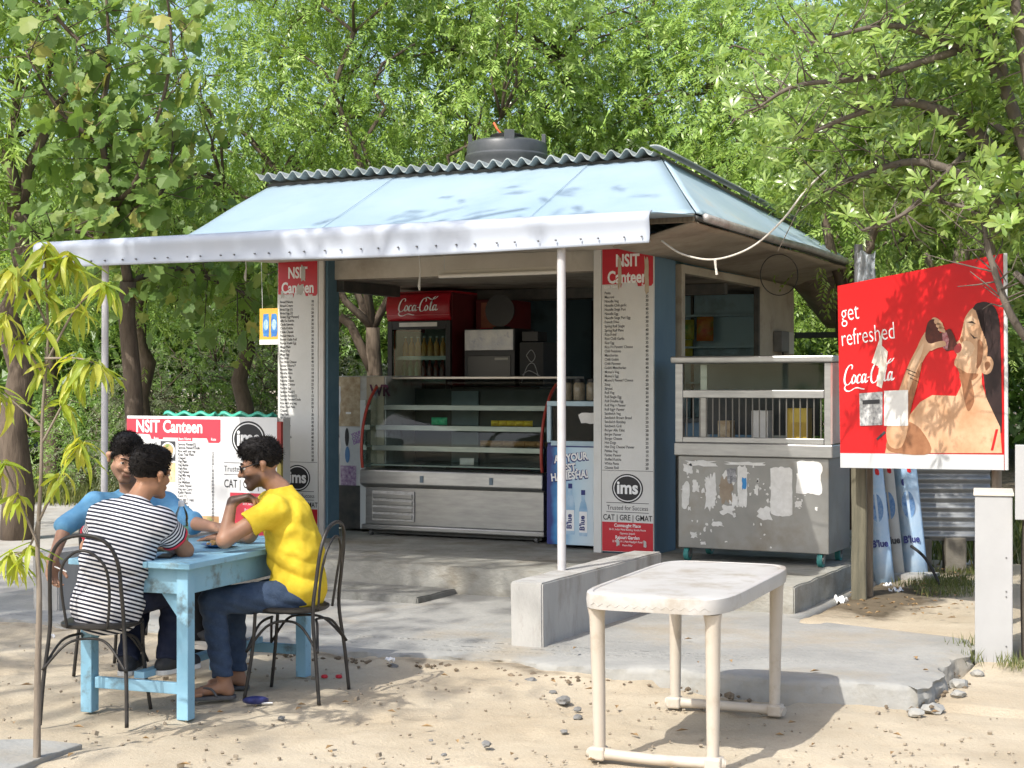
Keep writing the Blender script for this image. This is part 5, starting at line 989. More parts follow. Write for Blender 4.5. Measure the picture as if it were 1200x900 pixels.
tree('neem_tree', 'neem tree behind the right slope of the roof', spot(905,18.5), 15, 2.3, lob((0,0,3.9,1.5,1.3,1.2),(.8,.1,5.1,1.5,1.3,1.2),(-.8,0,5.4,1.4,1.3,1.2),(.9,-.2,3.,1.2,1.,.8)), .12, ncl=80, per=56, group=G1)
tree('neem_tree', 'neem tree with dark trunk between the roof and the red poster', spot(1008,14.6), 16, 2.4, lob((.2,0,3.4,1.1,1.,.9),(.9,.1,4.3,1.2,1.,1.),(-.4,.1,4.6,1.1,1.,.9)), .13, ncl=46, per=28, group=G1, lean=(-.15,.1))
tree('broadleaf_tree', 'thick trunked tree behind the red poster on the right', spot(1118,15.5), 17, 2.0, lob((-.3,0,3.2,1.2,1.,.9),(.6,0,3.9,1.4,1.2,1.1),(-.2,.2,5.0,1.6,1.3,1.1)), .24, 'whorl', ncl=60, per=24, bark=BARK2, group=G1)
tree('broadleaf_tree', 'leafy tree at the far right edge beyond the cabinet', spot(1215,16.5), 18, 2.0, lob((0,0,3.2,1.3,1.1,1.),(.2,.2,4.8,1.5,1.3,1.2)), .16, 'whorl', ncl=45, per=56, group=G1)
# left
tree('tall_tree', 'dark trunked tree with drooping narrow leaves at the left edge', spot(18,16.2), 21, 3.4, lob((-.6,0,4.8,1.4,1.2,1.2),(.5,.2,5.8,1.3,1.2,1.1),(-.7,0,3.6,1.,.9,.8),(-1.,.2,6.3,1.5,1.2,1.)), .155, 'droop', ncl=62, per=32, group=G2, lean=(.08,.0))
tree('neem_tree', 'neem tree between the left tree and the roof', spot(165,20.), 22, 2.8, lob((0,0,3.6,1.3,1.2,1.0),(.6,0,3.0,1.2,1.,.8),(-.9,0,4.8,1.0,1.,.9)), .12, ncl=40, per=28, group=G2)
# second row, further back
for i, (px, d, lab) in enumerate(((60,25,'far tree behind the narrow-leaved tree at left'),(385,26,'far tree filling the gap above the banner counter'),(520,27,'far tree behind the star-leaved tree'),(690,26,'far tree behind the roof ridge, left of the middle neem'),(850,25,'far tree behind the roof\'s right slope'),(1010,24,'far tree left of the red poster\'s top'),(1140,25,'far tree above the red poster'))):
    tree('far_tree', lab, spot(px,d), 40+i, 2.2, lob((0,0,3.4,2.,1.5,1.4),(1.,0,5.2,2.,1.6,1.4),(-1.1,0,5.6,1.9,1.6,1.5),(.1,0,7.4,2.2,1.7,1.3)) if i else lob((0,0,3.2,1.8,1.4,1.2),(.2,0,5.,1.6,1.4,1.2)), .14, ncl=70, per=36, leafm=DARKL if i % 2 else NEEM, group='trees further back', scale=1.15, spread=.5)
# grey-green acacia shrubs and undergrowth behind the banner counter
for i, (px, d, h, lab) in enumerate(((150,22.,1.7,'grey green feathery shrub behind the left pole'),(215,22.5,2.3,'grey green feathery shrub behind the banner counter'),(285,23,2.4,'feathery shrub behind the left menu board'),(95,23.,1.5,'low feathery shrub left of the white pole'),(400,23,1.8,'shrub glimpsed below the forked trunk'),(975,19,1.5,'shrub glimpsed under the back beam at right'))):
    tree('feathery_shrub', lab, spot(px,d), 60+i, .5, lob((0,0,h*.55,1.0,.8,h*.42),(.5,.1,h*.9,.8,.7,h*.3)), .05, 'acacia', ncl=34, per=26, leafm=DRY if i % 2 == 0 else DARKL, group='shrubs in the undergrowth', spread=.3, scale=1.2)
# the woods beyond: a mass nobody could count
rg = np.random.default_rng(5); N = 900
pxs = rg.uniform(-260,1460,N); ds = rg.uniform(29,44,N); zs = np.abs(rg.normal(0,1,N))*3.2+rg.uniform(0,3.2,N); cen = np.array([spot(a,b) for a,b in zip(pxs,ds)]); cen[:,2] = np.minimum(zs, 5.6)
p, d = sprays(rg, cen, nrmz(rg.normal(size=(N,3))), 20, .8, .4); a = pinnate(rg, p, d, 6, .5, .42, .15); tint = np.clip(np.repeat(rg.normal(.35,.2,N),120)+rg.normal(0,.15,N*120),0,1)
o = leaves_obj('far_woods', a[0], a[1], a[2], a[3], a[4], DARKL, None, tint, 0, 'stuff'); tag(o, 'mass of dark green woodland far behind the stall', 'woodland')
# verge undergrowth and grass
def blades(name, label, spots, n, h, w, m, seed, rad):
    rg = np.random.default_rng(seed); c = np.array(spots)[rg.integers(0,len(spots),n)]; p = c + np.stack([rg.normal(0,rad,n), rg.normal(0,rad,n), np.zeros(n)],-1); d = np.stack([rg.normal(0,.35,n), rg.normal(0,.35,n), np.ones(n)],-1)
    o = leaves_obj(name, p, d, rg.normal(size=(n,3)), h*rg.uniform(.4,1.2,n), np.full(n,w), m, None, np.clip(rg.normal(.5,.25,n),0,1), 0, 'stuff'); return tag(o, label, 'grass')
GRS = leafmat('grass_blade', (.06,.09,.02), (.12,.15,.04), (.28,.26,.11), .3)
blades('verge_grass', 'rough grass and weeds on the verge beyond the road', [spot(x,d) for x in range(-60,480,12) for d in (21.4,22,23,24.5)], 24000, .26, .02, GRS, 3, .35)
blades('grass_patch', 'patch of green grass by the tin fence and cabinet', [(*spot(x,d)[:2],.08) for x,d in ((1090,11.9),(1110,11.5),(1125,11.9),(1120,12.3),(1135,12.8),(1100,12.2))], 1500, .075, .006, GRS, 4, .12)
blades('grass_patch', 'tufts of grass at the foot of the white cabinet', [(2.86,-2.5,.05),(3.08,-2.5,.05),(3.12,-2.6,.05),(2.82,-2.2,.08)], 260, .09, .005, GRS, 9, .05)
blades('back_grass', 'weeds under the trees behind the right of the stall', [spot(x,d) for x in range(900,1300,12) for d in (14.5,16,18,20)], 12000, .28, .018, GRS, 6, .5)

# ------------------------------------------------------------------ near right tree: whorled leaves over the poster
nt = thing('overhanging_tree', 'near tree at the right edge overhanging the red poster', 'tree', spot(1226, 9.0)); base = np.array(spot(1226, 9.0)); rg = np.random.default_rng(77); mb = MB()
P = lambda px,py,d: np.array(pt(px,py,d)) - base
tr = [np.array([0,0,-.1]), np.array([-.02,0,.6]), P(1232,420,9.0), P(1244,330,9.1), P(1225,250,9.2)]
mb.tube(crom(tr,6), np.linspace(.13,.085,25).tolist(), 12)
br = [([P(1222,290,9.2),P(1160,225,9.4),P(1080,190,9.5),P(1010,205,9.7),P(965,225,9.8)],.04),([P(1215,260,9.2),P(1150,160,9.5),P(1070,120,9.4),P(1000,135,9.4),P(930,165,9.4)],.045),([P(1222,240,9.2),P(1170,90,9.3),P(1110,50,9.3),P(1040,30,9.2),P(950,50,9.1)],.045),
      ([P(1225,200,9.2),P(1200,60,9.0),P(1170,-60,9.0),P(1100,-160,9.2)],.05),([P(1222,420,9.1),P(1185,370,9.0),P(1160,300,9.05),P(1145,250,9.2),P(1090,235,9.6)],.028),([P(1222,240,9.2),P(1260,60,9.3),P(1300,-120,9.4)],.05),([P(1180,100,9.3),P(1130,-40,9.3),P(1040,-90,9.1),P(930,-50,8.9)],.035),([P(1120,60,9.3),P(1020,90,9.3),P(935,100,9.3),P(890,125,9.3)],.025),([P(1130,180,9.5),P(1060,250,9.3),P(1010,270,9.4)],.018),([P(1190,320,9.0),P(1230,360,8.8),P(1260,400,8.7)],.02)]
tips = []
for pts, r in br:
    c = crom([tuple(q) for q in pts], 7); mb.tube(c, np.linspace(r, .008, len(c)).tolist(), 8)
    c = np.array([tuple(q) for q in c]); 
    for i in range(int(len(c)*.3), len(c)):
        for k in range(2):
            q = c[i] + rg.normal(size=3)*np.array([.15,.15,.12]) + np.array([0,0,.06]); mb.tube([tuple(c[i]), tuple((c[i]+q)/2+rg.normal(size=3)*.02), tuple(q)], [.006,.004,.0025], 5); tips.append(q)
bt_ = []
for px0, py0, d0, px1, py1, d1 in ((1225,255,9.4,1090,215,12.0),(1225,250,9.4,1010,150,12.2),(1225,240,9.4,1100,60,12.4),(1225,240,9.4,960,90,12.6),(1225,250,9.4,1175,140,12.0),(1225,255,9.4,940,215,12.4)):
    ps = limb(mb, rg, tuple(P(px0,py0,d0)), tuple(P(px1,py1,d1)), .03, .008, .10, 7, 6)
    for q0 in ps[3:]:
        for k in range(40):
            q = q0+rg.normal(size=3)*np.array([.40,.30,.30]); bt_.append(q)
            if k < 5: mb.tube([tuple(q0), tuple((q0+q)/2+rg.normal(size=3)*.04), tuple(q)], [.005,.004,.0025], 4)
mb.build('trunk', mat('grey_brown_bark', (.085,.07,.055), (.15,.125,.10), 7, .95, bump=.6, bscale=28, stretch=(2,2,.5)), nt, smooth=True); tips = np.array(tips); bt_ = np.array(bt_)
T = np.concatenate([tips, bt_, bt_+rg.normal(size=bt_.shape)*.14, bt_+rg.normal(size=bt_.shape)*.14] + [tips[rg.integers(0,len(tips),len(tips))]+rg.normal(size=(len(tips),3))*np.array([.16,.16,.12]) for _ in range(4)])
w = T + base; dd = (w[:,0]-CAM[0])*FW[0]+(w[:,1]-CAM[1])*FW[1]; xx = 600+FPX*((w[:,0]-CAM[0])*RT[0]+(w[:,1]-CAM[1])*RT[1])/dd; yy = 450-FPX*(w[:,2]-CAM[2])/dd
lim = 262 - np.clip((1010-xx)*.05,0,20) + np.clip((xx-1000)*.12,0,60); keep = (yy < lim) & ((xx > 858+np.clip((yy-150)*.5,-40,60)) | (yy < 0)) & ~((xx > 985) & (yy > 262) & (xx < 1170))
sp4 = [np.array(q) for q in (A, B_, C_, D_)]; sn = np.cross(sp4[1]-sp4[0], sp4[3]-sp4[0]); sd_ = np.array(sdir); tt_ = ((sp4[0]-w)@sn)/(-sd_@sn); hitp = w - sd_*tt_[:,None]; ax_ = (sp4[1]-sp4[0]); az_ = (sp4[0]-sp4[3]); ha = ((hitp-sp4[3])@ax_)/(ax_@ax_); hb = ((hitp-sp4[3])@az_)/(az_@az_)
keep &= ~((tt_ > 0) & (ha > -.1) & (ha < 1.1) & (hb > -.1) & (hb < 1.2) & (rg.random(len(T)) < .80))       # the crown is thin where it lets the sun through to the poster
T = T[keep]; d = nrmz(rg.normal(size=(len(T),3))*.5 + np.array([-.2,-.5,.75])); a = whorl(rg, T, d, 8, .096, .025)
tint = np.clip(rg.normal(.5,.2,len(a[0])),0,1); q = a[0]+base; dep = (q[:,0]-CAM[0])*FW[0]+(q[:,1]-CAM[1])*FW[1]; X = 600+FPX*((q[:,0]-CAM[0])*RT[0]+(q[:,1]-CAM[1])*RT[1])/dep; Yp = 450-FPX*(q[:,2]-CAM[2])/dep
vis = (X > 840) & (X < 1200) & (Yp > 0) & (Yp < 330); order = np.argsort(np.where(vis, dep, 99)); big = order[:290]; rest = order[290:]
def one_leaf(i, arr, m, name, parent, cache={}):
    d_ = nrmz(arr[1][i:i+1]); s_ = nrmz(np.cross(d_, arr[2][i:i+1])); n_ = np.cross(s_, d_); key = (name, i % 6)
    if key not in cache:
        z = np.zeros((1,3)); o = leaves_obj(name, z, np.array([[0,1.,0]]), np.array([[0,0,1.]]), np.array([1.]), np.array([.30+.03*(i % 4)]), m, parent, np.array([.25+.12*(i % 6)]), 1); cache[key] = o.data
    else: o = bpy.data.objects.new(name, cache[key]); COL.objects.link(o); o.parent = parent
    L = float(arr[3][i]); Rm = Matrix([[s_[0][k], d_[0][k], n_[0][k]] for k in range(3)]).to_4x4(); o.matrix_local = Matrix.Translation(arr[0][i]) @ Rm @ Matrix.Scale(L,4); return o
for i in big: one_leaf(int(i), a, WHOR, 'leaf', nt)
leaves_obj('crown', a[0][rest], a[1][rest], a[2][rest], a[3][rest], a[4][rest], WHOR, nt, tint[rest], 1, 'stuff')

# ------------------------------------------------------------------ left tree with big lobed leaves
lt = thing('lobed_leaf_tree', 'tree with big lobed leaves and dark trunk left of the stall', 'tree', spot(157,14.6)); base = np.array(spot(157,14.6)); rg = np.random.default_rng(31); mb = MB()
limb(mb, rg, (0,0,-.1), tuple(P(150,330,14.6)), .10, .075, .05, 6, 9)
br = [([P(150,330,14.6),P(134,235,14.4),P(118,150,14.2),P(128,70,14.2),P(120,-60,14.2)],.05),([P(134,240,14.4),P(165,200,14.1),P(200,70,14.),P(190,-40,14.)],.03),([P(120,170,14.2),P(70,130,14.),P(30,60,14.)],.025),([P(150,330,14.6),P(210,315,15.2),P(255,330,15.5),P(290,345,15.6)],.03),([P(140,290,14.5),P(80,270,14.1),P(30,290,13.9)],.025),([P(128,80,14.2),P(60,10,14.1),P(40,-80,14.)],.025),([P(140,250,14.4),P(190,225,14.2),P(205,150,14.1)],.02)]
tips = []
for pts, r in br:
    c = crom([tuple(q) for q in pts], 7); mb.tube(c, np.linspace(r,.007,len(c)).tolist(), 7); c = np.array([tuple(q) for q in c])
    for i in range(3, len(c)):
        for k in range(2):
            q = c[i]+rg.normal(size=3)*np.array([.26,.26,.20]); mb.tube([tuple(c[i]), tuple(q)], [.006,.003], 4); tips.append(q)
mb.build('trunk', BARK, lt, smooth=True); tips = np.array(tips)
def lobed_mesh(seed, tintv):
    rr = random.Random(seed); pts = [(0,0)]
    for a_, r_ in ((-150,.32),(-112,.52),(-88,.40),(-62,.60),(-38,.46),(-20,.68),(0,.86),(20,.68),(38,.46),(62,.60),(88,.40),(112,.52),(150,.32)): an = R(a_); pts.append((r_*math.sin(an)*rr.uniform(.9,1.1), .30+r_*math.cos(an)*.72*rr.uniform(.92,1.08)))
    v = [(x,y,-.18*abs(x)**1.3-.16*max(0,y-.3)**2+.02*math.sin(9*x+seed)) for x,y in pts] + [(0,.34,.03)]
    k = len(v)-1; f = [(k, i+1, i) for i in range(k)] ; f[-1] = (k, 0, k-1)
    me = bpy.data.meshes.new('leaf'); me.from_pydata(v, [], [(k,i,i+1) if i+1 < k else (k,i,0) for i in range(k)]); me.update(); a_ = me.attributes.new('tint','FLOAT','FACE'); a_.data.foreach_set('value', [tintv]*len(me.polygons)); me.materials.append(LOBE); return me
LM = [lobed_mesh(i, t) for i, t in enumerate((.1,.25,.35,.45,.55,.7,.95,.3))]
sel = tips[rg.permutation(len(tips))]; sel = np.concatenate([sel, sel+rg.normal(size=sel.shape)*.12])[:290]
for i, q in enumerate(sel):
    o = bpy.data.objects.new('leaf', LM[int(rg.integers(0,8))]); COL.objects.link(o); o.parent = lt; dv = nrmz(np.array([rg.normal()*.7, rg.normal()*.7-.3, -.9+rg.normal()*.4])[None])[0]; nv = np.array([rg.normal()*.5-.2, rg.normal()*.4-.8, .5+rg.normal()*.3]); s_ = nrmz(np.cross(dv,nv)[None])[0]; n_ = np.cross(s_,dv)
    L = rg.uniform(.15,.27); o.matrix_local = Matrix.Translation(q) @ Matrix([[s_[k],dv[k],n_[k]] for k in range(3)]).to_4x4() @ Matrix.Scale(L,4)

ev = []; ef = []; et = []
for i in range(700):
    me = LM[int(rg.integers(0,8))]; q = tips[int(rg.integers(0,len(tips)))]+rg.normal(size=3)*np.array([.28,.28,.22]); dv = nrmz(np.array([rg.normal()*.7, rg.normal()*.7-.2, -.8+rg.normal()*.5])[None])[0]; nv = np.array([rg.normal()*.5-.2, rg.normal()*.4-.8, .5]); s_ = nrmz(np.cross(dv,nv)[None])[0]; n_ = np.cross(s_,dv); L = rg.uniform(.09,.17)
    co = np.array([v.co[:] for v in me.vertices]); o0 = len(ev); ev += (q+(co[:,:1]*s_+co[:,1:2]*dv+co[:,2:]*n_)*L).tolist(); ef += [tuple(o0+k for k in p.vertices) for p in me.polygons]; et += [float(rg.random())*.75]*len(me.polygons)
me = bpy.data.meshes.new('small_leaves'); me.from_pydata(ev, [], ef); me.update(); a_ = me.attributes.new('tint','FLOAT','FACE'); a_.data.foreach_set('value', et); tag(link('small_leaves', me, LOBE, lt), kind='stuff')

# ------------------------------------------------------------------ young sapling in the left foreground
sa = thing('sapling', 'thin young sapling with drooping yellow green leaves at lower left', 'sapling', spot(43,6.76)); base = np.array(spot(43,6.76)); rg = np.random.default_rng(9); mb = MB()
st = [np.array([0,0,-.05]), P(44,800,6.76), P(46,700,6.75), P(44,640,6.76), P(48,560,6.74), P(50,480,6.74), P(56,400,6.74), P(54,330,6.75), P(52,285,6.75)]
c = crom([tuple(q) for q in st], 5); mb.tube(c, (.0045+.013*(1-np.linspace(0,1,len(c)))**1.8).tolist(), 9)
sb_ = [[P(46,610,6.75),P(70,560,6.7),P(95,520,6.65)],[P(45,640,6.75),P(20,580,6.7),P(5,545,6.7)],[P(49,520,6.74),P(75,470,6.7),P(85,440,6.68)],[P(52,430,6.74),P(90,360,6.7),P(125,335,6.66)],[P(52,440,6.74),P(25,400,6.7),P(5,370,6.68)],[P(55,380,6.74),P(30,330,6.72),P(12,315,6.7)],[P(54,340,6.75),P(75,310,6.72),P(80,300,6.72)],[P(47,600,6.75),P(35,640,6.8),P(15,650,6.85)],[P(49,500,6.74),P(15,470,6.8),P(-20,450,6.8)],[P(53,420,6.7),P(90,420,6.6),P(110,425,6.55)]]
nodes = [c[-1]]
for b in sb_: cc = crom([tuple(q) for q in b], 5); mb.tube(cc, np.linspace(.006,.003,len(cc)).tolist(), 6); nodes += [cc[-1], cc[-1], cc[len(cc)//2]]
nodes += [c[i] for i in (28,31,34,37,39)]
mb.build('stem', BARK2, sa, smooth=True)
SAP = leafmat('sapling_leaf', (.19,.28,.03), (.33,.41,.055), (.50,.50,.09), .45, .4, .45)
def sap_mesh(i):
    mbx = MB(); bend = .25+.16*i; wv = .012*(i % 3)
    def fn(u, v):
        w = (math.sin(math.pi*min(1,u**.8))**.8)*.09*(1-.25*u)+.004; x = (v-.5)*2*w; y = math.sin(u*1.2*bend+.0)/(1.2*bend)*1.0; z = -(1-math.cos(u*1.2*bend))/(1.2*bend) - abs(v-.5)*-.05 + wv*math.sin(u*14+v*3); return (x,y,z)
    mbx.grid(fn, 10, 4); me = bpy.data.meshes.new('leaf'); me.from_pydata(mbx.v, [], mbx.f); me.update(); me.shade_smooth(); a_ = me.attributes.new('tint','FLOAT','FACE'); a_.data.foreach_set('value', [(.15,.35,.5,.65,.8,.95)[i]]*len(me.polygons)); me.materials.append(SAP); return me
SM = [sap_mesh(i) for i in range(6)]; cnt = 0
for nd in nodes:
    nd = np.array(tuple(nd)); k = int(rg.integers(7,11))
    for j in range(k):
        az = rg.uniform(0,6.28); dv = nrmz(np.array([math.cos(az), math.sin(az), rg.uniform(-1.1,.05)])[None])[0]; nv = np.array([0,0,1.])+rg.normal(size=3)*.25; s_ = nrmz(np.cross(dv,nv)[None])[0]; n_ = np.cross(s_,dv)
        o = bpy.data.objects.new('leaf', SM[int(rg.integers(0,6))]); COL.objects.link(o); o.parent = sa; cnt += 1
        o.matrix_local = Matrix.Translation(nd + rg.normal(size=3)*.012) @ Matrix([[s_[q],dv[q],n_[q]] for q in range(3)]).to_4x4() @ Matrix.Scale(rg.uniform(.12,.20),4)

# ------------------------------------------------------------------ shade tree standing left of the camera, out of frame
tree('shade_tree', 'large shade tree beside the tables dappling the sand', (-6.2,-9.6,0), 90, 4.6, lob((2.2,2.1,8.0,1.1,.7,.5),(3.4,2.1,8.0,1.0,.7,.5),(4.4,2.1,8.1,.7,.6,.4),(4.6,4.0,8.2,.8,.5,.4),(3.9,-1.8,8.0,.9,.9,.6),(2.9,-1.5,8.0,1.,1.,.6),(1.2,.2,8.4,1.4,1.6,1.0),(0,-1,8.6,1.6,1.8,1.2),(3.4,.3,8.3,.7,.6,.4)), .22, ncl=135, per=22, group=None, spread=.45, scale=1.2)
# ------------------------------------------------------------------ people: implicit surfaces meshed with surface nets
def A3(v): return np.array([v[0], v[1], v[2]], np.float32)
def cap(a, b, r1, r2, k=.03, flat=False): return ('c', A3(a), A3(b), r1, r2, k, flat)
def elp(c, r, fr, k=.03): return ('e', A3(c), np.array(r, np.float32), np.array([A3(x) for x in fr]), k)
def sdf_eval(prims, h, pad=.02, cuts=(), wrinkle=None):
    lo = np.full(3, 1e9); hi = -lo; bx = []
    for p in prims:
        if p[0] == 'c': m = max(p[3], p[4]); l, u = np.minimum(p[1],p[2])-m, np.maximum(p[1],p[2])+m
        else: m = p[2].max(); l, u = p[1]-m, p[1]+m
        bx.append((l,u)); lo = np.minimum(lo,l); hi = np.maximum(hi,u)
    lo -= pad; hi += pad; n = np.ceil((hi-lo)/h).astype(int)+1; f = np.full(n, .06, np.float32); ax = [lo[i]+h*np.arange(n[i]) for i in range(3)]
    for p, (l,u) in zip(prims, bx):
        k = p[-1] if p[0] == 'e' else p[5]; mg = k+.03; i0 = np.maximum(((l-mg-lo)/h).astype(int),0); i1 = np.minimum(((u+mg-lo)/h).astype(int)+2, n); sl_ = tuple(slice(a,b) for a,b in zip(i0,i1))
        g = np.stack(np.meshgrid(*[ax[i][sl_[i]] for i in range(3)], indexing='ij'), -1).astype(np.float32)
        if p[0] == 'c':
            ab = p[2]-p[1]; L = np.linalg.norm(ab)+1e-9; t = ((g-p[1])@ab)/L**2; tc = np.clip(t,0,1); d = np.linalg.norm(g-p[1]-tc[...,None]*ab,axis=-1) - (p[3]+(p[4]-p[3])*tc)
            if p[6]: d = np.maximum(d, (t-1)*L)
        else:
            q = (g-p[1])@p[3].T; k0 = np.linalg.norm(q/p[2],axis=-1); k1 = np.linalg.norm(q/p[2]**2,axis=-1)+1e-9; d = k0*(k0-1)/k1
        o = f[sl_]; hh = np.clip(.5+.5*(o-d)/k,0,1); f[sl_] = o*(1-hh)+d*hh - k*hh*(1-hh)
    if wrinkle is not None or cuts:
        g = np.stack(np.meshgrid(*ax, indexing='ij'), -1).astype(np.float32)
        if wrinkle is not None:
            m_ = np.abs(f) < .03; f[m_] += wrinkle(g[m_])
        for fn in cuts: f = np.maximum(f, fn(g))
    return f, lo, h
def surface_nets(f, lo, h):
    s = f < 0; n = np.array(f.shape)-1
    c = [s[i:n[0]+i, j:n[1]+j, k:n[2]+k] for i in (0,1) for j in (0,1) for k in (0,1)]; any_ = np.logical_or.reduce(c); all_ = np.logical_and.reduce(c); act = any_ & ~all_
    ijk = np.argwhere(act); N = len(ijk); idx = np.full(act.shape, -1, np.int32); idx[act] = np.arange(N)
    acc = np.zeros((N,3), np.float32); cnt = np.zeros((N,1), np.float32); corners = [np.array((i,j,k)) for i in (0,1) for j in (0,1) for k in (0,1)]
    for a in range(8):
        for b in range(a+1,8):
            if np.abs(corners[a]-corners[b]).sum() != 1: continue
            pa = ijk+corners[a]; pb = ijk+corners[b]; fa = f[pa[:,0],pa[:,1],pa[:,2]]; fb = f[pb[:,0],pb[:,1],pb[:,2]]; m = (fa < 0) != (fb < 0); t = (fa/(fa-fb+1e-12))[:,None]
            acc += np.where(m[:,None], pa+(pb-pa)*t, 0); cnt += m[:,None]
    v = lo + acc/np.maximum(cnt,1)*h; quads = []
    for axn in range(3):
        e = np.zeros(3,int); e[axn] = 1; u = np.roll([1,0,0], axn+1); w = np.roll([1,0,0], axn+2)
        sh = [f.shape[i]-e[i] for i in range(3)]; s0 = s[:sh[0],:sh[1],:sh[2]]; s1 = s[e[0]:,e[1]:,e[2]:]; q = np.argwhere(s0 != s1); ok = np.all((q-u-w >= 0), 1) & np.all(q < n+(1-0)*0+0, 1); q = q[ok]
        g = lambda o: idx[o[:,0],o[:,1],o[:,2]]; a, b, c_, d = g(q-u-w), g(q-w), g(q), g(q-u); fl = s0[q[:,0],q[:,1],q[:,2]]
        quads.append(np.where(fl[:,None], np.stack([a,b,c_,d],1), np.stack([d,c_,b,a],1)))
    quads = np.concatenate(quads); quads = quads[(quads >= 0).all(1)]; return v, quads
def sdf_obj(name, prims, m, parent=None, h=.006, base=(0,0,0), cuts=(), wrinkle=None, attrs=None):
    v, q = surface_nets(*sdf_eval(prims, h, cuts=cuts, wrinkle=wrinkle)); me = bpy.data.meshes.new(name)
    lv = (v-np.array(base)).astype(np.float32)
    me.vertices.add(len(v)); me.vertices.foreach_set('co', lv.ravel()); me.loops.add(q.size); me.loops.foreach_set('vertex_index', q.astype(np.int32).ravel()); me.polygons.add(len(q)); me.polygons.foreach_set('loop_start', (np.arange(len(q))*4).astype(np.int32)); me.update(calc_edges=True); me.validate()
    if attrs:
        for nm, fn in attrs.items(): a = me.attributes.new(nm,'FLOAT','POINT'); a.data.foreach_set('value', fn(v).astype(np.float32))
    o = link(name, me, m, parent, smooth=True); o.modifiers.new('relax','SMOOTH').iterations = 2; return o, v
def hand(w, d, n, side, curl=(.35,.5,.4), thumb=.6, spread=.06):
    """w wrist, d hand direction, n palm normal (towards palm), side +1/-1: which lateral side the thumb leaves from"""
    d = d.normalized(); n = (n-d*n.dot(d)).normalized(); l = d.cross(n)*side; out = []
    for i, (ln, off) in enumerate(((.072,.030),(.080,.010),(.075,-.010),(.058,-.029))):
        kn = w+d*(.092-.004*abs(i-1))+l*off; out.append(cap(w+l*off*.5+d*.01, kn, .020, .0125, .018)); p = kn; dd = (d+l*spread*(1.5-i)*.5).normalized(); ang = 0
        for s, (fr, r) in enumerate(((.45,.0100),(.30,.0090),(.25,.0078))):
            ang += curl[s]; dr = (dd*math.cos(ang)+n*math.sin(ang)).normalized(); q = p+dr*ln*fr*1.15; out.append(cap(p, q, r, r*.92, .004)); p = q
    tb = w+d*.025+l*.022; t1 = tb+(l*.75+d*.6+n*.3).normalized()*.045; t2 = t1+(d*(1-.2*thumb)+l*.25+n*thumb*.8).normalized()*.032; t3 = t2+(d*(.9-.3*thumb)+n*thumb-l*.1).normalized()*.026
    return out+[cap(tb,t1,.017,.0125,.016), cap(t1,t2,.0115,.0105,.004), cap(t2,t3,.0105,.0085,.004)]
HS = 1.07
def head_prims(c, f, u):
    f = f.normalized(); u = (u-f*u.dot(f)).normalized(); r = f.cross(u); fr = (r,f,u); P_ = lambda a,b,d: c+(r*a+f*b+u*d)*HS
    o = [elp(P_(0,-.012,.032),(.074,.095,.082),fr,.02), elp(P_(0,.028,-.022),(.060,.066,.082),fr,.03), cap(P_(-.045,.0,-.055),P_(-.016,.072,-.094),.022,.017,.025), cap(P_(.045,.0,-.055),P_(.016,.072,-.094),.022,.017,.025), cap(P_(-.014,.072,-.094),P_(.014,.072,-.094),.018,.018,.015),
         cap(P_(0,.088,.012),P_(0,.112,-.030),.009,.012,.012), cap(P_(-.013,.095,-.036),P_(.013,.095,-.036),.0085,.0085,.008), cap(P_(-.02,.088,-.058),P_(.02,.088,-.058),.008,.008,.008), cap(P_(-.017,.085,-.068),P_(.017,.085,-.068),.009,.009,.008), cap(P_(-.035,.075,.018),P_(.035,.075,.018),.013,.013,.015)]
    for s in (-1,1): o += [cap(P_(s*.074,-.008,.012),P_(s*.084,-.016,.006),.012,.017,.008), cap(P_(s*.084,-.016,.006),P_(s*.080,-.008,-.028),.014,.009,.008), elp(P_(s*.036,.066,-.026),(.022,.02,.018),fr,.02)]
    return o, P_, (r,f,u)
def skinmat(name, c, dark):
    m, n, l, b = _new(name); at = n.new('ShaderNodeAttribute'); at.attribute_name = 'beard'; nz = n.new('ShaderNodeTexNoise'); nz.inputs['Scale'].default_value = 30; tc = n.new('ShaderNodeTexCoord'); l.new(tc.outputs['Object'], nz.inputs[0])
    rp = n.new('ShaderNodeValToRGB'); rp.color_ramp.elements[0].color = (*[x*.85 for x in c],1); rp.color_ramp.elements[1].color = (*[x*1.12 for x in c],1); l.new(nz.outputs[0], rp.inputs[0])
    mx = n.new('ShaderNodeMix'); mx.data_type = 'RGBA'; l.new(at.outputs['Fac'], mx.inputs[0]); l.new(rp.outputs[0], mx.inputs[6]); mx.inputs[7].default_value = (*dark,1); l.new(mx.outputs[2], b.inputs['Base Color'])
    b.inputs['Roughness'].default_value = .5; b.inputs['Specular IOR Level'].default_value = .35; b.inputs['Subsurface Weight'].default_value = .08; b.inputs['Subsurface Radius'].default_value = (.02,.008,.005); return m
def fabric(name, c, c2, scale=30, rough=.85, bump=.25, c3=None): return mat(name, c, c2, scale, rough, bump=bump, bscale=26, spec=.15, c3=c3, s3=5, t3=(.45,.75))
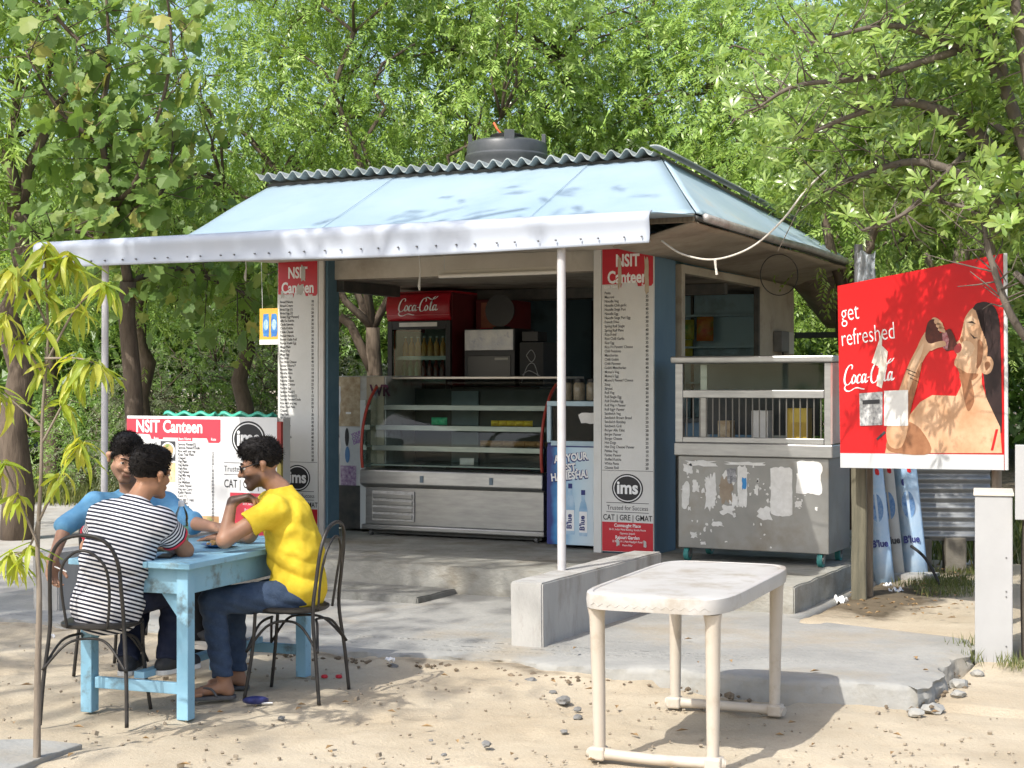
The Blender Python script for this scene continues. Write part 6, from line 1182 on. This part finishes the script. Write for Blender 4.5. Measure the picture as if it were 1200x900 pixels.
def stripemat(name, light, dark, period, duty):
    m, n, l, b = _new(name); at = n.new('ShaderNodeAttribute'); at.attribute_name = 'along'; mu = n.new('ShaderNodeMath'); mu.operation = 'DIVIDE'; mu.inputs[1].default_value = period; l.new(at.outputs['Fac'], mu.inputs[0])
    fr = n.new('ShaderNodeMath'); fr.operation = 'FRACT'; l.new(mu.outputs[0], fr.inputs[0]); gt = n.new('ShaderNodeMath'); gt.operation = 'LESS_THAN'; gt.inputs[1].default_value = duty; l.new(fr.outputs[0], gt.inputs[0])
    mx = n.new('ShaderNodeMix'); mx.data_type = 'RGBA'; l.new(gt.outputs[0], mx.inputs[0]); mx.inputs[6].default_value = (*light,1); mx.inputs[7].default_value = (*dark,1); l.new(mx.outputs[2], b.inputs['Base Color']); b.inputs['Roughness'].default_value = .85; b.inputs['Specular IOR Level'].default_value = .15
    tc = n.new('ShaderNodeTexCoord'); nz = n.new('ShaderNodeTexNoise'); nz.inputs['Scale'].default_value = 22; l.new(tc.outputs['Object'], nz.inputs[0]); bp = n.new('ShaderNodeBump'); bp.inputs['Strength'].default_value = .25; bp.inputs['Distance'].default_value = .01; l.new(nz.outputs[0], bp.inputs['Height']); l.new(bp.outputs[0], b.inputs['Normal']); return m
M_hr = mat('black_hair', (.010,.0085,.008), (.018,.015,.013), 40, .65, spec=.2); HAIRS = leafmat('hair_strand', (.008,.007,.006), (.012,.010,.009), (.02,.016,.014), .0, .7, .12)
M_eye = mat('eye_white', (.6,.58,.55), rough=.25); M_iris = mat('iris_dark', (.015,.01,.008), rough=.2)
def UP(): return Vector((0,0,1))
def person(label, J, face, headup, torsof, shirt_m, pants_m, skin_m, shoe, sleeve=.55, beard=0, glasses=False, stripes=None, hand_spec=None, hairseed=1, hem_drop=.06, cuff=None, quiff=.0, wr=(.004,1.), bulk=(1,1,1)):
    base = Vector((J['pelvis'].x, J['pelvis'].y, 0)); tf_ = torsof.normalized(); S_ = (J['shL']-J['shR']).normalized()
    spine = (J['neck']-J['chest']).normalized(); fwd = (tf_-S_*tf_.dot(S_)); fwd = (fwd-spine*fwd.dot(spine)).normalized(); latc = S_
    fr_ch = (latc, fwd, latc.cross(fwd)*(1 if latc.cross(fwd).dot(spine) > 0 else -1))
    hipdir = J['hipL']-J['hipR']; hl = hipdir.normalized(); hf = (tf_-hl*tf_.dot(hl)); hf = (hf-UP()*hf.dot(UP())).normalized(); fr_pe = (hl, hf, UP())
    # --- body: one continuous skin surface
    pr = [elp(J['pelvis'],(.145,.105,.10),fr_pe,.05), elp(J['belly'],(.13,.095,.13),fr_ch,.06), elp(J['chest'],(.15,.095,.15),fr_ch,.06), cap(J['shL'],J['shR'],.05,.05,.05), cap(J['neck'],J['head']+UP()*-.03,.056,.050,.04)]
    hp, HP, HF = head_prims(J['head'], face, headup); pr += hp
    for s in 'LR':
        pr += [cap(J['sh'+s],J['el'+s],.047,.039,.03), cap(J['el'+s],J['wr'+s],.040,.026,.02), cap(J['hip'+s],J['kn'+s],.078,.055,.04), cap(J['kn'+s],J['an'+s],.052,.034,.03)]
        hd_, pn, sd_ = hand_spec[s][:3]; pr += hand(J['wr'+s], hd_, pn, sd_, *hand_spec[s][3:])
        td = (J['toe'+s]-J['an'+s]); td.z = 0; td.normalize(); an = J['an'+s]; sole = J['toe'+s].z; lat_ = td.cross(UP())
        heel = Vector((an.x,an.y,sole+.032))-td*.03; pr += [cap(an,heel,.034,.030,.02), cap(Vector((an.x,an.y,sole+.05)), Vector((an.x,an.y,sole+.03))+td*.13,.033,.022,.02)]
        for k in range(5): b0 = Vector((an.x,an.y,sole+.024))+td*.11+lat_*(k-2)*.016; pr.append(cap(b0, b0+td*(.06-.008*abs(k-1)-.004*k)-UP()*.010,.013,.010 if k else .010,.006))
    bm_ = (lambda v: np.zeros(len(v))) if not beard else (lambda v: (lambda q: np.clip(1.6*beard*np.clip((-.030-q[:,2])/.02,0,1)*np.clip((q[:,1]+.005)/.03,0,1)*np.clip((q[:,2]+.17)/.02,0,1)*(1-np.clip(1-np.abs(q[:,2]+.062)/.011,0,1)*np.clip((q[:,1]-.075)/.01,0,1)*np.clip(1-np.abs(q[:,0])/.024,0,1)),0,.85))((v-A3(J['head']))@np.array([A3(x) for x in HF]).T))
    body, bv = sdf_obj('person', pr, skin_m, None, .0058, base, attrs={'beard': bm_}); body.location = base; tag(body, label, 'person', 'men at the blue table')
    # --- shirt
    sh = [elp(J['chest'],(.182,.122*bulk[0],.17),fr_ch,.06), elp(J['belly'],(.168,.125*bulk[1],.16),fr_ch,.08), elp(J['pelvis']+UP()*(.03-hem_drop*.35),(.176,.136*bulk[2],.11+hem_drop*.3),fr_pe,.08), cap(J['shL'],J['shR'],.064,.064,.05), cap(J['neck']-spine*.05,J['neck']+spine*.012,.080,.064,.03,True)]
    cuts = [lambda g: (J['pelvis'].z-hem_drop)-g[...,2]]
    for s in 'LR':
        a, b = J['sh'+s], J['el'+s]
        if sleeve <= 1: e = a+(b-a)*sleeve; sh.append(cap(a, e, .066, .066, .05, True))
        else: e = b+(J['wr'+s]-b)*(sleeve-1); sh += [cap(a,b,.064,.056,.04), cap(b,e,.056,.050,.02,True)]
    wv = lambda g: wr[0]*vnoise(np.stack([g[:,0]*.7,g[:,1]*.7,g[:,2]*1.6],-1),34.*wr[1],hairseed) + wr[0]*.8*vnoise(g,70.*wr[1],hairseed+2) + wr[0]*2.2*(.5-np.abs(np.sin((g[:,2]+.55*g[:,0]-.35*g[:,1]+.02*vnoise(g,16.,hairseed))*38*wr[1])))*np.clip(1.15-np.abs(g[:,2]-J['belly'].z+.05)/.14,0,1) + wr[0]*1.6*(.5-np.abs(np.sin((.5*g[:,2]-.8*g[:,0]+.6*g[:,1]+.015*vnoise(g,20.,hairseed+4))*42)))*np.clip(1-np.abs(g[:,2]-J['shL'].z+.10)/.09,0,1)
    attrs = None
    if stripes:
        ax0 = (J['neck']-J['pelvis']).normalized()
        def along(v):
            nodes = [J['pelvis']-UP()*.12, J['pelvis'], J['belly'], J['chest'], J['neck'], J['neck']+spine*.2]; best = np.full(len(v),9.); out = np.zeros(len(v)); L0 = 0
            for a, b in zip(nodes[:-1],nodes[1:]):
                ab = A3(b)-A3(a); L = np.linalg.norm(ab); t = ((v-A3(a))@ab)/L**2; tc = np.clip(t,0,1); d = np.linalg.norm(v-A3(a)-tc[:,None]*ab,axis=1); m_ = d < best; out = np.where(m_, L0+tc*L, out); best = np.minimum(best,d); L0 += L
            # smooth version: projection on the mean axis blended with polyline
            pj_ = (v-A3(J['pelvis']))@A3(ax0); o2 = pj_
            for s in 'LR':
                a = A3(J['sh'+s]); ab = A3(J['el'+s])-a; L = np.linalg.norm(ab); t = ((v-a)@ab)/L; rad = np.linalg.norm(v-a-(t/L)[:,None]*ab,axis=1); m_ = (t > .035) & (rad < .092); o2 = np.where(m_, t, o2)
            return o2
        attrs = {'along': along}
    shirt, sv = sdf_obj('shirt', sh, shirt_m, body, .0065, base, cuts, wv, attrs)
    if cuff:
        for s in 'LR':
            a, b = J['sh'+s], J['el'+s]; dr = (b-a).normalized(); e = a+(b-a)*sleeve; o1 = dr.orthogonal().normalized(); o2 = dr.cross(o1)
            MB().tube([e-base+(o1*math.cos(t*.3142)+o2*math.sin(t*.3142))*.0665-dr*.006 for t in range(21)], .0075, 6).build('cuff_band', cuff, body, smooth=True)
    # --- trousers
    tr = [elp(J['pelvis'],(.160,.122,.105),fr_pe,.05)]
    for s in 'LR':
        an = J['an'+s]; dn = (an-J['kn'+s]).normalized(); tr += [cap(J['hip'+s],J['kn'+s],.090,.068,.045), cap(J['kn'+s],an+dn*.015,.066,.054,.03,True)]
    wp = lambda g: .006*(.5-np.abs(np.sin((g[:,2]*.9+.4*g[:,0]+.012*vnoise(g,22.,hairseed))*55)))+.0035*vnoise(g,45.,hairseed+5)+.003*vnoise(np.stack([g[:,0],g[:,1],g[:,2]*2.2],-1),38.,hairseed+7)
    sdf_obj('trousers', tr, pants_m, body, .007, base, [lambda g: g[...,2]-(J['pelvis'].z+.10)], wp)
    # --- shoes or sandals
    for s in 'LR':
        an = J['an'+s]; td = (J['toe'+s]-an); td.z = 0; td.normalize(); sole = J['toe'+s].z; lat_ = td.cross(UP()); o_ = Vector((an.x,an.y,0))
        if shoe == 'shoe':
            q = [cap(an+UP()*.0, Vector((an.x,an.y,sole+.045)),.042,.042,.02), cap(o_-td*.03+UP()*(sole+.042), o_+td*.10+UP()*(sole+.046),.042,.042,.02), cap(o_+td*.08+UP()*(sole+.042), o_+td*.185+UP()*(sole+.034),.043,.036,.02)]
            sdf_obj('shoe', q, mat('shoe_black', (.018,.018,.02), (.03,.03,.032), 20, .6, bump=.1), body, .006, base, [lambda g: (sole+.018)-g[...,2]])
            pts = [(math.cos(a_)*(.045 if abs(a_) > 1.6 else .045), math.sin(a_)) for a_ in ()]
            ol = [(-.075+.0,0)]; ol = [( -.04-.035*math.cos(t), .040*math.sin(t)) for t in np.linspace(-1.57,1.57,8)] + [(.09,.046)] + [(.17+.052*math.cos(t), .043*math.sin(t)) for t in np.linspace(1.57,-1.57,10)] + [(.09,-.046)]
        else: ol = [(-.04-.03*math.cos(t), .036*math.sin(t)) for t in np.linspace(-1.57,1.57,8)] + [(.07,.040)] + [(.15+.045*math.cos(t), .046*math.sin(t)) for t in np.linspace(1.57,-1.57,10)] + [(.07,-.040)]
        M4 = Matrix(((td.x,lat_.x*-1,0,an.x-base.x),(td.y,lat_.y*-1,0,an.y-base.y),(0,0,1,sole+(.022 if shoe == 'shoe' else .012)),(0,0,0,1)))
        MB().prism(ol, M4, .024 if shoe == 'shoe' else .018).build('sole', mat('sole_white', (.6,.58,.54), rough=.7) if shoe == 'shoe' else mat('sandal_grey', (.06,.06,.065), (.1,.1,.1), 9, .7), body, bevel=.004)
        if shoe == 'shoe': MB().tube([M4 @ Vector(p) for p in ((.02,-.02,.075),(.02,.02,.075),(.05,-.02,.068),(.05,.02,.068),(.08,-.02,.06),(.08,.02,.06))], .004, 5).build('lace', M_wht, body)
        else:
            for sg_ in (-1,1): MB().tube(crom([M4 @ Vector(p) for p in ((.03,sg_*.042,.0),(.055,sg_*.034,.035),(.095,sg_*.014,.040),(.125,-.004,.012))],5), [.006]*16, 6).build('strap', MATS['sandal_grey'], body, smooth=True)
    # --- hair, eyes, brows, glasses
    r,f,u = HF; hf_ = lambda g: (g-A3(J['head']))
    def hc1(g): q = hf_(g); return (q@A3(f))*.85-(q@A3(u))*.55-(.030+quiff*.4)
    def hc2(g): q = hf_(g); return -(q@A3(u))*.8+(q@A3(f))*.6-.006
    hpz = [elp(HP(0,-.016,.040),(.082,.102,.084),HF,.02), elp(HP(0,.035,.085+quiff*.4),(.062,.055,.036+quiff),HF,.04), elp(HP(0,-.02,.085),(.066,.082,.046),HF,.04), cap(HP(-.075,.01,.02),HP(-.074,.012,-.012),.012,.008,.01), cap(HP(.075,.01,.02),HP(.074,.012,-.012),.012,.008,.01)]
    hw_ = lambda g: .0028*vnoise(g,60.,hairseed)+.0010*vnoise(g,190.,hairseed+1)
    hair, hv = sdf_obj('hair', hpz, M_hr, body, .0055, base, [lambda g: np.minimum(np.maximum(hc1(g),hc2(g)), .05) if False else np.maximum(hc1(g),hc2(g))], hw_)
    rg = np.random.default_rng(hairseed); sel = hv[rg.integers(0,len(hv),5000)]; out_ = nrmz(sel-A3(HP(0,-.01,.02))); q = sel-A3(J['head']); ok = (q@A3(u)) > .0; sel, out_ = sel[ok], out_[ok]
    tan_ = A3(f)*.9-A3(u)*.25+rg.normal(size=out_.shape)*.45; tan_ = tan_-out_*(tan_*out_).sum(1,keepdims=True); dirs = nrmz(out_*.28+tan_)
    ho = leaves_obj('hair_strands', (sel-out_*.004-A3(base)).astype(np.float64), dirs.astype(np.float64), rg.normal(size=dirs.shape), rg.uniform(.016,.034,len(sel)), np.full(len(sel),.0024), HAIRS, body, rg.random(len(sel)), 0, 'stuff')
    for s in (-1,1):
        def sph(name, c, rr_, m): MB().lathe([(rr_*math.cos(t),rr_*math.sin(t)) for t in np.linspace(-1.5,1.5,9)],12,tuple(c-base)).build(name, m, body, smooth=True)
        sph('eye', HP(s*.031,.0765,.002), .0125, M_eye); sph('iris', HP(s*.031+.001,.0845,.001), .0065, M_iris)
        MB().tube([HP(s*a_,b_,c_)-base for a_,b_,c_ in ((.014,.091,.020),(.030,.092,.026),(.047,.080,.022))], [.0035,.0048,.0025], 6).build('eyebrow', M_hr, body, smooth=True)
        MB().tube([HP(s*a_,b_,c_)-base for a_,b_,c_ in ((.018,.089,.006),(.031,.0905,.010),(.045,.081,.006))], .003, 6).build('eyelid', skin_m, body, smooth=True)
    MB().tube([HP(a_,b_,-.0635)-base for a_,b_ in ((-.024,.086),(-.01,.0955),(.01,.0955),(.024,.086))], .0028, 6).build('mouth', mat('lip_line', (.16,.055,.045), rough=.5), body, smooth=True)
    if glasses:
        G = thing('tmp_g','','') if False else None; gl = MB()
        for s in (-1,1):
            gl.tube([HP(s*.033+.024*math.cos(t*.4189), .102-.006*abs(math.cos(t*.4189)), .0+.017*math.sin(t*.4189))-base for t in range(16)], .0026, 6)
            gl.tube([HP(s*.057,.098,.006)-base, HP(s*.082,.06,.008)-base, HP(s*.088,-.01,.014)-base], .0028, 6)
        gl.tube([HP(-.010,.104,.004)-base, HP(.010,.104,.004)-base], .0026, 6); gl.build('glasses', M_dark, body, smooth=True)
        for s in (-1,1): MB().prism([(.023*math.cos(t*.4189),.016*math.sin(t*.4189)) for t in range(15)], Matrix.Translation(HP(s*.033,.100,0)-base) @ Matrix(((r.x,u.x,f.x,0),(r.y,u.y,f.y,0),(r.z,u.z,f.z,0),(0,0,0,1))), .001).build('lens', M_glass, body)
    return body
V = Vector
def rtv(a, b, c=0): return V((RT[0]*a+FW[0]*b, RT[1]*a+FW[1]*b, c))         # camera-right a, away b, up c
SK1 = skinmat('skin_brown', (.31,.165,.10), (.035,.022,.017)); SK2 = skinmat('skin_mid', (.37,.205,.13), (.04,.025,.02)); SK3 = skinmat('skin_warm', (.36,.185,.105), (.05,.03,.02))
# man in yellow
J = dict(pelvis=pt(350,694,8.25), belly=pt(347,650,8.25), chest=pt(338,610,8.25), neck=pt(329,574,8.25), head=pt(306,545,8.25), shL=pt(320,597,8.09), shR=pt(316,592,8.42), elL=pt(263,633,8.02), wrL=pt(272,588,8.12), elR=pt(292,627,8.47), wrR=pt(262,629,8.62), knL=pt(249,704,8.12), knR=pt(272,703,8.42), anL=pt(261,789,8.10), anR=pt(277,783,8.36))
J['hipL'] = J['pelvis']+rtv(-.02,-.09,-.005); J['hipR'] = J['pelvis']+rtv(-.02,.09,-.005); J['toeL'] = V((*pt(236,800,8.08)[:2],.012)); J['toeR'] = V((*pt(250,800,8.33)[:2],.012))
person('man in a yellow shirt and glasses leaning his elbow on the table', J, rtv(-1,-.10,-.22), rtv(-.3,0,1), rtv(-1,.1,0), fabric('yellow_cotton', (.60,.43,.03), (.68,.50,.045)), mat('blue_denim', (.022,.04,.078), (.04,.066,.115), 12, .85, bump=.35, bscale=120, c3=(.065,.095,.145), s3=8, t3=(.5,.85)), SK1, 'sandal', .50, .75, True,
       hand_spec={'L': (rtv(.75,.1,.25), rtv(.2,.0,-1), 1, (.75,.7,.5), .5), 'R': (rtv(-1,.2,-.1), V((0,0,-1)), -1, (.15,.2,.2), .3)}, hairseed=3, quiff=.012, wr=(.0045,.8), bulk=(1.05,1.15,1.05))
# man in stripes, back to the camera
J = dict(pelvis=pt(126,702,7.70), belly=pt(134,660,7.70), chest=pt(148,622,7.74), neck=pt(160,588,7.80), head=pt(176,555,7.86), shL=pt(121,606,7.80), shR=pt(188,612,7.72), elL=pt(104,641,7.96), wrL=pt(150,642,8.16), elR=pt(217,645,7.86), wrR=pt(196,640,8.10), knL=pt(166,694,8.12), knR=pt(206,692,8.02), anL=pt(150,770,7.86), anR=pt(196,770,7.88))
J['hipL'] = J['pelvis']+rtv(-.085,.03,-.005); J['hipR'] = J['pelvis']+rtv(.085,.02,-.005); J['toeL'] = V((*pt(160,800,8.0)[:2],.178)); J['toeR'] = V((*pt(210,800,7.95)[:2],.178))
person('man in a black and white striped shirt sitting with his back turned', J, rtv(.55,.8,-.10), rtv(.1,0,1), rtv(.35,1,0), stripemat('striped_cotton', (.66,.65,.66), (.02,.022,.035), .0192, .50), fabric('navy_trousers', (.014,.018,.036), (.022,.026,.046)), SK3, 'shoe', .60, 0, False, True,
       {'L': (rtv(.8,.5,0), V((0,0,-1)), -1, (.2,.3,.2), .3), 'R': (rtv(-.9,.3,0), V((0,0,-1)), 1, (.2,.3,.2), .3)}, hairseed=5, cuff=mat('red_cuff', (.5,.03,.05), rough=.8), hem_drop=.165, quiff=.006, bulk=(1.1,1.2,1.2))
# man in blue
J = dict(pelvis=pt(165,690,8.95), belly=pt(162,650,8.93), chest=pt(158,612,8.88), neck=pt(153,577,8.82), head=pt(147,537,8.74), shL=pt(193,590,8.97), shR=pt(112,591,8.72), elL=pt(226,613,8.80), wrL=pt(257,619,8.55), elR=pt(77,616,8.58), wrR=pt(62,655,8.46), knL=pt(256,690,8.80), knR=pt(236,692,8.62), anL=pt(228,762,8.75), anR=pt(236,748,8.55))
J['hipL'] = J['pelvis']+rtv(.04,.09,-.005); J['hipR'] = J['pelvis']+rtv(.0,-.09,-.005); J['toeL'] = V((*pt(250,800,8.7)[:2],.16)); J['toeR'] = V((*pt(250,800,8.5)[:2],.215))
b3 = person('man in a blue shirt with rolled sleeves leaning over the table', J, rtv(.42,-.85,-.30), rtv(.1,.1,1), rtv(.6,-.7,0), fabric('blue_linen', (.10,.26,.42), (.14,.31,.47), 20), fabric('black_trousers', (.012,.012,.014), (.02,.02,.022)), SK2, 'shoe', 1.06, .35, False,
       hand_spec={'L': (rtv(.9,-.4,-.1), V((0,0,-1)), 1, (.25,.35,.3), .4), 'R': (rtv(-.05,-.1,-1), rtv(.8,-.5,0), -1, (.45,.6,.5), .8)}, hairseed=8, quiff=.018)
hl_ = J['wrR']; ci = tag(MB().tube([pt(64,664,8.40), pt(78,670,8.38)], .0035, 7).build('cigarette', M_paper), 'thin cigarette held in the blue shirted man\'s lowered hand', 'cigarette')

# ------------------------------------------------------------------ lettering becomes plain mesh
def text_to_mesh():
    bpy.context.view_layer.update(); dg = bpy.context.evaluated_depsgraph_get(); fonts = [o for o in bpy.data.objects if o.type == 'FONT']; made = []
    for o in fonts:
        me = bpy.data.meshes.new_from_object(o.evaluated_get(dg)); me.name = 'lettering'; made.append((o, me))
    for o, me in made:
        nm = o.name; par = o.parent; ml = o.matrix_local.copy(); bpy.data.objects.remove(o); n = bpy.data.objects.new(nm, me); COL.objects.link(n); n.parent = par; n.matrix_local = ml
text_to_mesh()
